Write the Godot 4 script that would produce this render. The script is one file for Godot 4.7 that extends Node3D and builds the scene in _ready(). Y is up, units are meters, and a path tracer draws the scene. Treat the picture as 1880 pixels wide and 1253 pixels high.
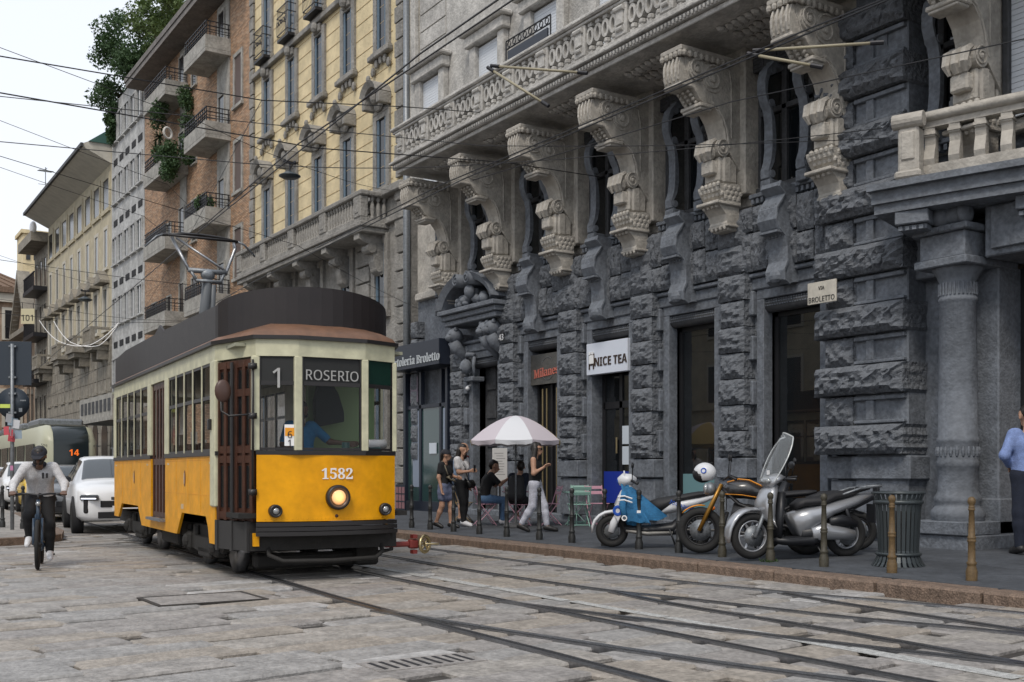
extends Node3D

const CAM_H := 1.35
var mats := {}
var tx := {}
var names := {}
var rng := RandomNumberGenerator.new()

class Bld:
	var st := SurfaceTool.new()
	var xf := Transform3D()
	func _init():
		st.begin(Mesh.PRIMITIVE_TRIANGLES)
		st.set_smooth_group(-1)
	func smooth(on := true):
		st.set_smooth_group(1 if on else -1)
		return self
	func tri(a: Vector3, b: Vector3, c: Vector3):
		st.add_vertex(xf * a); st.add_vertex(xf * c); st.add_vertex(xf * b)
	func quad(a: Vector3, b: Vector3, c: Vector3, d: Vector3):
		tri(a, b, c); tri(a, c, d)
	func box(c: Vector3, s: Vector3, bev := 0.0):
		var h := s / 2.0
		if bev <= 0.0:
			var v := []
			for i in 8:
				v.append(c + Vector3(h.x if i & 1 else -h.x, h.y if i & 2 else -h.y, h.z if i & 4 else -h.z))
			quad(v[4], v[5], v[7], v[6]); quad(v[1], v[0], v[2], v[3]); quad(v[5], v[1], v[3], v[7])
			quad(v[0], v[4], v[6], v[2]); quad(v[6], v[7], v[3], v[2]); quad(v[0], v[1], v[5], v[4])
			return self
		var e: float = min(bev, 0.45 * min(s.x, min(s.y, s.z)))
		for ax in 3:
			for sg in [-1.0, 1.0]:
				var u := (ax + 1) % 3
				var w := (ax + 2) % 3
				var p := []
				for q in [[-1, -1], [1, -1], [1, 1], [-1, 1]]:
					var k := Vector3.ZERO
					k[ax] = sg * h[ax]; k[u] = q[0] * (h[u] - e); k[w] = q[1] * (h[w] - e)
					p.append(c + k)
				if sg > 0: quad(p[0], p[1], p[2], p[3])
				else: quad(p[3], p[2], p[1], p[0])
		for ax in 3:
			var u := (ax + 1) % 3
			var w := (ax + 2) % 3
			for su in [-1.0, 1.0]:
				for sw in [-1.0, 1.0]:
					var a := Vector3.ZERO
					a[ax] = -(h[ax] - e); a[u] = su * h[u]; a[w] = sw * (h[w] - e)
					var b := a
					b[ax] = h[ax] - e
					var c2 := Vector3.ZERO
					c2[ax] = h[ax] - e; c2[u] = su * (h[u] - e); c2[w] = sw * h[w]
					var d := c2
					d[ax] = -(h[ax] - e)
					if su * sw > 0: quad(c + d, c + c2, c + b, c + a)
					else: quad(c + a, c + b, c + c2, c + d)
		for i in 8:
			var g := Vector3(1 if i & 1 else -1, 1 if i & 2 else -1, 1 if i & 4 else -1)
			var a := c + Vector3(g.x * h.x, g.y * (h.y - e), g.z * (h.z - e))
			var b := c + Vector3(g.x * (h.x - e), g.y * h.y, g.z * (h.z - e))
			var d := c + Vector3(g.x * (h.x - e), g.y * (h.y - e), g.z * h.z)
			if g.x * g.y * g.z > 0: tri(a, b, d)
			else: tri(a, d, b)
		return self
	# sweep of a ring of points along frames; rings = Array of Array[Vector3]
	func loft(rings: Array, closed := true, cap0 := false, cap1 := false):
		var n: int = rings[0].size()
		var m := n if closed else n - 1
		for i in rings.size() - 1:
			for j in m:
				var k := (j + 1) % n
				quad(rings[i][j], rings[i][k], rings[i + 1][k], rings[i + 1][j])
		if cap0: fan(rings[0], true)
		if cap1: fan(rings[-1], false)
		return self
	func fan(r: Array, flip := false):
		var c := Vector3.ZERO
		for p in r: c += p
		c /= r.size()
		for j in r.size():
			var k := (j + 1) % r.size()
			if flip: tri(c, r[k], r[j])
			else: tri(c, r[j], r[k])
	func tube(pts: Array, r, n := 8, caps := true, flat := 1.0):
		var rings := []
		var up := Vector3.UP
		for i in pts.size():
			var t: Vector3 = (pts[min(i + 1, pts.size() - 1)] - pts[max(i - 1, 0)]).normalized()
			if abs(t.dot(up)) > 0.95: up = Vector3.RIGHT if abs(t.x) < 0.9 else Vector3.BACK
			var a := t.cross(up).normalized()
			var b := a.cross(t).normalized()
			up = b
			var rr: float = r[i] if r is Array else r
			var ring := []
			for j in n:
				var an := TAU * j / n
				ring.append(pts[i] + a * cos(an) * rr + b * sin(an) * rr * flat)
			rings.append(ring)
		loft(rings, true, caps, caps)
		return self
	func cyl(a: Vector3, b: Vector3, r0: float, r1 := -1.0, n := 12, caps := true):
		return tube([a, b], [r0, r0 if r1 < 0 else r1], n, caps)
	# profile of (radius, height) points turned round the y axis at c
	func lathe(c: Vector3, prof: Array, n := 16, from := 0.0, to := TAU):
		var rings := []
		for p in prof:
			var ring := []
			for j in n + 1:
				var an := from + (to - from) * j / n
				ring.append(c + Vector3(cos(an) * p[0], p[1], -sin(an) * p[0]))
			rings.append(ring)
		loft(rings, false)
		return self
	# polygon (x, y) pushed along z from z0 to z1
	func prism(poly: Array, z0: float, z1: float):
		var pv := PackedVector2Array()
		for p in poly: pv.append(Vector2(p[0], p[1]))
		if Geometry2D.is_polygon_clockwise(pv): pv.reverse()
		var ix := Geometry2D.triangulate_polygon(pv)
		var lo: float = min(z0, z1)
		var hi: float = max(z0, z1)
		for i in range(0, ix.size(), 3):
			var a := pv[ix[i]]
			var b := pv[ix[i + 1]]
			var c := pv[ix[i + 2]]
			if (b - a).cross(c - a) < 0:
				var t := b
				b = c
				c = t
			tri(Vector3(a.x, a.y, hi), Vector3(b.x, b.y, hi), Vector3(c.x, c.y, hi))
			tri(Vector3(a.x, a.y, lo), Vector3(c.x, c.y, lo), Vector3(b.x, b.y, lo))
		for i in pv.size():
			var a := pv[i]
			var b := pv[(i + 1) % pv.size()]
			quad(Vector3(a.x, a.y, lo), Vector3(b.x, b.y, lo), Vector3(b.x, b.y, hi), Vector3(a.x, a.y, hi))
		return self
	func ball(c: Vector3, r: Vector3, n := 12, m := 8, y0 := -1.0, y1 := 1.0):
		var rings := []
		for i in m + 1:
			var la := lerpf(asin(y0), asin(y1), float(i) / m)
			var ring := []
			for j in n:
				var an := TAU * j / n
				ring.append(c + Vector3(cos(an) * cos(la) * r.x, sin(la) * r.y, -sin(an) * cos(la) * r.z))
			rings.append(ring)
		loft(rings, true)
		return self
	func torus(c: Vector3, ax: Vector3, r: float, r2: float, n := 24, m := 8, flat := 1.0):
		var u := ax.cross(Vector3.UP if abs(ax.y) < 0.9 else Vector3.RIGHT).normalized()
		var w := ax.cross(u).normalized()
		var rings := []
		for i in n + 1:
			var an := TAU * i / n
			var o := u * cos(an) + w * sin(an)
			var ring := []
			for j in m:
				var b := TAU * j / m
				ring.append(c + o * (r + cos(b) * r2) + ax * sin(b) * r2 * flat)
			rings.append(ring)
		loft(rings, true)
		return self
	func mesh() -> ArrayMesh:
		st.generate_normals()
		return st.commit()

func V(x: float, y: float, d: float) -> Vector3:
	return Vector3(x, y, -d)

func bl() -> Bld:
	return Bld.new()

func numbered(called: String) -> String:
	var k: int = names.get(called, 0)
	names[called] = k + 1
	return called if k == 0 else "%s_%03d" % [called, k]

func put(mesh: Mesh, called: String, m: Material, parent: Node = self, xf := Transform3D()) -> MeshInstance3D:
	var o := MeshInstance3D.new()
	o.name = numbered(called) if parent == self else called
	o.mesh = mesh
	o.material_override = m
	o.transform = xf
	parent.add_child(o, true)
	return o

func obj(b: Bld, called: String, m: Material, parent: Node = self) -> MeshInstance3D:
	return put(b.mesh(), called, m, parent)

func tag(o: Node, label: String, category: String, group := "", kind := ""):
	if label != "": o.set_meta("label", label)
	if category != "": o.set_meta("category", category)
	if group != "": o.set_meta("group", group)
	if kind != "": o.set_meta("kind", kind)
	return o

func thing(called: String, label: String, category: String, at := Vector3.ZERO, turn := 0.0, group := "") -> Node3D:
	var o := Node3D.new()
	o.name = numbered(called)
	add_child(o, true)
	o.position = at
	o.rotation.y = turn
	tag(o, label, category, group)
	return o

func dup(o: Node3D, at: Vector3, turn: float, label := "") -> Node3D:
	var c: Node3D = o.duplicate()
	c.name = numbered(String(o.name).rstrip("0123456789").trim_suffix("_"))
	add_child(c, true)
	c.position = at
	c.rotation.y = turn
	if label != "": c.set_meta("label", label)
	return c

func noise_tex(key: String, size: int, f1: float, f2: float, mixv: float, lo: float, hi: float, contrast := 1.0, sd := 1) -> ImageTexture:
	if tx.has(key): return tx[key]
	var a := FastNoiseLite.new()
	a.seed = sd; a.frequency = f1; a.fractal_octaves = 5; a.noise_type = FastNoiseLite.TYPE_SIMPLEX_SMOOTH
	var b := FastNoiseLite.new()
	b.seed = sd + 7; b.frequency = f2; b.fractal_octaves = 4; b.noise_type = FastNoiseLite.TYPE_SIMPLEX_SMOOTH
	var ia := a.get_seamless_image(size, size)
	var ib := b.get_seamless_image(size, size)
	var im := Image.create(size, size, true, Image.FORMAT_RGB8)
	for y in size:
		for x in size:
			var v := ia.get_pixel(x, y).r * (1.0 - mixv) + ib.get_pixel(x, y).r * mixv
			v = clampf((v - 0.5) * contrast + 0.5, 0.0, 1.0)
			v = lerpf(lo, hi, v)
			im.set_pixel(x, y, Color(v, v, v))
	im.generate_mipmaps()
	tx[key] = ImageTexture.create_from_image(im)
	return tx[key]

func bump_tex(key: String, size: int, f: float, strength: float, oct := 5, kind := FastNoiseLite.TYPE_SIMPLEX_SMOOTH) -> ImageTexture:
	if tx.has(key): return tx[key]
	var a := FastNoiseLite.new()
	a.seed = 21; a.frequency = f; a.fractal_octaves = oct; a.noise_type = kind
	var im := a.get_seamless_image(size, size)
	im.convert(Image.FORMAT_RGBA8)
	im.bump_map_to_normal_map(strength)
	tx[key] = ImageTexture.create_from_image(im)
	return tx[key]

# linear base colour; tex = key of tone texture, scale in repeats per metre
func mat(key: String, c: Color, rough := 0.8, tex := "", scale := 0.5, bump := "", bs := 1.0, metal := 0.0) -> StandardMaterial3D:
	if mats.has(key): return mats[key]
	var m := StandardMaterial3D.new()
	m.albedo_color = c.linear_to_srgb()
	m.roughness = rough
	m.metallic = metal
	if tex != "" or bump != "":
		m.uv1_triplanar = true
		m.uv1_world_triplanar = true
		m.uv1_scale = Vector3.ONE * scale
	if tex != "":
		m.albedo_texture = tx[tex]
	if bump != "":
		m.normal_enabled = true
		m.normal_texture = tx[bump]
		m.normal_scale = bs
	mats[key] = m
	return m

func glass(key: String, c: Color, alpha: float, rough := 0.03) -> StandardMaterial3D:
	if mats.has(key): return mats[key]
	var m := StandardMaterial3D.new()
	m.albedo_color = Color(c.linear_to_srgb(), alpha)
	m.transparency = BaseMaterial3D.TRANSPARENCY_ALPHA
	m.roughness = rough
	m.metallic_specular = 0.6
	mats[key] = m
	return m

func text(s: String, size: float, depth: float, m: Material, parent: Node, xf: Transform3D, called := "lettering", font := "Droid Sans", bold := false) -> MeshInstance3D:
	var t := TextMesh.new()
	var f := SystemFont.new()
	f.font_names = PackedStringArray([font])
	if bold: f.font_weight = 700
	t.font = f
	t.text = s
	t.font_size = 64
	t.pixel_size = size / 64.0 / 0.72
	t.depth = depth
	t.curve_step = 2.0
	return put(t, called, m, parent, xf)

# orientation for things on a wall that faces -x: local x runs towards the camera side (-d), local z out of the wall
func facing_street() -> Basis:
	return Basis(Vector3(0, 0, 1), Vector3(0, 1, 0), Vector3(-1, 0, 0))

func make_textures():
	noise_tex("fine", 256, 0.06, 0.012, 0.45, 0.72, 1.0, 1.6)
	noise_tex("stain", 512, 0.006, 0.03, 0.45, 0.74, 1.0, 1.5, 5)
	noise_tex("speck", 256, 0.22, 0.03, 0.35, 0.6, 1.0, 2.0, 9)
	noise_tex("soft", 256, 0.012, 0.05, 0.3, 0.86, 1.0, 1.5, 3)
	bump_tex("nfine", 256, 0.12, 3.0)
	bump_tex("nrock", 256, 0.035, 9.0, 5)
	bump_tex("nsoft", 256, 0.02, 3.0, 4)

func make_materials():
	mat("grey", Color(0.195, 0.214, 0.244), 0.75, "fine", 0.6, "nfine", 0.35)
	mat("grey_rock", Color(0.21, 0.226, 0.252), 0.85, "speck", 0.9, "nrock", 0.9)
	mat("grey_dark", Color(0.075, 0.077, 0.083), 0.7, "fine", 0.6)
	mat("cream", Color(0.53, 0.495, 0.44), 0.8, "stain", 0.5, "nfine", 0.4)
	mat("white_stone", Color(0.58, 0.56, 0.525), 0.8, "stain", 0.4, "nfine", 0.4)
	mat("sidestone", Color(0.33, 0.315, 0.29), 0.85, "stain", 0.35, "nfine", 0.5)
	mat("yellow_wall", Color(0.76, 0.63, 0.39), 0.85, "soft", 0.3, "nfine", 0.25)
	mat("brick", Color(0.42, 0.255, 0.15), 0.88, "speck", 0.8)
	mat("mortar", Color(0.26, 0.20, 0.15), 0.9, "fine", 1.0)
	mat("concrete", Color(0.42, 0.405, 0.37), 0.85, "stain", 0.5, "nfine", 0.4)
	mat("white_wall", Color(0.55, 0.55, 0.54), 0.8, "stain", 0.3, "nfine", 0.3)
	mat("beige", Color(0.52, 0.46, 0.33), 0.85, "soft", 0.3, "nfine", 0.2)
	mat("beige_stone", Color(0.32, 0.29, 0.24), 0.85, "stain", 0.35, "nfine", 0.5)
	mat("pink_wall", Color(0.45, 0.33, 0.24), 0.85, "stain", 0.3)
	mat("roof_tile", Color(0.26, 0.17, 0.115), 0.9, "speck", 0.7)
	mat("inside_wall", Color(0.33, 0.29, 0.24), 0.85, "soft", 0.4)
	mat("black", Color(0.012, 0.012, 0.014), 0.5)
	mat("black_matt", Color(0.015, 0.015, 0.017), 0.85)
	mat("iron", Color(0.018, 0.018, 0.022), 0.5, "", 1.0, "", 1.0, 0.3)
	mat("dark_blue", Color(0.014, 0.019, 0.032), 0.45)
	mat("shutter", Color(0.62, 0.65, 0.69), 0.5)
	mat("shutter_blue", Color(0.10, 0.15, 0.20), 0.6)
	mat("shutter_brown", Color(0.10, 0.07, 0.06), 0.7)
	mat("steel", Color(0.42, 0.43, 0.45), 0.35, "fine", 2.0, "", 1.0, 0.85)
	mat("rail_steel", Color(0.3, 0.3, 0.31), 0.28, "fine", 1.0, "", 1.0, 0.8)
	mat("galv", Color(0.30, 0.32, 0.34), 0.5, "fine", 2.0, "", 1.0, 0.6)
	mat("white_paint", Color(0.78, 0.78, 0.78), 0.4)
	mat("line_paint", Color(0.62, 0.62, 0.6), 0.8, "speck", 2.0)
	mat("rubber", Color(0.012, 0.012, 0.012), 0.8)
	mat("asphalt", Color(0.082, 0.09, 0.103), 0.75, "stain", 0.35, "nfine", 0.5)
	mat("joint", Color(0.055, 0.048, 0.042), 0.95, "fine", 1.0)
	mat("kerb", Color(0.27, 0.19, 0.14), 0.8, "speck", 0.8, "nfine", 0.6)
	for i in 5:
		var c: Color = [Color(0.39, 0.365, 0.34), Color(0.41, 0.38, 0.345), Color(0.36, 0.335, 0.315), Color(0.40, 0.355, 0.305), Color(0.38, 0.365, 0.35)][i]
		mat("slab%d" % i, c, 0.62, "fine", 0.9, "nfine", 0.5)
	mat("slab_pale", Color(0.5, 0.485, 0.47), 0.6, "fine", 0.8, "nfine", 0.4)
	glass("pane", Color(0.02, 0.025, 0.03), 0.62)
	glass("pane_dark", Color(0.008, 0.01, 0.012), 0.88)
	glass("clear", Color(0.75, 0.8, 0.8), 0.1)
	glass("car_glass", Color(0.02, 0.03, 0.035), 0.75)
	glass("tram_glass", Color(0.012, 0.014, 0.014), 0.12).metallic_specular = 0.2
	var sg := glass("shop_glass", Color(0.01, 0.012, 0.014), 0.8, 0.01)
	sg.metallic_specular = 1.0

func _ready():
	rng.seed = 1582
	var cam := Camera3D.new()
	cam.name = "camera"
	cam.projection = Camera3D.PROJECTION_FRUSTUM
	cam.near = 0.1
	cam.far = 600.0
	cam.keep_aspect = Camera3D.KEEP_HEIGHT
	cam.size = 0.1 * 1253.0 / 2000.0
	cam.frustum_offset = Vector2(0.0, 0.1 * 239.5 / 2000.0)
	cam.position = Vector3(0, CAM_H, 0)
	cam.rotation.y = -atan(1285.0 / 2000.0)
	add_child(cam)
	cam.current = true
	var we := WorldEnvironment.new()
	we.name = "environment"
	var env := Environment.new()
	env.background_mode = Environment.BG_SKY
	var sky := Sky.new()
	var sm := ProceduralSkyMaterial.new()
	sm.sky_top_color = Color(0.84, 0.87, 0.92)
	sm.sky_horizon_color = Color(0.915, 0.925, 0.94)
	sm.sky_curve = 0.25
	sm.ground_bottom_color = Color(0.3, 0.3, 0.3)
	sm.ground_horizon_color = Color(0.9, 0.91, 0.92)
	sm.energy_multiplier = 1.0
	sky.sky_material = sm
	env.sky = sky
	env.tonemap_mode = Environment.TONE_MAPPER_LINEAR
	env.tonemap_exposure = 1.3
	env.sdfgi_enabled = true
	env.ssao_enabled = true
	env.ssil_enabled = true
	we.environment = env
	add_child(we)
	var sun := DirectionalLight3D.new()
	sun.name = "sun"
	sun.light_energy = 0.5
	sun.light_angular_distance = 16.0
	sun.light_color = Color(1.0, 0.97, 0.93)
	sun.shadow_enabled = true
	sun.rotation = Vector3(deg_to_rad(-52), deg_to_rad(-50), 0)
	add_child(sun)
	make_textures()
	make_materials()
	build_ground()
	build_palazzo()
	build_yellow()
	build_brick()
	build_far_buildings()
	build_tram()
	build_traffic()
	build_pavement_things()
	build_people()
	build_wires()
	build_plants()

func wb(b: Bld, x0: float, x1: float, y0: float, y1: float, d0: float, d1: float, bev := 0.0):
	b.box(Vector3((x0 + x1) / 2, (y0 + y1) / 2, -(d0 + d1) / 2), Vector3(abs(x1 - x0), abs(y1 - y0), abs(d1 - d0)), bev)
	return b

func ribbon(b: Bld, pts: Array, off: float, w: float, y: float, thick := 0.02):
	# flat strip along ground points (x, d), shifted sideways by off
	var L := []
	for i in pts.size():
		var t: Vector2 = (pts[min(i + 1, pts.size() - 1)] - pts[max(i - 1, 0)]).normalized()
		var nrm := Vector2(t.y, -t.x)
		var p: Vector2 = pts[i]
		L.append([p + nrm * (off - w / 2), p + nrm * (off + w / 2)])
	var rings := []
	for e in L:
		rings.append([V(e[0].x, y - thick, e[0].y), V(e[1].x, y - thick, e[1].y), V(e[1].x, y, e[1].y), V(e[0].x, y, e[0].y)])
	b.loft(rings, true, true, true)

func smooth_line(p: Array, n := 6) -> Array:
	var out := []
	for i in p.size() - 1:
		var a: Vector2 = p[max(i - 1, 0)]
		var b: Vector2 = p[i]
		var c: Vector2 = p[i + 1]
		var d: Vector2 = p[min(i + 2, p.size() - 1)]
		for k in n:
			out.append(b.cubic_interpolate(c, a, d, float(k) / n))
	out.append(p[-1])
	return out

func build_ground():
	var b := bl()
	b.quad(Vector3(-300, -0.04, 60), Vector3(300, -0.04, 60), Vector3(300, -0.04, -400), Vector3(-300, -0.04, -400))
	tag(obj(b, "ground", mats.joint), "dark mortar bed of the street under the paving", "ground", "", "structure")
	# stone setts of the roadway
	var road := thing("road", "roadway of worn stone slabs crossed by tram rails", "road")
	tag(road, "", "", "", "structure")
	var ang := 0.13
	var ca := cos(ang)
	var sa := sin(ang)
	var slabs := []
	var meshes := []
	for k in 6:
		var m := bl()
		var j := []
		for q in 8: j.append(rng.randf_range(-0.02, 0.02))
		var top := [Vector3(-0.5 + j[0], 0.5, 0.5 + j[1]), Vector3(0.5 + j[2], 0.5, 0.5 + j[3]), Vector3(0.5 + j[4], 0.5, -0.5 + j[5]), Vector3(-0.5 + j[6], 0.5, -0.5 + j[7])]
		var inn := []
		var low := []
		for q in 4:
			var t: Vector3 = top[q]
			inn.append(Vector3(t.x * 0.965, 0.5 + rng.randf_range(-0.02, 0.02), t.z * 0.93))
			low.append(Vector3(t.x, 0.30, t.z))
		m.quad(inn[0], inn[1], inn[2], inn[3])
		for q in 4:
			var w := (q + 1) % 4
			m.quad(low[q], low[w], inn[w], inn[q])
			m.quad(Vector3(top[q].x, -0.5, top[q].z), Vector3(top[w].x, -0.5, top[w].z), low[w], low[q])
		meshes.append(m.mesh())
	var v := -2.0
	while v < 62.0:
		var rw := rng.randf_range(0.36, 0.52)
		var u := -16.0 + rng.randf_range(0, 1)
		while u < 14.5:
			var ln := rng.randf_range(0.65, 1.55)
			var cx := u + ln / 2
			var cv := v + rw / 2
			var x := cx * ca + cv * sa
			var d := cv * ca - cx * sa
			u += ln
			if x > 10.25 or x < -9.0 or d < 2.5: continue
			var dep := 0.5406 * x + 0.8413 * d
			var lat := 0.8413 * x - 0.5406 * d
			if dep < 3.5 or abs(lat / dep) > 0.56: continue
			slabs.append([dep, x, d, ln, rw])
		v += rw
	slabs.sort_custom(func(p, q): return p[0] < q[0])
	var bulk := {}
	for i in slabs.size():
		var s: Array = slabs[i]
		var m: Mesh = meshes[rng.randi() % 6]
		var r := rng.randf()
		var mk := "slab_pale" if r < 0.035 else "slab%d" % (rng.randi() % 5)
		var bs := Basis(Vector3.UP, ang) * Basis.from_euler(Vector3(rng.randf_range(-1, 1) * 0.006, 0, rng.randf_range(-1, 1) * 0.004))
		bs = bs * Basis.from_scale(Vector3(s[3] - 0.02, 0.09, s[4] - 0.026))
		var xf := Transform3D(bs, V(s[1], -0.045 + rng.randf_range(-0.004, 0.001), s[2]))
		if i < 300:
			put(m, "paving_slab", mats[mk], road, xf)
		else:
			if not bulk.has(mk):
				bulk[mk] = SurfaceTool.new()
				bulk[mk].begin(Mesh.PRIMITIVE_TRIANGLES)
			bulk[mk].append_from(m, 0, xf)
	for mk in bulk:
		var o := put(bulk[mk].commit(), "paving_field", mats[mk], road)
		o.set_meta("kind", "stuff")
	# worn white lane line
	b = bl()
	var d0 := 3.4
	while d0 < 15.0:
		var seg := rng.randf_range(0.5, 1.5)
		ribbon(b, [Vector2(6.62 + rng.randf_range(-0.02, 0.02), d0), Vector2(6.63 + rng.randf_range(-0.02, 0.02), d0 + seg * 0.5), Vector2(6.64, d0 + seg)], 0.0, rng.randf_range(0.11, 0.17), 0.006, 0.004)
		d0 += seg + rng.randf_range(0.0, 0.12)
	obj(b, "painted_line", mats.line_paint, road)
	# drain grate and cover in the setts
	b = bl()
	wb(b, 3.2, 4.05, -0.02, 0.008, 6.62, 7.0)
	var gr := obj(b, "drain_grate", mats.slab2, road)
	b = bl()
	for i in 9:
		wb(b, 3.26 + i * 0.085, 3.29 + i * 0.085, 0.0, 0.011, 6.67, 6.95)
	obj(b, "slot", mats.black_matt, gr)
	b = bl()
	wb(b, 2.95, 4.0, -0.02, 0.007, 11.1, 11.85)
	var mc := obj(b, "access_cover", mats.slab2, road)
	b = bl()
	wb(b, 2.9, 4.05, -0.02, 0.009, 11.86, 11.91); wb(b, 2.9, 4.05, -0.02, 0.009, 11.04, 11.09); wb(b, 2.9, 2.945, -0.02, 0.009, 11.09, 11.86); wb(b, 4.005, 4.05, -0.02, 0.009, 11.09, 11.86)
	obj(b, "cover_frame", mats.joint, mc)
	# rails
	var far := 75.0
	var R := [
		["far rail of the track the yellow tram runs on", [[4.46, 2.0], [4.5, 5.4], [4.54, 6.64], [4.56, 7.95], [4.61, 9.5], [4.68, 11.2], [4.95, 15], [5.3, 20], [5.65, 25], [6.35, 35], [9.1, far]]],
		["near rail of the track the yellow tram runs on", [[5.95, 2.0], [5.93, 4.5], [5.94, 6.77], [6.0, 9.4], [6.06, 11.0], [6.13, 13], [6.38, 16], [6.75, 21], [7.1, 26], [7.8, 36], [10.5, far]]],
		["curved rail branching from the tram track towards the pavement", [[4.63, 9.6], [4.8, 8.5], [5.28, 6.05], [5.6, 4.9], [6.2, 3.2], [6.7, 2.0]]],
		["outer rail of the branch that crosses the white line", [[6.02, 9.6], [6.15, 8.8], [6.44, 7.34], [6.62, 6.43], [6.88, 5.33], [7.25, 4.2], [8.1, 2.2]]],
		["rail of the second track alongside the kerb", [[9.75, 2.0], [9.62, 6.0], [9.1, 8.42], [8.87, 10.1], [8.86, 12.6], [9.0, 17.0], [9.3, 22], [10.0, 32], [12.6, far]]],
		["inner rail of the second track beside the white line", [[8.7, 2.0], [8.38, 5.26], [7.98, 6.8], [7.7, 8.8], [7.5, 9.8], [7.46, 12], [7.5, 13.4], [7.65, 15.9], [7.95, 21], [8.6, 31], [11.2, far]]],
		["rail crossing between the two tracks, nearer the kerb", [[9.05, 8.5], [8.85, 7.5], [8.7, 6.0], [8.55, 4.6], [8.45, 2.0]]],
		["rail crossing between the two tracks, nearer the white line", [[7.55, 9.6], [7.36, 8.3], [7.3, 6.4], [7.15, 4.5], [6.95, 2.0]]],
	]
	for e in R:
		var pts := []
		for p in e[1]: pts.append(Vector2(p[0], p[1]))
		pts = smooth_line(pts, 5)
		var t := thing("tram_rail", e[0], "rail", Vector3.ZERO, 0.0, "grooved tram rails set in the paving")
		b = bl()
		ribbon(b, pts, 0.0, 0.062, 0.013, 0.05)
		obj(b, "rail_head", mats.steel if R.find(e) in [2, 4] else mats.rail_steel, t)
		b = bl()
		ribbon(b, pts, 0.058, 0.05, 0.007, 0.04)
		obj(b, "groove", mats.black_matt, t)
		b = bl()
		ribbon(b, pts, 0.094, 0.02, 0.012, 0.05)
		obj(b, "guard_lip", mats.rail_steel, t)
	# pavement on the building side with its kerb stones
	var pav := thing("pavement", "grey asphalt pavement in front of the dark stone building", "pavement")
	tag(pav, "", "", "", "structure")
	b = bl()
	b.loft([[V(10.36, -0.05, -6), V(10.36, 0.138, -6), V(12.5, 0.19, -6), V(15.6, 0.24, -6)], [V(10.36, -0.05, 110), V(10.36, 0.138, 110), V(12.5, 0.19, 110), V(15.6, 0.24, 110)]], false)
	obj(b, "asphalt", mats.asphalt, pav)
	var kd := 1.0
	var kmesh := []
	for k in 3:
		b = bl()
		b.box(Vector3.ZERO, Vector3(0.42, 0.26, 1.0), 0.028)
		kmesh.append(b.mesh())
	while kd < 74.0:
		var ln := rng.randf_range(0.95, 1.6)
		var o := put(kmesh[rng.randi() % 3], "kerb_stone", mats.kerb, pav, Transform3D(Basis.from_scale(Vector3(1, 1, ln - 0.012)), V(10.15 + rng.randf_range(-0.008, 0.008) + (0.0 if kd > 8 else (8 - kd) * 0.03), 0.006 + rng.randf_range(-0.006, 0.004), kd + ln / 2)))
		o.rotation.y = 0.0
		kd += ln
	# island pavement on the far left
	var isl := thing("island_pavement", "pale paved traffic island with a low brown kerb beside the bollards", "pavement")
	tag(isl, "", "", "", "structure")
	b = bl()
	var poly := [[-14, 20.6], [2.3, 21.55], [3.3, 21.95], [3.85, 22.6], [4.15, 24], [4.6, 30], [7.0, 62], [-14, 62]]
	b.xf = Transform3D(Basis(Vector3(1, 0, 0), Vector3(0, 0, -1), Vector3(0, 1, 0)), Vector3.ZERO)
	b.prism(poly, -0.03, 0.125)
	obj(b, "paving", mat("island", Color(0.36, 0.335, 0.31), 0.8, "stain", 0.4, "nfine", 0.5), isl)
	var edge := [Vector2(-6, 20.9), Vector2(-3, 21.1), Vector2(0, 21.3), Vector2(1.2, 21.38), Vector2(2.35, 21.5), Vector2(3.4, 21.9), Vector2(3.95, 22.55), Vector2(4.25, 24), Vector2(4.48, 27), Vector2(4.75, 30.5), Vector2(5.1, 35)]
	for i in edge.size() - 1:
		b = bl()
		var e0: Vector2 = edge[i]
		var e1: Vector2 = edge[i + 1]
		var t := (e1 - e0).normalized() * 0.008
		ribbon(b, [e0 + t, e1 - t], 0.0, 0.26, 0.135, 0.2)
		obj(b, "kerb_stone", mats.kerb, isl)

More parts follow.
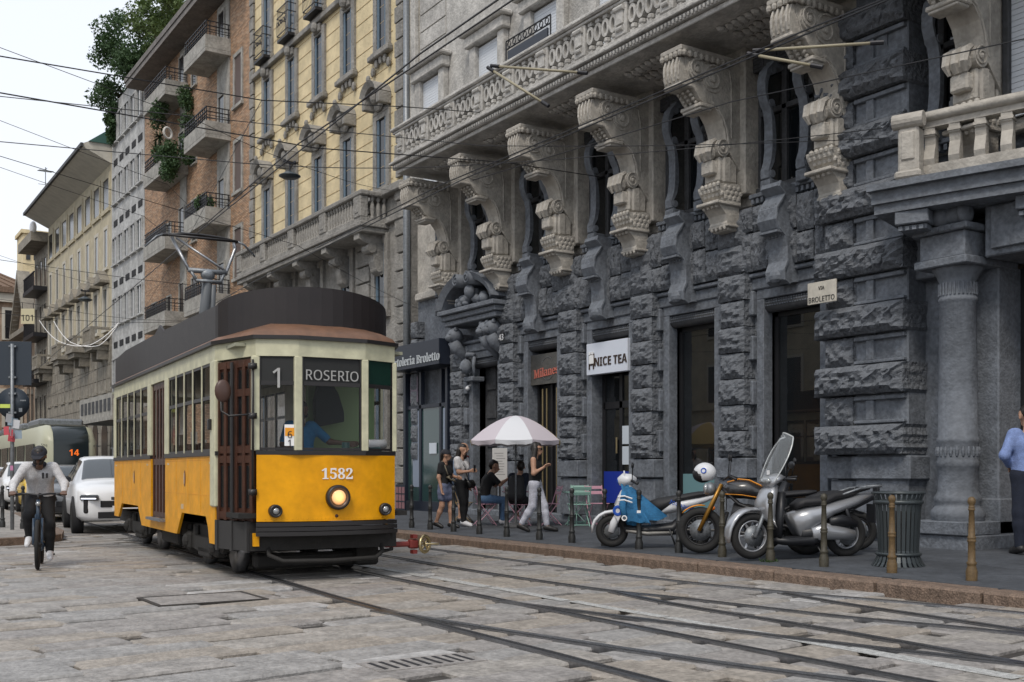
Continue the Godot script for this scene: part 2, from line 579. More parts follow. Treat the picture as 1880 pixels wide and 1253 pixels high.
func rock_mesh(sd: int, ny := 9, nz := 11, amp := 0.22, asp := 1.4) -> ArrayMesh:
	# unit block, rough face towards -x
	var n := FastNoiseLite.new()
	n.seed = sd; n.frequency = 2.6; n.fractal_octaves = 4; n.fractal_gain = 0.6
	var b := bl()
	var g := []
	for i in ny + 1:
		var row := []
		for j in nz + 1:
			var y := float(i) / ny - 0.5
			var z := float(j) / nz - 0.5
			var ed: float = min(min(0.5 - abs(y), (0.5 - abs(z)) * asp) * 5.0, 1.0)
			var h := (0.45 + 0.8 * n.get_noise_3d(y * 1.1, z * asp, sd)) * amp * ed
			var jy := 0.03 * n.get_noise_3d(z * 3, 5, sd) if i in [0, ny] else 0.05 * n.get_noise_3d(y * 5, z * 5, 3)
			var jz := 0.03 * n.get_noise_3d(y * 3, 9, sd) if j in [0, nz] else 0.05 * n.get_noise_3d(y * 5, z * 5, 8)
			row.append(Vector3(-0.5 + amp * 0.6 - h - (amp * 0.25 * ed), y + jy, z + jz))
		g.append(row)
	for i in ny:
		for j in nz:
			b.quad(g[i][j], g[i][j + 1], g[i + 1][j + 1], g[i + 1][j])
	for j in nz:
		b.quad(Vector3(0.5, g[ny][j].y, g[ny][j].z), g[ny][j], g[ny][j + 1], Vector3(0.5, g[ny][j + 1].y, g[ny][j + 1].z))
		b.quad(g[0][j], Vector3(0.5, g[0][j].y, g[0][j].z), Vector3(0.5, g[0][j + 1].y, g[0][j + 1].z), g[0][j + 1])
	for i in ny:
		b.quad(g[i][nz], Vector3(0.5, g[i][nz].y, g[i][nz].z), Vector3(0.5, g[i + 1][nz].y, g[i + 1][nz].z), g[i + 1][nz])
		b.quad(Vector3(0.5, g[i][0].y, g[i][0].z), g[i][0], g[i + 1][0], Vector3(0.5, g[i + 1][0].y, g[i + 1][0].z))
	return b.mesh()

var rocks := []
var long_rocks := []
func rock(parent: Node, x0: float, x1: float, y0: float, y1: float, d0: float, d1: float):
	var set: Array = long_rocks if (d1 - d0) > 2.2 * (y1 - y0) else rocks
	put(set[rng.randi() % set.size()], "stone_block", mats.grey_rock, parent, Transform3D(Basis.from_scale(Vector3(x1 - x0, (y1 - y0) - 0.02, d1 - d0)), V((x0 + x1) / 2, (y0 + y1) / 2, (d0 + d1) / 2)))

func spiral(c: Vector2, r: float, turns: float, n: int, start := 0.0, sgn := 1.0) -> Array:
	var out := []
	for i in n + 1:
		var t := float(i) / n
		var a := start + sgn * TAU * turns * t
		out.append(c + Vector2(cos(a), sin(a)) * r * (1.0 - 0.82 * t))
	return out

func volute(b: Bld, cx: float, cy: float, r: float, d0: float, d1: float):
	# scroll seen from the side: a disc with a raised spiral band and an eye
	b.xf = Transform3D()
	var ring0 := []
	var ring1 := []
	for j in 20:
		var an := TAU * j / 20
		ring0.append(V(cx + cos(an) * r, cy + sin(an) * r, d0))
		ring1.append(V(cx + cos(an) * r, cy + sin(an) * r, d1))
	b.loft([ring1, ring0], true, true, true)
	for dd in [d0 - 0.012, d1 + 0.012]:
		var pts := []
		for p in spiral(Vector2(cx, cy), r * 0.93, 1.7, 26, 1.2): pts.append(V(p.x, p.y, dd))
		b.tube(pts, r * 0.085, 5)
		b.ball(V(cx, cy, dd), Vector3(r * 0.26, r * 0.26, 0.03), 8, 4)

var bracket_meshes := {}
func big_bracket(parent: Node, dc: float):
	# pale console: hanging shell, scroll, arched web, capital under the balcony
	var w := 0.27
	var first := bracket_meshes.is_empty()
	if first:
		var b := bl()
		# web with the arched cut
		var prof := [[14.55, 6.9], [14.2, 7.3], [14.17, 7.45], [14.14, 7.62], [14.06, 7.82], [13.93, 7.98], [13.78, 8.06], [13.62, 8.04], [13.52, 8.1], [13.44, 8.2], [13.34, 8.3], [13.26, 8.42], [13.2, 8.56], [13.16, 8.75], [13.15, 9.0], [14.55, 9.0]]
		b.prism(prof, -w * 0.86, w * 0.86)
		# raised rim along the arch
		var rim := []
		for p in [[14.2, 7.3], [14.17, 7.45], [14.14, 7.62], [14.06, 7.82], [13.93, 7.98], [13.78, 8.06]]: rim.append(p)
		for s in [-1, 1]:
			var pts := []
			for p in rim: pts.append(Vector3(p[0] + 0.05, p[1] + 0.02, s * w * 0.86))
			b.tube(pts, 0.028, 5)
			b.tube([Vector3(14.3, 7.5, s * w * 0.86), Vector3(14.3, 8.5, s * w * 0.86), Vector3(14.25, 8.75, s * w * 0.86)], 0.02, 5)
		bracket_meshes["web"] = b.mesh()
		b = bl()
		# corbel foot
		b.box(Vector3(13.66, 8.0, 0), Vector3(0.34, 0.07, w * 2.0), 0.015)
		b.box(Vector3(13.66, 7.945, 0), Vector3(0.28, 0.05, w * 1.8), 0.012)
		for i in 3:
			for j in 4:
				b.ball(Vector3(13.35 + j * 0.06 - 0.02, 8.22 - j * 0.055 + 0.01, (i - 1) * 0.13), Vector3(0.035, 0.035, 0.04), 6, 4)
		bracket_meshes["corbel_foot"] = b.mesh()
		b = bl()
		# capital: fluted front, volutes, egg moulding
		b.box(Vector3(13.62, 8.93, 0), Vector3(1.2, 0.1, w * 2.15), 0.02)
		for i in 9: b.ball(Vector3(13.1 + i * 0.135, 8.84, w * 1.06), Vector3(0.06, 0.065, 0.045), 7, 4)
		for i in 9: b.ball(Vector3(13.1 + i * 0.135, 8.84, -w * 1.06), Vector3(0.06, 0.065, 0.045), 7, 4)
		for i in 5: b.ball(Vector3(13.04, 8.84, (i - 2) * 0.12), Vector3(0.05, 0.065, 0.055), 7, 4)
		b.box(Vector3(13.6, 8.85, 0), Vector3(1.1, 0.08, w * 2.0))
		var fr := [[13.08, 8.34], [13.04, 8.45], [13.03, 8.62], [13.08, 8.78], [13.45, 8.8], [13.45, 8.34]]
		b.prism(fr, -w * 0.8, w * 0.8)
		for i in 4: b.tube([Vector3(13.06, 8.38, (i - 1.5) * 0.105), Vector3(13.02, 8.5, (i - 1.5) * 0.105), Vector3(13.02, 8.66, (i - 1.5) * 0.105), Vector3(13.06, 8.77, (i - 1.5) * 0.105)], 0.028, 5)
		b.box(Vector3(13.22, 8.3, 0), Vector3(0.34, 0.07, w * 1.75), 0.02)
		bracket_meshes["capital"] = b.mesh()
		b = bl()
		volute(b, 13.42, 8.6, 0.2, -w * 1.02, w * 1.02)
		volute(b, 13.82, 8.52, 0.26, -w * 0.94, w * 0.94)
		b.xf = Transform3D()
		bracket_meshes["volute"] = b.mesh()
		b = bl()
		# scroll head over the pendant with its rosette and leaf
		volute(b, 14.08, 7.3, 0.16, -w * 0.9, w * 0.9)
		b.ball(Vector3(13.93, 7.25, 0), Vector3(0.13, 0.2, w * 0.7), 10, 6)
		for s in [-1, 0, 1]:
			b.tube([Vector3(13.98, 7.45, s * 0.14), Vector3(13.84, 7.36, s * 0.15), Vector3(13.8, 7.2, s * 0.15), Vector3(13.87, 7.08, s * 0.13)], [0.05, 0.07, 0.06, 0.03], 6)
		bracket_meshes["scroll"] = b.mesh()
		b = bl()
		b.box(Vector3(14.25, 6.92, 0), Vector3(0.46, 0.46, w * 1.5), 0.03)
		b.box(Vector3(13.98, 6.95, 0), Vector3(0.2, 0.26, w * 1.1), 0.03)
		b.box(Vector3(14.2, 6.92, 0), Vector3(0.2, 0.5, w * 1.75), 0.03)
		bracket_meshes["dado"] = b.mesh()
		b = bl()
		# shell hood with scales and the tapering drop
		var hood := []
		for i in 9:
			var t := float(i) / 8
			hood.append([13.93 + 0.2 * (1 - sin(t * PI / 2)), 6.32 + 0.36 * t * (1.0 - 0.15 * t)])
		hood.append([14.5, 6.68]); hood.append([14.5, 6.32])
		b.prism(hood, -w * 1.0, w * 1.0)
		for i in 4:
			for j in 5:
				var t := 0.1 + i * 0.24
				b.ball(Vector3(13.93 + 0.2 * (1 - sin(t * PI / 2)), 6.34 + 0.34 * t, (j - 2 + 0.5 * (i % 2)) * 0.105), Vector3(0.035, 0.05, 0.05), 6, 4)
		for s in [-1, 1]:
			for i in 4:
				for j in 3:
					b.ball(Vector3(14.12 + i * 0.11 + 0.05 * (j % 2), 6.4 + j * 0.09, s * w), Vector3(0.05, 0.05, 0.025), 6, 4)
		b.box(Vector3(14.2, 6.29, 0), Vector3(0.62, 0.06, w * 2.1), 0.015)
		bracket_meshes["shell"] = b.mesh()
		b = bl()
		var drop := [[14.5, 6.26], [13.98, 6.26], [14.06, 6.2], [14.16, 6.1], [14.2, 5.98], [14.18, 5.93], [14.5, 5.93]]
		b.prism(drop, -w * 0.85, w * 0.85)
		for i in 4: b.ball(Vector3(14.0, 6.24, (i - 1.5) * 0.11), Vector3(0.05, 0.045, 0.045), 6, 4)
		b.box(Vector3(14.34, 5.9, 0), Vector3(0.34, 0.05, w * 1.9), 0.012)
		for i in 4: b.ball(Vector3(14.2, 5.86, (i - 1.5) * 0.11), Vector3(0.04, 0.04, 0.045), 6, 4)
		b.box(Vector3(14.36, 5.85, 0), Vector3(0.24, 0.07, w * 1.5), 0.015)
		bracket_meshes["drop"] = b.mesh()
	var c := Node3D.new()
	c.name = "console"
	parent.add_child(c, true)
	c.position = V(0, 0, dc)
	for k in bracket_meshes:
		put(bracket_meshes[k], k, mats.cream, c)

func shop_opening(parent: Node, dc: float, hw: float, top: float, kind: String):
	var b := bl()
	# stepped jambs and lintel
	for s in [-1, 1]:
		var e: float = dc + s * hw
		wb(b, 14.7, 15.4, 0.3, top + 0.02, e, e + s * 0.18, 0.01)
		wb(b, 14.78, 15.4, 0.3, top + 0.2, e + s * 0.182, e + s * 0.34, 0.01)
	wb(b, 14.7, 15.4, top + 0.022, top + 0.2, dc - hw - 0.18, dc + hw + 0.18, 0.01)
	wb(b, 14.66, 15.4, top + 0.203, top + 0.42, dc - hw - 0.3, dc + hw + 0.3, 0.02)
	wb(b, 14.58, 15.4, top + 0.423, top + 0.5, dc - hw - 0.34, dc + hw + 0.34, 0.02)
	obj(b, "door_surround", mats.grey, parent)
	for s in [-1, 1]:
		for i in 4:
			b = bl()
			wb(b, 14.62, 14.9, 1.75 + i * 0.83, 2.2 + i * 0.83, dc + s * (hw + 0.2), dc + s * (hw + 0.46), 0.02)
			obj(b, "jamb_block", mats.grey, parent)
	# rolled grille under the lintel
	b = bl()
	b.smooth()
	b.cyl(V(14.86, top - 0.1, dc - hw), V(14.86, top - 0.1, dc + hw), 0.13, -1, 14)
	var roll := obj(b, "rolled_grille", mats.grey_dark, parent)
	b = bl()
	var n := int(hw * 2 / 0.06)
	for i in n:
		for j in 4:
			var a := PI * 0.62 + j * 0.42
			b.box(V(14.86 + cos(a) * 0.13, top - 0.1 + sin(a) * 0.13, dc - hw + (i + 0.5 * (j % 2) + 0.25) * 0.06), Vector3(0.022, 0.022, 0.032))
	obj(b, "lattice", mats.grey, roll)
	if kind == "window":
		b = bl()
		for s in [-1, 1]: wb(b, 14.98, 15.06, 0.4, top - 0.2, dc + s * hw, dc + s * (hw - 0.09))
		wb(b, 14.98, 15.06, top - 0.3, top - 0.18, dc - hw, dc + hw)
		wb(b, 14.98, 15.06, 0.32, 0.5, dc - hw, dc + hw)
		var fr := obj(b, "shop_window", mats.black, parent)
		b = bl()
		wb(b, 15.01, 15.022, 0.5, top - 0.3, dc - hw + 0.09, dc + hw - 0.09)
		obj(b, "pane", mats.shop_glass, fr)

func build_palazzo():
	for i in 8: rocks.append(rock_mesh(31 + i * 7))
	for i in 3: long_rocks.append(rock_mesh(131 + i * 7, 9, 28, 0.22, 3.6))
	var P := thing("grey_palazzo", "ornate dark grey palazzo with rusticated stone blocks and pale balcony consoles", "building")
	var ax := []
	for k in 7: ax.append(25.5 - 2.63 * k)
	var b := bl()
	# wall mass, pierced by the openings of five bays and the portal
	var bays := []
	for k in 5: bays.append((ax[k] + ax[k + 1]) / 2)
	var hw := [0.62, 0.62, 0.66, 0.66, 0.66]
	var dl := 28.3
	for k in 5:
		wb(b, 14.92, 15.5, 0.0, 4.5, bays[k] + hw[k], dl)
		dl = bays[k] - hw[k]
	wb(b, 14.92, 15.5, 0.0, 4.5, 10.75, dl)
	wb(b, 14.92, 15.5, 4.5, 6.5, -2.0, 28.3)
	wb(b, 14.92, 15.5, 0.0, 4.5, 4.0, 7.4)
	obj(b, "lower_wall", mats.grey, P)
	b = bl()
	wb(b, 19.0, 19.2, 0.0, 6.5, -2, 28.3)
	wb(b, 15.5, 19.0, 0.0, 0.28, -2, 28.3)
	wb(b, 15.5, 19.0, 4.9, 5.1, -2, 28.3)
	for k in 6: wb(b, 15.5, 19.0, 0.28, 4.9, ax[k] - 0.05, ax[k] + 0.05)
	obj(b, "interior", mats.inside_wall, P)
	# first floor: window strip recessed between the console strips
	b = bl()
	for k in 7:
		wb(b, 14.52, 15.5, 6.5, 9.3, ax[k] - (0.36 if k < 6 else 0.2), ax[k] + 0.36, 0.02)
	wb(b, 14.9, 15.5, 6.5, 9.3, 26.6, 28.3)
	wb(b, 14.9, 15.5, 8.75, 9.3, -2, 26.6)
	wb(b, 14.75, 15.5, 6.3, 6.5, -2, 28.2, 0.02)
	obj(b, "pier_strip", mats.cream, P)
	b = bl()
	wb(b, 15.45, 15.6, 6.4, 9.0, -2, 27.0)
	obj(b, "window_backing", mats.black_matt, P)
	for k in 6:
		var dc: float = (ax[k] + ax[k + 1]) / 2
		b = bl()
		for e in [-0.95, -0.32, 0.32, 0.95]: wb(b, 14.86, 15.0, 6.55, 8.75, dc + e - 0.06, dc + e + 0.06, 0.01)
		wb(b, 14.86, 15.0, 7.95, 8.05, dc - 0.9, dc + 0.9, 0.01)
		wb(b, 14.8, 15.0, 6.5, 6.62, dc - 0.97, dc + 0.97, 0.015)
		var w := obj(b, "window", mats.grey_dark, P)
		b = bl()
		for e in [-0.635, 0.0, 0.635]: wb(b, 14.93, 14.94, 6.62, 8.75, dc + e - 0.26, dc + e + 0.26)
		obj(b, "pane", mats.pane_dark, w)
		# greek key band over the window
		b = bl()
		wb(b, 14.7, 14.9, 8.75, 9.02, dc - 0.95, dc + 0.95, 0.015)
		for i in 6:
			var q := dc - 0.78 + i * 0.31
			wb(b, 14.68, 14.702, 8.8, 8.83, q - 0.12, q + 0.12); wb(b, 14.68, 14.702, 8.94, 8.97, q - 0.12, q + 0.12)
			wb(b, 14.68, 14.702, 8.83, 8.94, q - 0.12, q - 0.09); wb(b, 14.68, 14.702, 8.87, 8.9, q - 0.05, q + 0.12)
		obj(b, "key_band", mats.grey_dark, P)
		# sinuous grey brackets before the window
		for s in [-1, 1]:
			b = bl()
			var q: float = dc + s * 0.42
			var path := [Vector2(14.74, 8.72), Vector2(14.6, 8.68), Vector2(14.49, 8.56), Vector2(14.43, 8.38), Vector2(14.42, 8.18), Vector2(14.47, 8.02), Vector2(14.55, 7.9), Vector2(14.6, 7.72), Vector2(14.62, 7.45), Vector2(14.62, 7.18), Vector2(14.58, 6.95), Vector2(14.5, 6.78), Vector2(14.5, 6.66), Vector2(14.6, 6.6)]
			var rr := []
			for n in path.size():
				var tg: Vector2 = (path[min(n + 1, path.size() - 1)] - path[max(n - 1, 0)]).normalized()
				var nn := Vector2(-tg.y, tg.x) * (0.035 + 0.015 * sin(n * 0.9))
				var pa: Vector2 = path[n] + nn
				var pc: Vector2 = path[n] - nn
				rr.append([V(pa.x, pa.y, q - 0.1), V(pa.x, pa.y, q + 0.1), V(pc.x, pc.y, q + 0.1), V(pc.x, pc.y, q - 0.1)])
			b.loft(rr, true, true, true)
			b.cyl(V(14.55, 8.0, q - 0.12), V(14.55, 8.0, q + 0.12), 0.065, -1, 12)
			b.cyl(V(14.6, 8.6, q - 0.11), V(14.6, 8.6, q + 0.11), 0.07, -1, 12)
			b.cyl(V(14.56, 6.72, q - 0.12), V(14.56, 6.72, q + 0.12), 0.07, -1, 12)
			wb(b, 14.5, 14.66, 7.93, 8.0, q - 0.1, q + 0.1, 0.01)
			wb(b, 14.48, 14.9, 6.42, 6.62, q - 0.12, q + 0.12, 0.015)
			wb(b, 14.6, 14.9, 8.66, 8.78, q - 0.09, q + 0.09, 0.01)
			obj(b, "window_bracket", mats.grey, P)
		# dentil sill
		b = bl()
		wb(b, 14.58, 14.9, 6.38, 6.46, dc - 0.93, dc + 0.93, 0.012)
		for i in 15: wb(b, 14.6, 14.75, 6.28, 6.37, dc - 0.86 + i * 0.12, dc - 0.8 + i * 0.12)
		obj(b, "sill", mats.grey, P)
	b = bl()
	wb(b, 14.6, 15.2, 6.5, 9.3, 9.4, 9.5, 0.01); wb(b, 14.6, 15.2, 6.5, 9.3, 7.6, 7.8, 0.01)
	var sw := obj(b, "window", mats.grey_dark, P)
	b = bl()
	for i in 34: wb(b, 14.68, 14.74, 6.5 + i * 0.082, 6.574 + i * 0.082, 7.8, 9.4)
	obj(b, "roller_shutter", mats.shutter, sw)
	# plinth along the pavement
	b = bl()
	wb(b, 14.62, 15.4, 0.1, 0.36, 10.9, 28.3, 0.015)
	obj(b, "plinth", mats.grey, P)
	# ground floor pilasters of rough blocks
	for k in 6:
		if k == 0: continue
		var c: float = ax[k] - (0.05 if k < 5 else 0.1)
		for i in 7:
			var wide := 0.04 if i % 2 == 0 else 0.0
			rock(P, 14.42 - wide * 0.6, 14.95, 1.62 + i * 0.485, 1.62 + (i + 1) * 0.485, c - 0.31 - wide, c + 0.31 + wide)
		b = bl()
		wb(b, 14.46, 14.95, 1.22, 1.6, c - 0.4, c + 0.4, 0.02)
		wb(b, 14.52, 14.95, 0.36, 1.2, c - 0.36, c + 0.36, 0.02)
		obj(b, "pilaster_base", mats.grey, P)
	for i in 7: rock(P, 14.5, 14.95, 1.62 + i * 0.485, 1.62 + (i + 1) * 0.485, 25.15, 25.75)
	# frieze of rough upright stones with a grey console in each bay
	for k in 5:
		var a: float = ax[k]
		var e: float = ax[k + 1]
		if k == 0: a = 22.9
		var d: float = e + 0.36
		while d < a + (0.3 if k > 0 else 0.0):
			var w := rng.randf_range(0.24, 0.4)
			var ys := rng.randf_range(5.5, 5.75)
			rock(P, 14.5 - rng.randf() * 0.06, 14.95, 5.02, ys, d, d + w - 0.015)
			rock(P, 14.5 - rng.randf() * 0.06, 14.95, ys + 0.01, 6.22, d, d + w - 0.015)
			d += w
		rock(P, 14.42, 14.95, 5.05, 5.55, e - 0.36, e + 0.36)
		rock(P, 14.46, 14.95, 5.56, 6.1, e - 0.36, e + 0.36)
	for k in range(1, 5):
		var dc: float = bays[k]
		b = bl()
		var w := 0.2
		var pr := [[14.95, 6.42], [14.2, 6.42], [14.16, 6.34], [14.3, 6.22], [14.22, 6.1], [14.1, 5.95], [14.08, 5.75], [14.16, 5.6], [14.3, 5.5], [14.36, 5.3], [14.36, 5.05], [14.28, 4.88], [14.3, 4.72], [14.42, 4.66], [14.6, 4.7], [14.95, 4.7]]
		b.xf = Transform3D(Basis(), V(0, 0, dc))
		b.prism(pr, -w, w)
		for s in [-1, 1]:
			var pts := []
			for i in range(1, 14): pts.append(Vector3(pr[i][0] + 0.03, pr[i][1], s * (w + 0.005)))
			b.tube(pts, 0.03, 5)
		for i in 3:
			for j in 4: b.ball(Vector3(14.1 + (0.02 if i == 1 else 0.05), 5.98 - i * 0.11, (j - 1.5) * 0.095), Vector3(0.04, 0.06, 0.045), 6, 4)
		for j in 4: b.ball(Vector3(14.3, 5.5, (j - 1.5) * 0.09), Vector3(0.04, 0.035, 0.035), 6, 4)
		b.box(Vector3(14.22, 5.55, 0), Vector3(0.2, 0.04, w * 2.2))
		b.ball(Vector3(14.33, 4.8, 0), Vector3(0.1, 0.13, w * 0.8), 10, 6)
		obj(b, "keystone_console", mats.grey, P)
		shop_opening(P, dc, hw[k], 4.5, "window" if k > 2 else "shop")
	# entrance 43 with a broken pediment
	shop_opening(P, bays[0], hw[0], 4.3, "door")
	b = bl()
	for s in [-1.0, 1.0]:
		var pts := []
		var low := []
		for i in 11:
			var a := PI * (0.08 + 0.34 * i / 10.0)
			pts.append(Vector2(cos(a) * 1.45, sin(a) * 1.0))
			low.append(Vector2(cos(a) * 1.27, sin(a) * 0.82))
		var rings := []
		for i in 11:
			var p: Vector2 = pts[i]
			var q: Vector2 = low[i]
			rings.append([V(14.0, 5.45 + p.y, bays[0] + s * p.x), V(15.0, 5.45 + p.y, bays[0] + s * p.x), V(15.0, 5.45 + q.y, bays[0] + s * q.x), V(14.1, 5.45 + q.y, bays[0] + s * q.x)])
		b.loft(rings, true, true, true)
		
		b.smooth()
		b.cyl(V(13.98, 6.28, bays[0] + s * 0.27), V(14.9, 6.28, bays[0] + s * 0.27), 0.17, -1, 16)
		b.smooth(false)
		var sp := []
		for p in spiral(Vector2(bays[0] + s * 0.27, 6.28), 0.16, 1.6, 22, PI / 2, -s): sp.append(V(13.97, p.y, p.x))
		b.tube(sp, 0.02, 5)
	wb(b, 14.05, 15.0, 5.48, 5.6, bays[0] - 1.42, bays[0] + 1.42, 0.02)
	wb(b, 14.15, 15.0, 5.34, 5.478, bays[0] - 1.36, bays[0] + 1.36, 0.02)
	wb(b, 14.22, 15.0, 5.2, 5.338, bays[0] - 1.3, bays[0] + 1.3, 0.02)
	obj(b, "pediment", mats.grey, P)
	b = bl()
	b.smooth()
	rng.seed = 77
	for i in 26: b.ball(V(14.2 + rng.randf() * 0.15, 5.68 + rng.randf() * 0.42 * (1.0 - abs(i - 13) / 18.0), bays[0] - 0.75 + i * 0.058), Vector3(0.12, 0.1, 0.1) * rng.randf_range(0.6, 1.2), 7, 5)
	b.ball(V(14.12, 5.95, bays[0] - 0.2), Vector3(0.14, 0.18, 0.15), 10, 7)
	obj(b, "carving", mats.grey, P)
	for s in [-0.95, 0.95, -0.62]:
		b = bl()
		b.smooth()
		var q: float = bays[0] + s
		b.ball(V(14.35, 4.95, q), Vector3(0.22, 0.2, 0.2), 12, 8)
		b.ball(V(14.18, 4.88, q), Vector3(0.12, 0.1, 0.11), 10, 6)
		for e in [-0.14, 0.14]: b.ball(V(14.3, 5.1, q + e), Vector3(0.07, 0.07, 0.05), 7, 5)
		b.ball(V(14.15, 4.97, q - 0.07), Vector3(0.03, 0.025, 0.025), 6, 4)
		b.ball(V(14.15, 4.97, q + 0.07), Vector3(0.03, 0.025, 0.025), 6, 4)
		b.tube([V(14.3, 4.8, q), V(14.42, 4.6, q), V(14.6, 4.45, q), V(14.75, 4.2, q)], [0.16, 0.17, 0.14, 0.06], 8)
		b.torus(V(14.35, 4.62, q), Vector3(1, 0, 0.2).normalized(), 0.12, 0.03, 14, 6)
		obj(b, "lion_head", mats.grey, P)
	b = bl()
	b.smooth()
	var qk: float = bays[0] + 0.55
	b.ball(V(14.45, 4.1, qk), Vector3(0.16, 0.2, 0.17), 12, 8)
	b.ball(V(14.31, 4.05, qk), Vector3(0.05, 0.06, 0.04), 6, 4)
	b.tube([V(14.6, 4.4, qk - 0.2), V(14.5, 4.42, qk), V(14.6, 4.4, qk + 0.2)], 0.07, 6)
	for e in [-0.2, 0.2]: b.tube([V(14.6, 4.35, qk + e), V(14.55, 4.1, qk + e * 1.1), V(14.62, 3.85, qk + e * 0.9)], 0.05, 6)
	b.smooth(false)
	wb(b, 14.5, 14.9, 3.72, 3.84, qk - 0.22, qk + 0.22, 0.02)
	obj(b, "carved_mask", mats.grey, P)
	# dark door leaf
	b = bl()
	wb(b, 15.1, 15.18, 0.3, 4.3, bays[0] - 0.62, bays[0] + 0.62)
	for i in 5: wb(b, 15.06, 15.1, 0.5 + i * 0.75, 1.1 + i * 0.75, bays[0] - 0.5, bays[0] - 0.06, 0.01)
	for i in 5: wb(b, 15.06, 15.1, 0.5 + i * 0.75, 1.1 + i * 0.75, bays[0] + 0.06, bays[0] + 0.5, 0.01)
	obj(b, "entrance_door", mats.grey_dark, P)
	# rough corner pier between the last shop window and the portal
	b = bl()
	wb(b, 14.42, 15.0, 0.36, 9.2, 10.98, 12.0, 0.02)
	wb(b, 14.36, 15.0, 1.22, 1.6, 10.9, 12.05, 0.02)
	obj(b, "corner_pier", mats.grey, P)
	var yy := 1.62
	for i in 15:
		var h := 0.485
		if i % 2 == 0: rock(P, 14.16, 14.9, yy, yy + h, 10.95, 12.72)
		else:
			rock(P, 14.3, 14.9, yy, yy + h, 12.02, 12.6)
			b = bl()
			wb(b, 14.34, 14.45, yy + 0.02, yy + 0.07, 11.0, 11.98, 0.01)
			wb(b, 14.34, 14.45, yy + h - 0.09, yy + h - 0.02, 11.0, 11.98, 0.01)
			wb(b, 14.36, 14.45, yy + 0.07, yy + h - 0.09, 11.6, 11.75, 0.01)
			obj(b, "pier_moulding", mats.grey, P)
		yy += h
	# left edge: rusticated strip against the neighbour
	for i in 15:
		rock(P, 14.62, 14.95, 1.7 + i * 0.5, 2.18 + i * 0.5, 26.05 if i > 7 else 27.9, 26.8 if i > 7 else 28.25)
	# consoles and the balcony they carry
	for k in 7: big_bracket(P, ax[k])
	var bal := Node3D.new()
	bal.name = "balcony"
	P.add_child(bal, true)
	b = bl()
	wb(b, 12.98, 15.0, 9.2, 9.3, 3.0, 25.85, 0.015)
	wb(b, 12.9, 15.0, 9.303, 9.43, 3.0, 25.93, 0.015)
	wb(b, 12.82, 15.0, 9.433, 9.5, 3.0, 26.0, 0.015)
	obj(b, "slab", mats.white_stone, bal)
	b = bl()
	var n := int((25.9 - 3.0) / 0.1)
	for i in n: b.ball(V(12.89, 9.36, 25.85 - i * 0.1), Vector3(0.035, 0.05, 0.04), 6, 4)
	for k in 6:
		for j in 3:
			for i in 7: b.ball(V(13.5 + j * 0.4 + rng.randf() * 0.1, 9.17, (ax[k] + ax[k + 1]) / 2 + (i - 3) * 0.17), Vector3(0.15, 0.06, 0.08), 7, 4)
	obj(b, "moulding", mats.white_stone, bal)
	b = bl()
	wb(b, 12.92, 13.14, 9.5, 9.62, 3.0, 25.92, 0.015)
	wb(b, 12.9, 13.16, 10.24, 10.3, 3.0, 25.94, 0.012)
	wb(b, 12.84, 13.2, 10.303, 10.4, 3.0, 25.98, 0.03)
	wb(b, 13.16, 15.0, 10.24, 10.4, 25.72, 25.96, 0.02)
	wb(b, 13.16, 15.0, 9.5, 9.62, 25.72, 25.94, 0.02)
	obj(b, "handrail", mats.white_stone, bal)
	var pm: ArrayMesh
	b = bl()
	b.box(Vector3(0, 9.93, 0), Vector3(0.24, 0.62, 0.36), 0.02)
	b.box(Vector3(-0.13, 9.98, 0), Vector3(0.05, 0.3, 0.22), 0.015)
	b.cyl(Vector3(-0.14, 10.14, -0.14), Vector3(-0.14, 10.14, 0.14), 0.06, -1, 10)
	b.cyl(Vector3(-0.12, 9.76, -0.09), Vector3(-0.12, 9.76, 0.09), 0.05, -1, 10)
	pm = b.mesh()
	b = bl()
	# pierced baluster: oval ring on a drop, with a cap
	b.box(Vector3(0, 10.2, 0), Vector3(0.16, 0.08, 0.13), 0.01)
	var rings := []
	for i in 17:
		var a := TAU * i / 16
		var c := Vector3(0, 9.98 + sin(a) * 0.145, cos(a) * 0.085)
		var o := Vector3(0, sin(a), cos(a))
		rings.append([c + o * 0.035 + Vector3(-0.07, 0, 0), c + o * 0.035 + Vector3(0.07, 0, 0), c - o * 0.03 + Vector3(0.07, 0, 0), c - o * 0.03 + Vector3(-0.07, 0, 0)])
	b.loft(rings, true)
	b.ball(Vector3(0, 9.74, 0), Vector3(0.085, 0.075, 0.075), 8, 5)
	b.box(Vector3(0, 9.65, 0), Vector3(0.14, 0.06, 0.12), 0.01)
	var bm := b.mesh()
	for k in 7:
		var c: float = ax[k]
		put(pm, "post", mats.white_stone, bal, Transform3D(Basis(), V(13.03, 0, c)))
		if k < 6:
			put(pm, "post", mats.white_stone, bal, Transform3D(Basis(), V(13.03, 0, c - 1.315)))
			for h in 2:
				for i in 4: put(bm, "baluster", mats.white_stone, bal, Transform3D(Basis(), V(13.03, 0, c - h * 1.315 - 0.29 - i * 0.245)))
	# upper storey in pale stone with rolled shutters
	b = bl()
	wb(b, 14.9, 15.5, 9.3, 16.0, -2, 28.2)
	for i in 12: wb(b, 14.87, 14.9, 9.6 + i * 0.5, 10.07 + i * 0.5, 26.6, 28.1, 0.01)
	wb(b, 14.75, 14.9, 9.3, 16.0, 28.2, 28.5, 0.02)
	obj(b, "upper_wall", mats.white_stone, P)
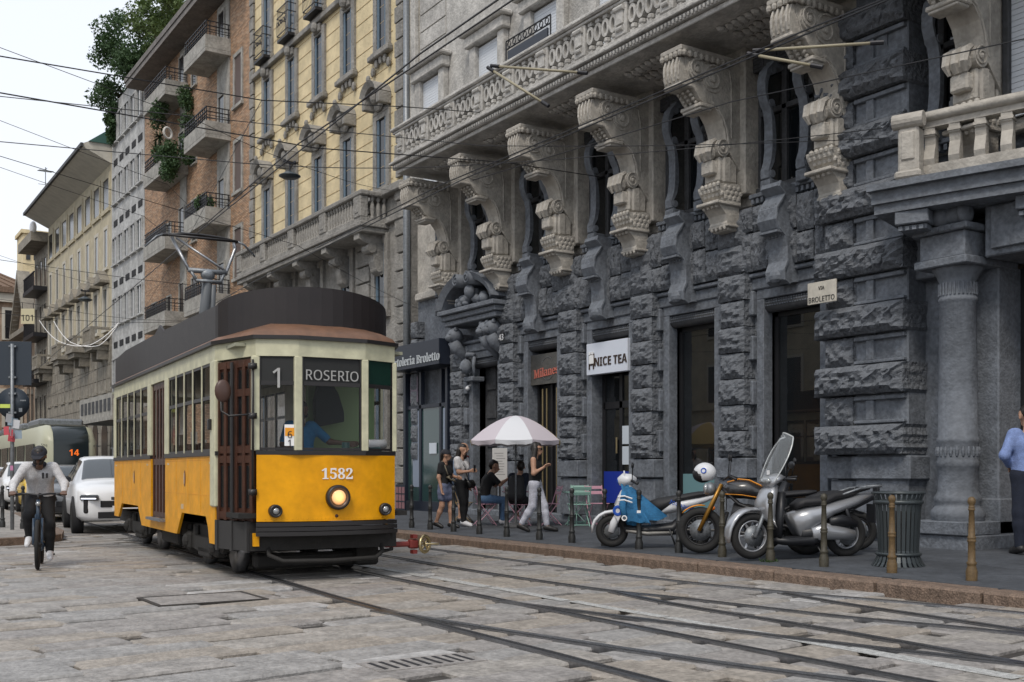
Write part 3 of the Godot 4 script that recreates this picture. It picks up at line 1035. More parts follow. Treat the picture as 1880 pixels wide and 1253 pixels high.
	for k in 7:
		var dc: float = ax[k] - 1.315
		if k == 6: dc = 27.3
		b = bl()
		for s in [-1, 1]:
			wb(b, 14.72, 14.9, 9.5, 12.6, dc + s * 0.55, dc + s * 0.85, 0.02)
			wb(b, 14.6, 14.9, 11.3, 11.5, dc + s * 0.52, dc + s * 0.9, 0.02)
		wb(b, 14.62, 14.9, 12.6, 12.9, dc - 0.95, dc + 0.95, 0.03)
		wb(b, 14.5, 14.9, 12.9, 13.02, dc - 1.05, dc + 1.05, 0.03)
		var w := obj(b, "upper_window", mats.white_stone, P)
		b = bl()
		for i in 40: wb(b, 14.84 + 0.0, 14.88, 9.55 + i * 0.075, 9.618 + i * 0.075, dc - 0.54, dc + 0.54)
		obj(b, "roller_shutter", mats.shutter, w)
	# iron framed board on the balcony
	b = bl()
	wb(b, 14.2, 14.24, 10.35, 11.55, 20.6, 22.3)
	var sb := obj(b, "board", mats.dark_blue, P)
	b = bl()
	for s in [20.5, 22.4]: b.tube([V(14.22, 9.6, s), V(14.22, 11.8, s)], 0.02, 6)
	b.tube([V(14.22, 11.62, 20.5), V(14.22, 11.62, 22.4)], 0.018, 6)
	b.tube([V(14.22, 11.82, 20.5), V(14.22, 11.82, 22.4)], 0.018, 6)
	for i in 8: b.torus(V(14.22, 11.72, 20.65 + i * 0.23), Vector3(1, 0, 0), 0.07, 0.014, 10, 5)
	obj(b, "iron_frame", mats.iron, sb)
	build_portal(P)
	build_shops(P, bays, hw)

func build_portal(P: Node):
	# column, entablature and curved balcony over the entrance by the pier
	var b := bl()
	b.smooth()
	var col := V(14.35, 0, 10.05)
	b.lathe(col, [[0.36, 0.62], [0.38, 0.68], [0.38, 0.76], [0.33, 0.82], [0.31, 0.86], [0.335, 0.9], [0.335, 0.96], [0.3, 1.02], [0.285, 1.06], [0.285, 1.4], [0.3, 1.42], [0.3, 1.5], [0.29, 1.52], [0.29, 1.76], [0.3, 1.78], [0.3, 1.84], [0.28, 1.86], [0.275, 2.6], [0.255, 3.85], [0.275, 3.87], [0.275, 3.92], [0.255, 3.94], [0.255, 4.16], [0.28, 4.2], [0.3, 4.26], [0.36, 4.34], [0.36, 4.36]], 28)
	obj(b, "column", mats.grey, P)
	b = bl()
	for i in 22: b.ball(col + Vector3(cos(TAU * i / 22) * 0.292, 1.64, sin(TAU * i / 22) * 0.292), Vector3(0.028, 0.08, 0.028), 6, 5)
	for i in 28: b.box(col + Vector3(cos(TAU * i / 28) * 0.262, 4.05, sin(TAU * i / 28) * 0.262), Vector3(0.025, 0.18, 0.025))
	obj(b, "column_ornament", mats.grey, P)
	b = bl()
	wb(b, 13.95, 15.2, 0.15, 0.42, 9.55, 10.6, 0.015)
	wb(b, 13.9, 15.2, 0.42, 0.62, 9.6, 10.52, 0.015)
	wb(b, 14.75, 15.4, 0.3, 4.4, 9.65, 10.12, 0.02)
	wb(b, 14.7, 15.4, 0.3, 0.95, 9.6, 10.15, 0.02)
	wb(b, 14.85, 15.4, 0.3, 4.4, 10.6, 11.0, 0.02)
	wb(b, 13.92, 15.2, 4.36, 4.48, 9.62, 10.5, 0.015)
	wb(b, 13.98, 15.2, 4.483, 4.85, 9.68, 10.44, 0.015)
	wb(b, 13.9, 15.2, 4.853, 4.95, 9.6, 10.52, 0.015)
	for i in 5: wb(b, 13.885, 13.9, 4.87, 4.93, 9.85 + i * 0.1, 9.9 + i * 0.1)
	wb(b, 14.6, 15.2, 4.36, 5.3, 10.5, 11.4, 0.02)
	obj(b, "portal_frame", mats.grey, P)
	b = bl()
	b.smooth()
	b.cyl(V(14.05, 5.1, 9.72), V(14.05, 5.1, 10.42), 0.14, -1, 14)
	for s in [9.72, 10.42]: b.ball(V(14.05, 5.1, s), Vector3(0.17, 0.17, 0.09), 12, 6)
	b.ball(V(14.0, 5.1, 10.07), Vector3(0.16, 0.17, 0.16), 12, 8)
	obj(b, "carved_scroll", mats.grey, P)
	b = bl()
	wb(b, 14.3, 15.2, 4.45, 5.3, 6.0, 9.58, 0.02)
	wb(b, 14.24, 14.3, 4.55, 5.15, 6.0, 9.45, 0.01)
	obj(b, "portal_lintel", mats.grey, P)
	b = bl()
	wb(b, 15.3, 15.36, 0.3, 4.4, 7.4, 9.65)
	var dr := obj(b, "portal_door", mats.black, P)
	b = bl()
	for q in [[2.9, 4.25], [0.5, 2.75]]: wb(b, 15.27, 15.3, q[0], q[1], 8.5, 9.5)
	obj(b, "pane", mat("amber_glass", Color(0.16, 0.085, 0.02), 0.1), dr)
	# balcony of the portal
	var bal := Node3D.new()
	bal.name = "portal_balcony"
	P.add_child(bal, true)
	var pv := V(13.35, 0, 10.5)
	bal.transform = Transform3D(Basis(), pv) * Transform3D(Basis(Vector3.UP, 0.36), Vector3.ZERO) * Transform3D(Basis(), -pv)
	var arc := func(off: float, n: int) -> Array:
		var o := []
		for i in n + 1:
			var t := float(i) / n
			var d := lerpf(10.75 + off * 0.4, 5.0, t)
			o.append(Vector2(13.25 - off + 0.2 * pow(abs(t - 0.62) / 0.62, 2.4), d))
		return o
	var lv := [[0.0, 5.18, 5.32], [0.06, 5.322, 5.5], [0.16, 5.502, 5.6]]
	b = bl()
	for l in lv:
		var top := []
		var ed: Array = arc.call(l[0], 22)
		for i in 22:
			var p: Vector2 = ed[i]
			var q: Vector2 = ed[i + 1]
			b.quad(V(p.x, l[1], p.y), V(q.x, l[1], q.y), V(q.x, l[2], q.y), V(p.x, l[2], p.y))
			b.quad(V(p.x, l[2], p.y), V(q.x, l[2], q.y), V(15, l[2], q.y), V(15, l[2], p.y))
			b.quad(V(15, l[1], p.y), V(15, l[1], q.y), V(q.x, l[1], q.y), V(p.x, l[1], p.y))
		var p0: Vector2 = ed[0]
		b.quad(V(15, l[1], p0.y), V(p0.x, l[1], p0.y), V(p0.x, l[2], p0.y), V(15, l[2], p0.y))
	obj(b, "cornice", mats.grey, bal)
	for dd in [10.2, 8.55]:
		b = bl()
		wb(b, 13.42, 15.0, 4.98, 5.18, dd - 0.24, dd + 0.24, 0.015)
		wb(b, 13.5, 15.0, 4.9, 4.978, dd - 0.2, dd + 0.2, 0.01)
		for i in 4: wb(b, 13.47, 13.5, 4.9, 4.96, dd - 0.16 + i * 0.1, dd - 0.1 + i * 0.1)
		obj(b, "modillion", mats.grey, bal)
	var e2: Array = arc.call(-0.12, 24)
	b = bl()
	b.smooth()
	var rp := []
	for p in e2: rp.append(V(p.x, 6.52, p.y - 0.35))
	b.tube(rp.slice(1), 0.1, 10, true, 0.75)
	obj(b, "handrail", mats.cream, bal)
	b = bl()
	for l in [[5.6, 5.82], [6.36, 6.48]]:
		b = bl()
		for i in 24:
			var p: Vector2 = e2[i]
			var q: Vector2 = e2[i + 1]
			b.quad(V(p.x, l[0], p.y - 0.35), V(q.x, l[0], q.y - 0.35), V(q.x, l[1], q.y - 0.35), V(p.x, l[1], p.y - 0.35))
			b.quad(V(p.x, l[1], p.y - 0.35), V(q.x, l[1], q.y - 0.35), V(q.x + 0.22, l[1], q.y - 0.35), V(p.x + 0.22, l[1], p.y - 0.35))
			b.quad(V(p.x + 0.22, l[0], p.y - 0.35), V(q.x + 0.22, l[0], q.y - 0.35), V(q.x, l[0], q.y - 0.35), V(p.x, l[0], p.y - 0.35))
		obj(b, "rail_course", mats.cream, bal)
	b = bl()
	b.xf = Transform3D(Basis(), Vector3(13.42, 0, -10.2))
	b.box(Vector3(0, 5.98, 0), Vector3(0.3, 0.76, 0.3), 0.03)
	b.box(Vector3(-0.15, 6.08, 0), Vector3(0.05, 0.42, 0.2), 0.02)
	b.box(Vector3(0, 5.66, 0), Vector3(0.4, 0.12, 0.38), 0.03)
	b.cyl(Vector3(-0.12, 6.45, -0.22), Vector3(-0.12, 6.45, 0.22), 0.11, -1, 14)
	b.box(Vector3(0.02, 6.46, 0), Vector3(0.4, 0.16, 0.38), 0.05)
	b.xf = Transform3D()
	obj(b, "end_post", mats.cream, bal)
	b = bl()
	var bp := [[-0.1, 5.82], [-0.13, 5.9], [-0.1, 6.0], [-0.05, 6.12], [-0.07, 6.22], [-0.1, 6.24], [-0.1, 6.36], [0.1, 6.36], [0.1, 5.82]]
	b.prism(bp, -0.075, 0.075)
	b.box(Vector3(0, 6.28, 0), Vector3(0.24, 0.04, 0.18))
	var bm := b.mesh()
	for i in 14:
		var t := 1.6 + i * 1.5
		if t >= 23.0: break
		var p: Vector2 = e2[int(t)].lerp(e2[int(t) + 1], fmod(t, 1.0))
		put(bm, "baluster", mats.cream, bal, Transform3D(Basis(), V(p.x + 0.11, 0, p.y - 0.35)))

func build_shops(P: Node, bays: Array, hw: Array):
	var fs := facing_street()
	# narrow shop with a script sign
	var d1: float = bays[1]
	var b := bl()
	wb(b, 14.8, 14.86, 3.45, 4.18, d1 - 0.62, d1 + 0.62)
	var s: Node = tag(obj(b, "shop_sign", mat("sign_bronze", Color(0.10, 0.095, 0.085), 0.5, "fine", 1.0)), "bronze fascia with pink script lettering above a narrow shop door", "sign")
	text("Milanese", 0.2, 0.02, mat("neon_pink", Color(0.5, 0.14, 0.10), 0.5), s, Transform3D(fs * Basis(Vector3(0, 0, 1), 0.06), V(14.79, 3.74, d1 - 0.12)), "lettering", "Droid Serif")
	b = bl()
	for sgn in [-1, 1]:
		for i in 9:
			var a := PI * (0.25 + 0.5 * i / 8.0)
			var a2 := PI * (0.25 + 0.5 * (i + 0.6) / 8.0)
			b.tube([V(14.79, 3.82 + sgn * sin(a) * 0.27, d1 - 0.1 - cos(a) * 0.27), V(14.79, 3.82 + sgn * sin(a2) * 0.27, d1 - 0.1 - cos(a2) * 0.27)], 0.008, 5)
	obj(b, "ring_emblem", mats.galv, s)
	b = bl()
	wb(b, 15.05, 15.1, 0.3, 3.45, d1 - 0.62, d1 + 0.62)
	for q in [-0.56, -0.2, 0.0, 0.56]: wb(b, 14.98, 15.05, 0.3, 3.45, d1 + q - 0.04, d1 + q + 0.04)
	var dr := obj(b, "shop_door", mats.black, P)
	b = bl()
	for q in [-0.3, 0.12, 0.3]: b.tube([V(14.93, 0.5, d1 + q), V(14.93, 3.35, d1 + q)], 0.022, 8)
	obj(b, "brass_pull", mat("brass", Color(0.45, 0.36, 0.2), 0.3, "", 1, "", 1, 0.9), dr)
	# tea shop
	var d2: float = bays[2]
	b = bl()
	wb(b, 14.62, 14.78, 3.5, 4.2, d2 - 0.72, d2 + 0.74, 0.01)
	s = tag(obj(b, "shop_sign", mat("sign_white", Color(0.62, 0.66, 0.74), 0.35)), "white sign board with dark lettering and a cup emblem over the tea shop door", "sign")
	text("NICE TEA", 0.19, 0.012, mat("sign_brown", Color(0.035, 0.018, 0.01), 0.5), s, Transform3D(fs, V(14.612, 3.77, d2 - 0.13)), "lettering", "Droid Sans", true)
	b = bl()
	wb(b, 14.61, 14.622, 3.71, 3.97, d2 + 0.44, d2 + 0.64)
	obj(b, "emblem_outline", mats.sign_brown, s)
	b = bl()
	wb(b, 14.595, 14.62, 3.74, 3.94, d2 + 0.46, d2 + 0.62, 0.01)
	b.box(V(14.6, 3.98, d2 + 0.59), Vector3(0.03, 0.06, 0.04)); b.box(V(14.6, 3.98, d2 + 0.49), Vector3(0.03, 0.06, 0.04))
	obj(b, "cup_emblem", mats.white_paint, s)
	b = bl()
	wb(b, 14.6, 14.62, 3.62, 3.75, d2 + 0.6, d2 + 0.63); wb(b, 14.6, 14.62, 3.62, 3.75, d2 + 0.45, d2 + 0.48)
	obj(b, "emblem_leg", mats.sign_brown, s)
	b = bl()
	for q in [-0.66, -0.02, 0.6]: wb(b, 15.0, 15.08, 0.3, 3.5, d2 + q - 0.05, d2 + q + 0.05)
	wb(b, 15.0, 15.08, 2.75, 2.9, d2 - 0.66, d2 + 0.6); wb(b, 15.0, 15.08, 0.3, 0.6, d2 - 0.66, d2 + 0.6)
	dr = obj(b, "shop_door", mats.black, P)
	b = bl()
	wb(b, 15.03, 15.04, 0.6, 3.5, d2 - 0.66, d2 + 0.6)
	obj(b, "pane", mats.shop_glass, dr)
	b = bl()
	wb(b, 14.97, 14.995, 0.65, 1.35, d2 - 0.6, d2 + 0.55)
	obj(b, "blue_panel", mat("blue_panel", Color(0.008, 0.03, 0.3), 0.5), dr)
	b = bl()
	for q in [1.5, 1.95]: wb(b, 15.0, 15.02, q, q + 0.4, d2 - 0.3, d2 - 0.06)
	obj(b, "notice", mat("paper", Color(0.55, 0.6, 0.66), 0.7), dr)
	b = bl()
	b.tube([V(14.96, 1.75, d2 + 0.08), V(14.96, 2.1, d2 + 0.08)], 0.02, 6)
	obj(b, "door_handle", mats.brass, dr)
	# lower frosted film in the next window, and blinds inside
	b = bl()
	wb(b, 15.0, 15.006, 0.5, 1.3, bays[3] - hw[3] + 0.09, bays[3] + hw[3] - 0.09)
	obj(b, "frosted_film", mat("film", Color(0.14, 0.26, 0.28), 0.6), P)
	# warm pendant lamps inside the two shop windows
	for k in [3, 4]:
		for i in 5:
			var lp := thing("pendant_lamp", "tiny warm bulbs hanging inside the dark shop windows", "lamp", V(16.6 + 0.25 * (i % 2), 2.05 + 0.1 * (i % 3), bays[k] - 0.2 + i * 0.22), 0.0, "small bulbs behind the shop windows")
			b = bl()
			b.ball(Vector3.ZERO, Vector3(0.025, 0.03, 0.025), 8, 6)
			var m := mat("bulb", Color(1.0, 0.75, 0.4), 0.5)
			m.emission_enabled = true
			m.emission = Color(1.0, 0.7, 0.35)
			m.emission_energy_multiplier = 2.0
			obj(b, "bulb", m, lp)
			b = bl()
			b.cyl(Vector3(0, 0.03, 0), Vector3(0, 2.6, 0), 0.006, -1, 5)
			obj(b, "cord", mats.black, lp)
			var li := OmniLight3D.new()
			li.light_energy = 0.05
			li.light_color = Color(1.0, 0.75, 0.45)
			li.omni_range = 6.0
			li.shadow_enabled = true
			lp.add_child(li)
	# street name plate and house number
	b = bl()
	wb(b, 13.97, 14.0, 4.12, 4.48, 12.02, 12.62, 0.005)
	s = tag(obj(b, "street_sign", mat("marble", Color(0.6, 0.56, 0.48), 0.4, "soft", 1.0)), "pale marble street name plate on the rough corner pier", "sign")
	text("VIA", 0.06, 0.006, mats.black, s, Transform3D(fs, V(13.965, 4.37, 12.32)))
	text("BROLETTO", 0.085, 0.006, mats.black, s, Transform3D(fs, V(13.965, 4.19, 12.32)))
	b = bl()
	wb(b, 14.36, 14.39, 4.62, 4.86, 22.75, 22.93, 0.005)
	s = tag(obj(b, "house_number", mat("enamel", Color(0.03, 0.03, 0.035), 0.3)), "small dark enamel house number plate beside the pediment door", "sign")
	text("43", 0.15, 0.006, mats.white_paint, s, Transform3D(fs, V(14.355, 4.67, 22.84)))
	# stationer's shop next to the door
	var C := thing("corner_shop", "dark blue stationery shop front with a sign box beside the grey palazzo", "shop front")
	b = bl()
	wb(b, 14.6, 15.2, 0.2, 4.2, 26.0, 26.12); wb(b, 14.6, 15.2, 0.2, 4.2, 28.5, 28.62); wb(b, 14.6, 15.2, 0.2, 0.5, 26.12, 28.5)
	for q in [26.5, 27.7]: wb(b, 14.66, 14.78, 0.5, 4.2, q - 0.06, q + 0.06)
	wb(b, 14.66, 14.78, 3.15, 3.25, 26.12, 28.5)
	wb(b, 15.2, 15.3, 0.2, 4.2, 26.0, 28.6)
	obj(b, "frame", mats.dark_blue, C)
	b = bl()
	wb(b, 14.7, 14.71, 0.5, 3.15, 26.1, 28.5)
	obj(b, "pane", mat("teal_glass", Color(0.03, 0.06, 0.06), 0.08), C)
	b = bl()
	wb(b, 14.69, 14.698, 1.0, 3.1, 26.16, 26.4); wb(b, 14.69, 14.698, 0.9, 3.1, 27.8, 28.2)
	obj(b, "display", mat("display_pale", Color(0.22, 0.26, 0.33), 0.5), C)
	b = bl()
	wb(b, 14.66, 14.68, 3.35, 4.1, 27.85, 28.3)
	obj(b, "poster", mat("poster", Color(0.3, 0.24, 0.3), 0.6, "speck", 2.5), C)
	b = bl()
	wb(b, 14.66, 14.685, 1.85, 2.15, 26.75, 27.15)
	obj(b, "notice", mats.paper, C)
	b = bl()
	wb(b, 14.2, 15.2, 4.25, 4.95, 25.75, 28.7, 0.01)
	var sg := obj(b, "sign_box", mats.dark_blue, C)
	text("Cartoleria Broletto", 0.235, 0.02, mat("sign_text", Color(0.45, 0.48, 0.5), 0.5), sg, Transform3D(fs, V(14.19, 4.47, 27.25)), "lettering", "Droid Serif", true)
	# small wall camera and brass plate by the door
	b = bl()
	b.smooth()
	b.ball(V(14.6, 3.55, 24.9), Vector3(0.06, 0.06, 0.06), 10, 6)
	b.cyl(V(14.6, 3.6, 24.9), V(14.75, 3.66, 24.9), 0.025, -1, 8)
	tag(obj(b, "security_camera", mats.white_paint), "small white dome camera on the wall beside the entrance", "camera")
	b = bl()
	wb(b, 14.66, 14.69, 2.2, 2.75, 25.3, 25.62, 0.005)
	s = tag(obj(b, "wall_plate", mat("plate", Color(0.35, 0.36, 0.36), 0.4)), "small pale plaque on the grey wall behind the parasol", "sign")
	b = bl()
	for i in 4: wb(b, 14.655, 14.66, 2.32 + i * 0.09, 2.35 + i * 0.09, 25.36, 25.56)
	obj(b, "text_line", mats.grey_dark, s)

func window_part(P: Node, x: float, y0: float, y1: float, dc: float, w: float, fr: Material, pane: Material, fw := 0.14, depth := 0.2, called := "window", proud := 0.06):
	# frame round an opening with a recessed pane; x is the wall face
	var b := bl()
	wb(b, x - proud, x + depth, y0, y1, dc - w / 2 - fw, dc - w / 2, 0.0)
	wb(b, x - proud, x + depth, y0, y1, dc + w / 2, dc + w / 2 + fw, 0.0)
	wb(b, x - proud, x + depth, y1, y1 + fw, dc - w / 2 - fw, dc + w / 2 + fw, 0.0)
	wb(b, x - proud - 0.06, x + depth, y0 - fw * 0.8, y0, dc - w / 2 - fw * 1.2, dc + w / 2 + fw * 1.2, 0.0)
	var o := obj(b, called, fr, P)
	b = bl()
	wb(b, x - 0.012, x + depth * 0.5, y0, y1, dc - w / 2, dc + w / 2)
	obj(b, "pane", pane, o)
	return o

func build_yellow():
	var P := thing("yellow_house", "pale yellow house with carved window hoods above a stone base and long balcony", "building")
	var b := bl()
	wb(b, 14.9, 24.0, 10.0, 24.5, 29.0, 42.6)
	obj(b, "wall", mats.yellow_wall, P)
	b = bl()
	for i in 28: wb(b, 14.885, 14.9, 10.3 + i * 0.5, 10.31 + i * 0.5, 29.9, 42.2)
	obj(b, "course_line", mat("yellow_line", Color(0.55, 0.41, 0.22), 0.9), P)
	b = bl()
	wb(b, 14.86, 24.0, 0.2, 10.0, 28.6, 42.6)
	wb(b, 14.6, 14.86, 9.75, 10.0, 28.9, 42.6, 0.03)
	wb(b, 14.7, 14.86, 8.9, 9.1, 28.9, 30.2, 0.02)
	obj(b, "stone_base", mats.sidestone, P)
	for i in 17:
		b = bl()
		wb(b, 14.74, 14.86, 1.0 + i * 0.53, 1.48 + i * 0.53, 28.75, 29.5 if i % 2 == 0 else 29.35, 0.02)
		obj(b, "quoin", mats.sidestone, P)
		b = bl()
		wb(b, 14.76, 14.86, 1.0 + i * 0.53, 1.48 + i * 0.53, 31.35, 32.35, 0.02)
		obj(b, "rusticated_block", mats.sidestone, P)
	for i in 27:
		for e in [[29.1, 29.55], [42.2, 42.58]]:
			b = bl()
			wb(b, 14.8, 14.9, 10.2 + i * 0.52, 10.68 + i * 0.52, e[0], e[1] + (0.08 if i % 2 else 0.0), 0.015)
			obj(b, "quoin", mats.sidestone, P)
	b = bl()
	wb(b, 14.72, 14.9, 16.95, 17.15, 29.6, 42.2, 0.02)
	obj(b, "string_course", mats.sidestone, P)
	var cols := [40.7, 38.15, 35.6, 33.15, 30.6]
	var wpane := mat("dim_pane", Color(0.012, 0.014, 0.017), 0.15)
	for c in cols:
		for r in [[10.15, 12.3], [14.45, 16.55], [17.4, 19.8], [21.4, 23.6]]:
			var w: Node = window_part(P, 14.9, r[0], r[1], c, 0.66, mats.sidestone, wpane, 0.24, 0.3, "window", 0.08)
			b = bl()
			for s in [-1, 1]: wb(b, 14.85, 14.885, r[0], r[1], c + s * 0.33, c + s * 0.2)
			obj(b, "shutter_leaf", mats.shutter_blue, w)
			if r[0] < 11:
				# arched hood with a carved head
				b = bl()
				var rings := []
				for i in 9:
					var a := PI * (0.12 + 0.76 * i / 8.0)
					var q: float = c + cos(a) * 0.62
					var y := 12.75 + sin(a) * 0.62
					var y2 := 12.75 + sin(a) * 0.44
					var q2: float = c + cos(a) * 0.46
					rings.append([V(14.35, y, q), V(14.9, y, q), V(14.9, y2, q2), V(14.45, y2, q2)])
				b.loft(rings, true, true, true)
				for s in [-1, 1]: wb(b, 14.45, 14.9, 12.6, 12.95, c + s * 0.42, c + s * 0.6, 0.02)
				b.ball(V(14.62, 12.92, c), Vector3(0.16, 0.24, 0.2), 9, 6)
				b.ball(V(14.75, 12.65, c), Vector3(0.1, 0.16, 0.3), 8, 5)
				for s in [-0.24, 0.24]: b.ball(V(14.72, 12.95, c + s), Vector3(0.1, 0.12, 0.12), 7, 5)
				b.ball(V(14.4, 13.42, c), Vector3(0.08, 0.12, 0.08), 7, 5)
				wb(b, 14.8, 14.9, 12.45, 12.6, c - 0.5, c + 0.5, 0.02)
				obj(b, "hood", mats.sidestone, w)
			elif r[0] < 16:
				b = bl()
				wb(b, 14.68, 14.9, 14.2, 14.38, c - 0.72, c + 0.72, 0.03)
				for s in [-0.55, -0.3, 0.0, 0.3, 0.55]: b.ball(V(14.82, 14.12 - 0.16 * abs(s) - (0.15 if abs(s) > 0.5 else 0.0), c + s), Vector3(0.07, 0.16, 0.12), 6, 4)
				obj(b, "carved_sill", mats.sidestone, w)
				b = bl()
				wb(b, 14.74, 14.9, 16.62, 16.9, c - 0.3, c + 0.3, 0.03)
				b.ball(V(14.7, 16.8, c), Vector3(0.14, 0.2, 0.18), 8, 5)
				obj(b, "carved_keystone", mats.sidestone, w)
			elif r[0] < 18:
				b = bl()
				wb(b, 14.5, 14.9, 17.22, 17.32, c - 0.55, c + 0.55)
				for i in 9: b.tube([V(14.5, 17.32, c - 0.48 + i * 0.12), V(14.44, 17.6, c - 0.48 + i * 0.12), V(14.5, 18.4, c - 0.48 + i * 0.12)], 0.009, 4)
				for e in [17.45, 18.1, 18.4]: b.tube([V(14.9, e, c - 0.52), V(14.48, e, c - 0.52), V(14.48, e, c + 0.52), V(14.9, e, c + 0.52)], 0.02, 5)
				for i in 5: b.torus(V(14.46, 17.85, c - 0.4 + i * 0.2), Vector3(1, 0, 0), 0.08, 0.014, 10, 5)
				obj(b, "iron_balcony", mats.iron, w)
		for r in [[6.3, 8.4], [1.6, 4.6]]:
			var w2: Node = window_part(P, 14.86, r[0], r[1], c, 0.66, mats.sidestone, wpane, 0.26, 0.3, "window", 0.1)
			b = bl()
			for s in [-1, 1]: wb(b, 14.81, 14.845, r[0], r[1], c + s * 0.33, c + s * 0.2)
			obj(b, "shutter_leaf", mats.shutter_blue, w2)
	# long stone balcony on brackets
	var bal := Node3D.new()
	bal.name = "balcony"
	P.add_child(bal, true)
	b = bl()
	wb(b, 13.95, 14.9, 8.62, 8.78, 30.15, 41.6, 0.02)
	wb(b, 13.88, 14.9, 8.78, 8.92, 30.08, 41.65, 0.02)
	obj(b, "slab", mats.sidestone, bal)
	b = bl()
	wb(b, 13.94, 14.14, 8.92, 9.06, 30.12, 41.6)
	wb(b, 13.9, 14.2, 9.72, 9.88, 30.08, 41.65, 0.03)
	obj(b, "front_rail", mats.sidestone, bal)
	b = bl()
	wb(b, 14.14, 14.9, 8.92, 9.06, 30.14, 30.34)
	obj(b, "end_base", mats.sidestone, bal)
	b = bl()
	wb(b, 14.2, 14.9, 9.72, 9.88, 30.1, 30.4, 0.03)
	obj(b, "end_rail", mats.sidestone, bal)
	b = bl()
	b.box(Vector3(0, 9.39, 0), Vector3(0.28, 0.66, 0.5), 0.03)
	b.box(Vector3(-0.14, 9.39, 0), Vector3(0.04, 0.4, 0.26), 0.02)
	var pm := b.mesh()
	for q in [30.4, 33.1, 35.9, 38.7, 41.3]: put(pm, "post", mats.sidestone, bal, Transform3D(Basis(), V(14.05, 0, q)))
	b = bl()
	b.smooth()
	b.lathe(Vector3.ZERO, [[0.07, 9.06], [0.07, 9.12], [0.045, 9.16], [0.085, 9.32], [0.06, 9.5], [0.035, 9.58], [0.07, 9.64], [0.07, 9.72]], 8)
	var bm := b.mesh()
	for seg in [30.4, 33.1, 35.9, 38.7]:
		for i in 10: put(bm, "baluster", mats.sidestone, bal, Transform3D(Basis(), V(14.04, 0, seg + 0.4 + i * 0.215)))
	for i in 3: put(bm, "baluster", mats.sidestone, bal, Transform3D(Basis(), V(14.36 + i * 0.2, 0, 30.24)))
	for q in [30.6, 33.15, 35.7, 38.2, 40.8]:
		b = bl()
		b.xf = Transform3D(Basis(), V(0, 0, q))
		b.prism([[14.86, 8.62], [14.0, 8.62], [14.0, 8.45], [14.2, 8.35], [14.42, 8.3], [14.5, 8.1], [14.5, 7.8], [14.6, 7.5], [14.75, 7.4], [14.86, 7.5]], -0.2, 0.2)
		b.cyl(Vector3(14.42, 8.2, -0.24), Vector3(14.42, 8.2, 0.24), 0.15, -1, 12)
		b.cyl(Vector3(14.66, 7.58, -0.23), Vector3(14.66, 7.58, 0.23), 0.1, -1, 10)
		obj(b, "bracket", mats.sidestone, bal)
	# downpipe between the two houses
	b = bl()
	b.smooth()
	b.cyl(V(14.7, 0.3, 28.62), V(14.7, 16, 28.62), 0.1, -1, 12)
	tag(obj(b, "downpipe", mats.galv), "grey downpipe between the yellow house and the grey palazzo", "pipe")

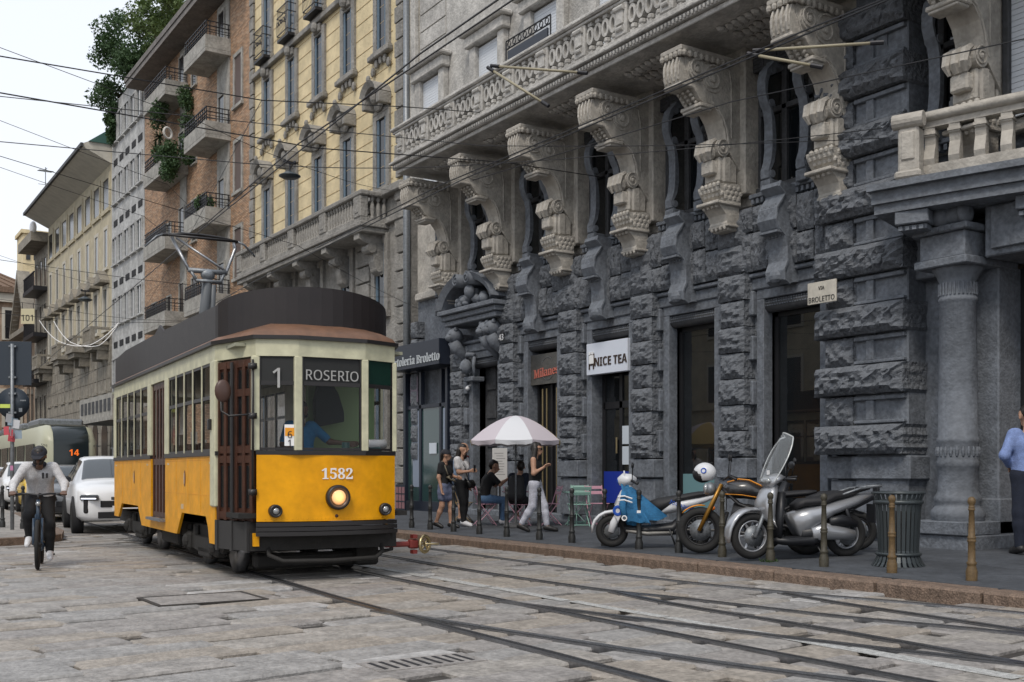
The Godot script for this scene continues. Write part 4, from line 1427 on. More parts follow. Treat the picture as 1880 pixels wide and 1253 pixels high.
func build_brick():
	var P := thing("brick_house", "brick apartment house with stacked concrete balconies and an overhanging eave", "building")
	var m: StandardMaterial3D = mats.brick
	if true:
		# fine course relief of small bricks
		var im := Image.create(128, 128, true, Image.FORMAT_RGB8)
		rng.seed = 5
		for r in 16:
			var off := 16 if r % 2 else 0
			for c in 4:
				var v := rng.randf_range(0.72, 1.0)
				var w := rng.randf_range(0.93, 1.0)
				for y in 8:
					for x in 32:
						var k := v if (y > 1 and x > 1) else 0.55
						im.set_pixel((c * 32 + x + off) % 128, r * 8 + y, Color(k, k * w, k * w * w))
		im.generate_mipmaps()
		m.albedo_texture = ImageTexture.create_from_image(im)
		m.albedo_color = Color(0.52, 0.36, 0.245).linear_to_srgb()
		m.uv1_scale = Vector3(0.9, 0.9, 0.9)
	var b := bl()
	wb(b, 14.9, 24.0, 0.2, 22.4, 42.65, 59.4)
	obj(b, "wall", m, P)
	b = bl()
	wb(b, 13.9, 24.2, 21.6, 21.85, 42.7, 59.4)
	wb(b, 13.85, 24.2, 21.85, 22.1, 42.7, 59.45)
	obj(b, "eave", mat("eave", Color(0.22, 0.20, 0.185), 0.8, "stain", 0.4), P)
	b = bl()
	wb(b, 14.84, 14.9, 0.3, 21.5, 45.3, 46.9)
	wb(b, 14.84, 14.9, 0.3, 21.5, 51.6, 52.6)
	obj(b, "render_panel", mats.concrete, P)
	var dp := mat("dim_pane", Color(0.012, 0.014, 0.017), 0.15)
	for fl in 6:
		var y := 19.1 - 3.6 * fl
		window_part(P, 14.9, y - 2.5, y - 0.45, 44.2, 0.85, mats.concrete, mats.shutter_brown, 0.16, 0.2)
		window_part(P, 14.84, y + 0.1, y + 2.0, 46.2, 0.75, mats.concrete, dp, 0.08, 0.3, "balcony_door")
		window_part(P, 14.9, y + 0.7, y + 1.6, 48.9, 0.6, mats.concrete, dp, 0.08, 0.3)
		window_part(P, 14.84, y + 0.1, y + 2.0, 52.2, 0.75, mats.concrete, dp, 0.08, 0.3, "balcony_door")
		window_part(P, 14.9, y + 0.1, y + 2.0, 50.4, 0.7, mats.concrete, dp, 0.08, 0.3, "balcony_door")
		window_part(P, 14.9, y + 0.6, y + 1.7, 54.6, 0.7, mats.concrete, dp, 0.08, 0.3)
		window_part(P, 14.9, y + 0.6, y + 1.7, 57.4, 0.8, mats.concrete, dp, 0.08, 0.3)
		if fl > 4: continue
		for e in [[45.2, 48.3], [51.4, 55.3]]:
			var bal := Node3D.new()
			bal.name = "balcony"
			P.add_child(bal, true)
			b = bl()
			# slab with a splayed far side, solid parapet
			wb(b, 13.8, 14.9, y - 0.16, y, e[0], e[1], 0.01)
			wb(b, 13.8, 13.92, y + 0.003, y + 0.55, e[0], e[1], 0.01)
			wb(b, 13.92, 14.9, y + 0.003, y + 0.55, e[0], e[0] + 0.12, 0.01)
			wb(b, 13.92, 14.9, y + 0.003, y + 0.55, e[1] - 0.12, e[1], 0.01)
			obj(b, "parapet", mats.concrete, bal)
			b = bl()
			for h in [0.68, 0.78, 0.92, 1.12]:
				var t := 0.035 if h > 0.85 else 0.016
				wb(b, 13.84, 13.9, y + h, y + h + t, e[0] + 0.02, e[1] - 0.02)
				wb(b, 13.9, 14.86, y + h, y + h + t, e[0] + 0.02, e[0] + 0.06)
			var np := int((e[1] - e[0]) / 0.28)
			for i in np + 1: wb(b, 13.85, 13.885, y + 0.55, y + 1.12, e[0] + 0.03 + i * 0.28, e[0] + 0.065 + i * 0.28)
			for i in 4: wb(b, 14.0 + i * 0.26, 14.03 + i * 0.26, y + 0.55, y + 1.12, e[0] + 0.03, e[0] + 0.06)
			if fl >= 2:
				for i in int((e[1] - e[0]) / 0.14): wb(b, 13.86, 13.875, y + 0.58, y + 1.05, e[0] + 0.05 + i * 0.14, e[0] + 0.12 + i * 0.14)
			obj(b, "railing", mats.iron, bal)

func build_far_buildings():
	var b := bl()
	var dp := mat("dim_pane", Color(0.012, 0.014, 0.017), 0.15)
	var pale_pane := mat("pale_pane", Color(0.10, 0.115, 0.13), 0.12)
	var P := thing("white_house", "narrow white modern house with rows of tall windows and small vents", "building")
	wb(b, 14.9, 26, 0.2, 22.9, 59.5, 67.0)
	obj(b, "wall", mats.white_wall, P)
	for fl in 6:
		var y := 20.5 - 3.55 * fl
		for i in 5:
			var c := 60.3 + i * 1.42
			var w: Node = window_part(P, 14.9, y, y + 1.55, c, 1.0, mats.white_wall, pale_pane, 0.1, 0.5, "window", 0.1)
			b = bl()
			wb(b, 14.84, 14.88, y, y + 1.55, c - 0.03, c + 0.03)
			obj(b, "mullion", mats.white_paint, w)
			b = bl()
			wb(b, 14.87, 14.9, y - 1.3, y - 0.95, c - 0.42, c + 0.42)
			obj(b, "vent", mats.black_matt, P)
	b = bl()
	wb(b, 12.9, 14.9, 4.2, 5.4, 58.0, 66.0)
	wb(b, 12.8, 14.9, 4.0, 4.2, 57.9, 66.1)
	var can := obj(b, "canopy", mats.concrete, P)
	for i in 8:
		b = bl()
		wb(b, 12.88, 12.9, 4.5, 5.15, 58.3 + i * 0.95, 58.9 + i * 0.95)
		obj(b, "canopy_opening", mats.grey_dark, can)
	P = thing("beige_house", "long beige house with pedimented windows, stone lower floors and a deep eave", "building")
	b = bl()
	wb(b, 14.9, 26, 9.4, 20.3, 67.0, 87.6)
	obj(b, "wall", mats.beige, P)
	b = bl()
	wb(b, 14.84, 26, 0.2, 9.4, 67.0, 87.6)
	for i in 11: wb(b, 14.8, 14.84, 0.5 + i * 0.8, 1.26 + i * 0.8, 67.0, 87.6)
	wb(b, 14.6, 14.84, 9.2, 9.42, 67.0, 87.6)
	obj(b, "stone_base", mats.beige_stone, P)
	b = bl()
	b.xf = Transform3D(Basis(), V(0, 0, 77.4))
	b.prism([[13.3, 20.35], [13.2, 20.5], [14.2, 21.0], [26, 22.5], [26, 20.0], [14.9, 19.6]], -10.3, 10.3)
	b.xf = Transform3D()
	obj(b, "eave", mat("eave_pale", Color(0.6, 0.57, 0.5), 0.85, "soft", 0.3), P)
	b = bl()
	wb(b, 13.15, 13.3, 20.35, 20.55, 67, 87.7)
	obj(b, "gutter", mats.grey_dark, P)
	b = bl()
	b.xf = Transform3D(Basis(), V(0, 0, 67.6))
	b.prism([[13.6, 20.7], [15.2, 21.9], [15.2, 20.7]], -0.6, 0.6)
	b.xf = Transform3D()
	obj(b, "green_gable", mat("copper", Color(0.05, 0.13, 0.11), 0.6), P)
	for i in 8:
		var c := 68.4 + i * 2.58
		window_part(P, 14.9, 17.1, 18.9, c, 1.5, mats.beige, dp, 0.3, 0.5, "loggia_opening", 0.05)
		window_part(P, 14.9, 13.6, 15.9, c, 0.75, mat("pale_trim", Color(0.5, 0.47, 0.4), 0.85), pale_pane, 0.2, 0.3)
		var w: Node = window_part(P, 14.9, 9.9, 12.3, c, 0.85, mats.pale_trim, pale_pane, 0.24, 0.3, "window", 0.1)
		b = bl()
		b.xf = Transform3D(Basis(Vector3(0, 0, 1), Vector3(0, 1, 0), Vector3(-1, 0, 0)), V(14.35, 0, c))
		b.prism([[-0.85, 12.75], [0.85, 12.75], [0, 13.4]], -0.55, 0.0)
		b.prism([[-0.85, 12.6], [0.85, 12.6], [0.85, 12.75], [-0.85, 12.75]], -0.55, 0.04)
		obj(b, "pediment", mats.beige_stone, w)
		window_part(P, 14.84, 6.2, 8.3, c, 0.8, mats.beige_stone, dp, 0.2, 0.3)
		b = bl()
		var arch := []
		for k in 9: arch.append([cos(PI * k / 8) * 0.75, 3.6 + sin(PI * k / 8) * 0.75])
		arch.append([-0.75, 0.4]); arch.append([0.75, 0.4])
		b.xf = Transform3D(Basis(Vector3(0, 0, 1), Vector3(0, 1, 0), Vector3(-1, 0, 0)), V(14.82, 0, c))
		b.prism(arch, -0.1, 0.05)
		obj(b, "arched_door", dp, P)
		if i in [0, 2, 4, 7]:
			var bal := Node3D.new()
			bal.name = "balcony"
			P.add_child(bal, true)
			b = bl()
			wb(b, 13.7, 14.84, 8.85, 9.05, c - 1.2, c + 1.2)
			wb(b, 13.85, 14.84, 8.55, 8.85, c - 1.0, c + 1.0)
			wb(b, 14.2, 14.84, 8.0, 8.55, c - 0.9, c - 0.6); wb(b, 14.2, 14.84, 8.0, 8.55, c + 0.6, c + 0.9)
			wb(b, 13.75, 13.9, 9.75, 9.9, c - 1.15, c + 1.15)
			wb(b, 13.9, 14.84, 9.75, 9.9, c - 1.15, c - 1.0)
			for s in [-1, 1]: wb(b, 13.75, 14.0, 9.05, 9.75, c + s * 1.15, c + s * 0.9)
			for k in 7: wb(b, 13.78, 13.88, 9.05, 9.75, c - 0.78 + k * 0.24, c - 0.68 + k * 0.24)
			obj(b, "balustrade", mats.beige_stone, bal)
	# narrow dark house with balconies further on
	P = thing("narrow_house", "narrow grey brown house with small iron balconies beyond the beige house", "building")
	b = bl()
	wb(b, 14.9, 26, 0.2, 19.0, 87.7, 93.6)
	wb(b, 13.7, 26, 18.6, 19.3, 87.7, 93.8)
	obj(b, "wall", mats.beige_stone, P)
	for fl in 5:
		var y := 1.4 + fl * 3.5
		for c in [88.7, 90.6, 92.5]: window_part(P, 14.9, y, y + 2.2, c, 0.9, mats.beige_stone, dp, 0.15, 0.3)
		if fl > 1:
			b = bl()
			wb(b, 13.9, 14.9, y - 0.4, y - 0.1, 88.0, 92.8)
			for i in 16: wb(b, 13.95, 13.99, y - 0.1, y + 0.9, 88.05 + i * 0.31, 88.1 + i * 0.31)
			wb(b, 13.92, 14.02, y + 0.9, y + 0.98, 88.0, 92.8)
			obj(b, "balcony", mats.iron, P)
	# house closing the street
	P = thing("end_house", "pinkish house with tiled hip roof closing the end of the street", "building")
	b = bl()
	wb(b, -12, 16.6, 0.2, 17.2, 106.0, 118.0)
	obj(b, "wall", mats.pink_wall, P)
	b = bl()
	b.loft([[V(-12.6, 17.2, 105.2), V(17.2, 17.2, 105.2), V(17.2, 17.2, 119), V(-12.6, 17.2, 119)], [V(-12.6, 17.7, 105.2), V(17.2, 17.7, 105.2), V(17.2, 17.7, 119), V(-12.6, 17.7, 119)], [V(-7, 20.6, 111), V(12.5, 20.6, 111), V(12.5, 20.6, 113), V(-7, 20.6, 113)]], true, true, true)
	var rf := obj(b, "roof", mats.roof_tile, P)
	b = bl()
	for i in 34: b.tube([V(-7 + i * 0.58, 20.65, 111), V(-12.4 + i * 0.88, 17.75, 105.2)], 0.07, 4)
	obj(b, "tile_ridge", mats.roof_tile, rf)
	b = bl()
	wb(b, -12.3, 16.9, 16.4, 17.2, 105.5, 106.0)
	wb(b, -12.1, 16.7, 8.3, 8.7, 105.7, 106.0)
	obj(b, "cornice", mats.pale_trim, P)
	for fl in 4:
		for i in 9:
			b = bl()
			var x := -9.0 + i * 3.0
			var y := 1.5 + fl * 3.9
			wb(b, x - 0.85, x + 0.85, y - 0.15, y + 2.75, 105.8, 106.0)
			var w := obj(b, "window", mats.pale_trim, P)
			b = bl()
			wb(b, x - 0.6, x + 0.6, y, y + 2.5, 105.75, 105.8)
			obj(b, "pane", dp, w)
			if fl > 1:
				b = bl()
				for k in 7: wb(b, x - 0.6 + k * 0.19, x - 0.56 + k * 0.19, y, y + 0.95, 105.6, 105.64)
				wb(b, x - 0.65, x + 0.65, y + 0.95, y + 1.02, 105.58, 105.66)
				obj(b, "iron_rail", mats.iron, w)
	P = thing("church_front", "stone church front with a sloping pediment beside the end house", "building")
	b = bl()
	wb(b, 15.4, 26, 0.2, 13.2, 94.0, 102.0)
	b.xf = Transform3D(Basis(Vector3(0, 0, 1), Vector3(0, 1, 0), Vector3(-1, 0, 0)), V(14.8, 0, 98.0))
	b.prism([[-3.6, 13.2], [3.6, 13.2], [0, 17.6]], -8.0, 0.0)
	obj(b, "wall", mats.pink_wall, P)
	b = bl()
	b.xf = Transform3D(Basis(Vector3(0, 0, 1), Vector3(0, 1, 0), Vector3(-1, 0, 0)), V(14.8, 0, 98.0))
	b.prism([[-4.0, 13.0], [-3.7, 13.0], [0, 17.3], [3.7, 13.0], [4.0, 13.0], [0, 18.0]], -0.4, 0.6)
	b.prism([[-4.0, 12.6], [4.0, 12.6], [4.0, 13.0], [-4.0, 13.0]], -0.4, 0.6)
	for i in 12:
		for s in [-1, 1]: b.box(Vector3(s * (3.6 - i * 0.3), 13.2 + i * 0.35, 0.3), Vector3(0.14, 0.25, 0.4))
	obj(b, "pediment", mats.beige_stone, P)
	b = bl()
	for i in 3: wb(b, 15.35, 15.4, 2, 8.5, 95.4 + i * 1.9, 96.5 + i * 1.9)
	obj(b, "niche", dp, P)
	P = thing("distant_block", "yellow ochre roof block rising behind the tiled roof", "building")
	b = bl()
	wb(b, 18.9, 21.4, 0.2, 26.8, 126, 130)
	wb(b, 18.7, 21.6, 26.8, 27.2, 125.8, 130.2)
	obj(b, "wall", mats.yellow_wall, P)
	for i in 3:
		b = bl()
		wb(b, 19.2 + i * 0.75, 19.6 + i * 0.75, 24.0, 25.6, 125.9, 126.0)
		obj(b, "window", dp, P)
	# aerial and satellite dish on the beige roof
	var t := thing("roof_aerial", "thin television aerial standing on the beige roof edge", "aerial", V(14.6, 20.4, 87.0))
	b = bl()
	b.tube([Vector3.ZERO, Vector3(0, 3.6, 0)], 0.035, 5)
	obj(b, "mast", mats.galv, t)
	b = bl()
	for i in 5: b.tube([Vector3(-0.5, 3.4 - i * 0.04, 0.25 * i - 0.5), Vector3(0.5, 3.4 - i * 0.04, 0.25 * i - 0.5)], 0.02, 4)
	b.tube([Vector3(0, 3.4, -0.6), Vector3(0, 3.4, 0.6)], 0.025, 4)
	b.tube([Vector3(-0.5, 2.3, 0), Vector3(0.5, 2.3, 0)], 0.02, 4)
	obj(b, "antenna", mats.galv, t)
	b = bl()
	b.smooth()
	b.ball(V(13.9, 19.6, 88.0), Vector3(0.25, 0.5, 0.5), 14, 8)
	tag(obj(b, "satellite_dish", mats.white_paint), "white satellite dish at the far end of the beige eave", "dish")
	# facade across the street, seen mirrored in the shop windows
	P = thing("facing_house", "tall cream house across the street, mirrored in the shop windows", "building")
	b = bl()
	wb(b, -26, -15, 0.0, 17.0, 27.0, 62.0)
	wb(b, -15, -14.6, 16.5, 17.2, 27.0, 62.0)
	wb(b, -15, -14.8, 5.0, 5.4, 27.0, 62.0)
	obj(b, "wall", mats.beige, P)
	for i in 11:
		for fl in 4:
			b = bl()
			wb(b, -15.05, -14.9, 1.0 + fl * 4.1, 3.6 + fl * 4.1, 28.5 + i * 3.1, 29.8 + i * 3.1)
			var w := obj(b, "window", mats.pale_trim, P)
			b = bl()
			wb(b, -14.9, -14.88, 1.15 + fl * 4.1, 3.45 + fl * 4.1, 28.65 + i * 3.1, 29.65 + i * 3.1)
			obj(b, "pane", dp, w)


# ---------- the yellow tram ----------
func strip(b: Bld, pts: Array, y0: float, y1: float, off := 0.0, t := 0.03):
	# wall that follows a plan line (x, z), pushed outwards by off
	var rings := []
	for i in pts.size():
		var tg: Vector2 = (pts[min(i + 1, pts.size() - 1)] - pts[max(i - 1, 0)]).normalized()
		var n := Vector2(-tg.y, tg.x)
		if n.dot(pts[i] - Vector2(0, -5.1)) < 0: n = -n
		var o: Vector2 = pts[i] + n * off
		var q: Vector2 = o - n * t
		rings.append([Vector3(o.x, y0, o.y), Vector3(o.x, y1, o.y), Vector3(q.x, y1, q.y), Vector3(q.x, y0, q.y)])
	b.loft(rings, true, true, true)

func along(a: Vector2, c: Vector2, f: float) -> Vector2:
	return a.lerp(c, f)

func build_tram():
	var yel := mat("tram_yellow", Color(0.86, 0.385, 0.004), 0.42, "soft", 0.7)
	yel.metallic_specular = 0.35
	var yel2 := yel
	var crm := mat("tram_cream", Color(0.62, 0.60, 0.42), 0.45, "soft", 0.9)
	var blk := mat("tram_black", Color(0.016, 0.014, 0.014), 0.4)
	var brn := mat("tram_wood", Color(0.085, 0.032, 0.018), 0.45, "fine", 1.4)
	var roofm := mat("tram_roof", Color(0.20, 0.10, 0.055), 0.55, "stain", 0.7)
	var shr := mat("tram_shroud", Color(0.018, 0.013, 0.013), 0.5, "soft", 0.8)
	var und := mat("tram_under", Color(0.022, 0.02, 0.018), 0.8, "fine", 2.0)
	var grn := mat("tram_green", Color(0.20, 0.30, 0.14), 0.6)
	var T := thing("yellow_tram", "vintage yellow and cream tram numbered 1582 coming down the street", "tram", V(5.4, 0, 12.5), -0.0716)
	var FL := [Vector2(-0.9, -0.18), Vector2(-0.68, -0.09), Vector2(-0.43, -0.03), Vector2(-0.2, -0.004), Vector2(0, 0.004), Vector2(0.2, -0.004), Vector2(0.43, -0.03), Vector2(0.68, -0.09), Vector2(0.9, -0.18)]
	var F5 := [Vector2(-0.9, -0.2), Vector2(-0.43, -0.01), Vector2(0.43, -0.01), Vector2(0.9, -0.2)]
	var B := [Vector2(0.9, -0.2), Vector2(1.175, -1.1), Vector2(1.175, -9.2), Vector2(0.9, -10.1), Vector2(0.43, -10.3), Vector2(-0.43, -10.3), Vector2(-0.9, -10.1), Vector2(-1.175, -9.2), Vector2(-1.175, -5.44)]
	var b := bl()
	FL = smooth_line(FL, 4)
	strip(b, FL, 0.74, 1.55)
	var fp := obj(b, "front_panel", yel, T)
	b = bl()
	wb(b, -0.93, -0.86, 0.44, 0.6, 0.2, 0.3)
	obj(b, "corner_foot", yel, T)
	# rear and right side panelling
	b = bl()
	strip(b, B.slice(2, 8), 0.62, 1.55)
	obj(b, "rear_panel", yel2, T)
	b = bl()
	strip(b, [Vector2(1.175, -1.1), Vector2(1.175, -9.2)], 0.62, 1.55)
	obj(b, "right_panel", yel2, T)
	var side := Basis(Vector3(0, 0, 1), Vector3(0, 1, 0), Vector3(-1, 0, 0))
	b = bl()
	b.xf = Transform3D(side, Vector3(-1.155, 0, 0))
	b.prism([[-1.1, 1.55], [-1.1, 0.42], [-1.42, 0.42], [-1.5, 0.62], [-1.62, 0.76], [-3.1, 0.76], [-3.45, 0.44], [-4.3, 0.44], [-4.3, 1.55]], -0.02, 0.02)
	obj(b, "side_panel", yel2, T)
	b = bl()
	b.xf = Transform3D(side, Vector3(-1.155, 0, 0))
	b.prism([[-5.44, 1.55], [-5.44, 0.44], [-6.3, 0.44], [-6.65, 0.76], [-8.35, 0.76], [-8.7, 0.5], [-8.9, 0.5], [-9.2, 0.5], [-9.2, 1.55]], -0.02, 0.02)
	obj(b, "side_panel", yel2, T)
	b = bl()
	b.xf = Transform3D(side, Vector3(-1.155, 0, 0))
	b.prism([[-4.3, 0.44], [-4.3, 0.62], [-5.44, 0.62], [-5.44, 0.44]], -0.02, 0.02)
	obj(b, "door_sill", yel2, T)
	b = bl()
	wb(b, -1.26, -1.1, 0.58, 0.62, 4.28, 5.46)
	obj(b, "step_edge", mats.galv, T)
	# seams and rivets of the side sheets
	b = bl()
	for g in [[1.12, 4.28], [5.46, 9.18]]:
		wb(b, -1.179, -1.172, 1.035, 1.045, g[0], g[1])
		wb(b, -1.179, -1.172, 1.5, 1.508, g[0], g[1])
		for k in 3: wb(b, -1.1785, -1.172, 0.8, 1.5, lerpf(g[0], g[1], 0.25 * (k + 1)) - 0.004, lerpf(g[0], g[1], 0.25 * (k + 1)) + 0.004)
		for k in 36: b.ball(Vector3(-1.176, 1.525, -lerpf(g[0], g[1], (k + 0.5) / 36.0)), Vector3(0.004, 0.009, 0.009), 6, 3)
	for k in 28:
		var p: Vector2 = FL[k + 2]
		b.ball(Vector3(p.x, 0.77, p.y + 0.001), Vector3(0.008, 0.008, 0.004), 6, 3)
	obj(b, "rivet_seam", yel2, T).set_meta("kind", "stuff")
	# crests and small stencils on the side
	for z in [-2.9, -7.0]:
		b = bl()
		b.xf = Transform3D(side, Vector3(-1.178, 1.25, z))
		b.ball(Vector3.ZERO, Vector3(0.055, 0.12, 0.006), 12, 6)
		var cr := obj(b, "crest", mat("crest", Color(0.16, 0.06, 0.03), 0.5), T)
		b = bl()
		b.xf = Transform3D(side, Vector3(-1.186, 1.25, z))
		b.box(Vector3.ZERO, Vector3(0.05, 0.15, 0.003)); b.box(Vector3(0, 0.0, 0.002), Vector3(0.07, 0.03, 0.003))
		obj(b, "shield", mat("shield", Color(0.5, 0.36, 0.25), 0.5), cr)
	b = bl()
	for z in [-1.3, -4.0, -5.7, -8.9]:
		for k in 5: b.box(Vector3(-1.177, 1.46, z - 0.03 * k), Vector3(0.003, 0.03, 0.018))
	for k in 4: b.box(Vector3(-1.177, 0.85, -3.0 - 0.045 * k), Vector3(0.003, 0.07, 0.026))
	obj(b, "stencil", mat("stencil", Color(0.55, 0.45, 0.3), 0.6), T)
	b = bl()
	strip(b, F5, 1.553, 1.605, 0.02, 0.06)
	strip(b, [Vector2(-1.175, -1.02), Vector2(-1.175, -4.3)], 1.553, 1.605, 0.02, 0.06)
	strip(b, [Vector2(-1.175, -5.44), Vector2(-1.175, -9.2)], 1.553, 1.605, 0.02, 0.06)
	strip(b, B.slice(0, 8), 1.553, 1.605, 0.02, 0.06)
	obj(b, "waist_rail", blk, T)
	# cream framing: header, posts
	var full := [Vector2(-1.175, -9.2), Vector2(-1.175, -1.1), Vector2(-0.9, -0.2), Vector2(-0.43, -0.01), Vector2(0.43, -0.01), Vector2(0.9, -0.2), Vector2(1.175, -1.1), Vector2(1.175, -9.2), Vector2(0.9, -10.1), Vector2(0.43, -10.3), Vector2(-0.43, -10.3), Vector2(-0.9, -10.1), Vector2(-1.175, -9.2)]
	b = bl()
	strip(b, full, 2.75, 2.96, 0.006, 0.06)
	obj(b, "header", crm, T)
	var posts := [[-0.9, -0.2, 0.1], [-0.43, -0.01, 0.1], [0.43, -0.01, 0.09], [0.9, -0.2, 0.07]]
	for p in posts:
		b = bl()
		b.box(Vector3(p[0], 2.175, p[1] - 0.02), Vector3(p[2], 1.15, 0.07), 0.012)
		obj(b, "window_post", crm, T)
	b = bl()
	wb(b, -1.2, -1.1, 0.9, 2.76, 1.04, 1.3, 0.015)
	obj(b, "corner_post", crm, T)
	for z in [4.17, 5.57]:
		b = bl()
		wb(b, -1.19, -1.11, 1.605, 2.76, z - 0.13, z + 0.13, 0.01)
		obj(b, "door_post", crm, T)
	b = bl()
	wb(b, -1.19, -1.11, 1.605, 2.76, 9.0, 9.22, 0.01)
	obj(b, "corner_post", crm, T)
	for x in [-1.16, 1.16]:
		for g in [[1.3, 4.04], [5.7, 9.0]]:
			for i in 6:
				if x > 0 or (i > 0 and i < 5):
					b = bl()
					var z: float = lerpf(g[0], g[1], i / 5.0)
					wb(b, x - 0.02, x + 0.02, 1.605, 2.75, z - 0.025, z + 0.025)
					obj(b, "mullion", crm, T)
			for i in 5:
				var z0: float = lerpf(g[0], g[1], i / 5.0) + 0.03
				var z1: float = lerpf(g[0], g[1], (i + 1) / 5.0) - 0.03
				b = bl()
				wb(b, x - 0.012, x + 0.012, 1.605, 1.64, z0, z1); wb(b, x - 0.012, x + 0.012, 2.715, 2.75, z0, z1)
				wb(b, x - 0.015, x + 0.015, 2.28, 2.33, z0, z1)
				wb(b, x - 0.012, x + 0.012, 1.64, 2.715, z0, z0 + 0.02); wb(b, x - 0.012, x + 0.012, 1.64, 2.715, z1 - 0.02, z1)
				var w := obj(b, "side_window", blk, T)
				b = bl()
				wb(b, x - 0.003, x + 0.003, 1.64, 2.715, z0 + 0.02, z1 - 0.02)
				obj(b, "pane", mats.tram_glass, w)
	b = bl()
	wb(b, 1.12, 1.19, 1.605, 2.76, 4.04, 5.7)
	obj(b, "right_wall", crm, T)
	# middle door
	b = bl()
	wb(b, -1.13, -1.09, 0.62, 2.75, 4.3, 5.44)
	for z in [4.34, 4.62, 4.87, 5.12, 5.4]: wb(b, -1.15, -1.09, 0.62, 2.75, z - 0.04, z + 0.04)
	for y in [0.66, 1.5, 2.7]: wb(b, -1.148, -1.09, y - 0.05, y + 0.05, 4.3, 5.44)
	var md := obj(b, "middle_door", brn, T)
	b = bl()
	for z in [4.48, 4.745, 4.995, 5.26]: wb(b, -1.136, -1.13, 1.58, 2.62, z - 0.09, z + 0.09)
	obj(b, "pane", mats.pane_dark, md)
	# front door: four brown panels between the corner and the nose
	var da := Vector2(-1.165, -1.06)
	var dc := Vector2(-0.93, -0.27)
	b = bl()
	strip(b, [da, dc], 0.74, 2.72, -0.03, 0.03)
	for f in [0.03, 0.24, 0.46, 0.54, 0.76, 0.97]:
		var p := along(da, dc, f)
		var q := (dc - da).normalized() * 0.032
		strip(b, [p - q, p + q], 0.74, 2.72, 0.0, 0.05)
	for y in [0.8, 1.5, 1.62, 2.32, 2.68]: strip(b, [da, dc], y - 0.045, y + 0.045, -0.004, 0.04)
	var fd := obj(b, "front_door", brn, T)
	b = bl()
	for f in [0.135, 0.35, 0.65, 0.865]:
		var p := along(da, dc, f)
		var q := (dc - da).normalized() * 0.075
		strip(b, [p - q, p + q], 1.68, 2.6, -0.022, 0.004)
		strip(b, [p - q, p + q], 0.9, 1.42, -0.022, 0.004)
	obj(b, "pane", mats.pane_dark, fd)
	b = bl()
	for f in [0.485, 0.515]:
		var p := along(da, dc, f)
		b.tube([Vector3(p.x - 0.03, 0.76, p.y + 0.01), Vector3(p.x - 0.03, 2.7, p.y + 0.01)], 0.014, 6)
	obj(b, "edge_seal", blk, fd)
	# windscreens with their blinds
	var wn := [[Vector2(-0.86, -0.185), Vector2(-0.47, -0.03)], [Vector2(-0.385, -0.02), Vector2(0.385, -0.02)], [Vector2(0.47, -0.03), Vector2(0.87, -0.19)]]
	for i in 3:
		b = bl()
		strip(b, wn[i], 1.61, 1.64, 0.0, 0.03); strip(b, wn[i], 2.4, 2.45, 0.0, 0.03)
		strip(b, [wn[i][0], along(wn[i][0], wn[i][1], 0.03)], 1.64, 2.75, 0.0, 0.03)
		strip(b, [along(wn[i][0], wn[i][1], 0.97), wn[i][1]], 1.64, 2.75, 0.0, 0.03)
		var w := obj(b, "windscreen", blk, T)
		b = bl()
		strip(b, wn[i], 1.64, 2.4, -0.012, 0.004)
		obj(b, "pane", mats.tram_glass, w)
		b = bl()
		strip(b, wn[i], 2.45, 2.75, -0.016, 0.02)
		obj(b, "blind_box", mat("blind", Color(0.014, 0.015, 0.015), 0.7) if i < 2 else mat("blind_green", Color(0.008, 0.03, 0.022), 0.2), w)
	var wt := mat("sign_pale", Color(0.36, 0.36, 0.35), 0.7)
	text("ROSERIO", 0.125, 0.006, wt, fp, Transform3D(Basis(), Vector3(0.0, 2.53, -0.012)), "destination_lettering")
	text("1", 0.24, 0.006, wt, fp, Transform3D(Basis(Vector3.UP, -0.38), Vector3(-0.665, 2.48, -0.09)), "route_number")
	text("1582", 0.135, 0.006, mats.white_paint, fp, Transform3D(Basis(), Vector3(0.06, 1.32, 0.008)), "fleet_number", "Droid Serif", true)
	b = bl()
	b.xf = Transform3D(Basis(Vector3.UP, -0.38), Vector3(-0.53, 1.79, -0.05))
	b.box(Vector3.ZERO, Vector3(0.12, 0.26, 0.005))
	var stk := obj(b, "sticker", mats.white_paint, T)
	b = bl()
	b.xf = Transform3D(Basis(Vector3.UP, -0.38), Vector3(-0.53, 1.83, -0.045))
	b.box(Vector3.ZERO, Vector3(0.11, 0.1, 0.004))
	obj(b, "orange_field", mat("sticker_orange", Color(0.75, 0.3, 0.01), 0.5), stk)
	text("6", 0.085, 0.004, blk, stk, Transform3D(Basis(Vector3.UP, -0.38), Vector3(-0.53, 1.795, -0.04)))
	text("1", 0.085, 0.004, blk, stk, Transform3D(Basis(Vector3.UP, -0.38), Vector3(-0.53, 1.69, -0.04)))
	# lamps
	for l in [[0.06, 1.03, 0.0, 0.155, 0.095], [-0.7, 0.87, -0.1, 0.08, 0.045], [0.72, 0.87, -0.105, 0.08, 0.045]]:
		b = bl()
		b.smooth()
		b.xf = Transform3D(Basis(Vector3(1, 0, 0), Vector3(0, 0, 1), Vector3(0, -1, 0)), Vector3(l[0], l[1], l[2]))
		b.lathe(Vector3.ZERO, [[l[3] * 0.9, -0.04], [l[3], 0.0], [l[3], 0.05], [l[3] * 0.92, 0.085], [l[4] * 1.1, 0.075], [l[4], 0.05], [0.001, 0.045]], 28)
		var hl := obj(b, "headlight" if l[3] > 0.1 else "marker_light", blk, T)
		b = bl()
		b.smooth()
		b.ball(Vector3(l[0], l[1], l[2] + 0.055), Vector3(l[4], l[4], 0.035), 18, 8)
		var lm: StandardMaterial3D
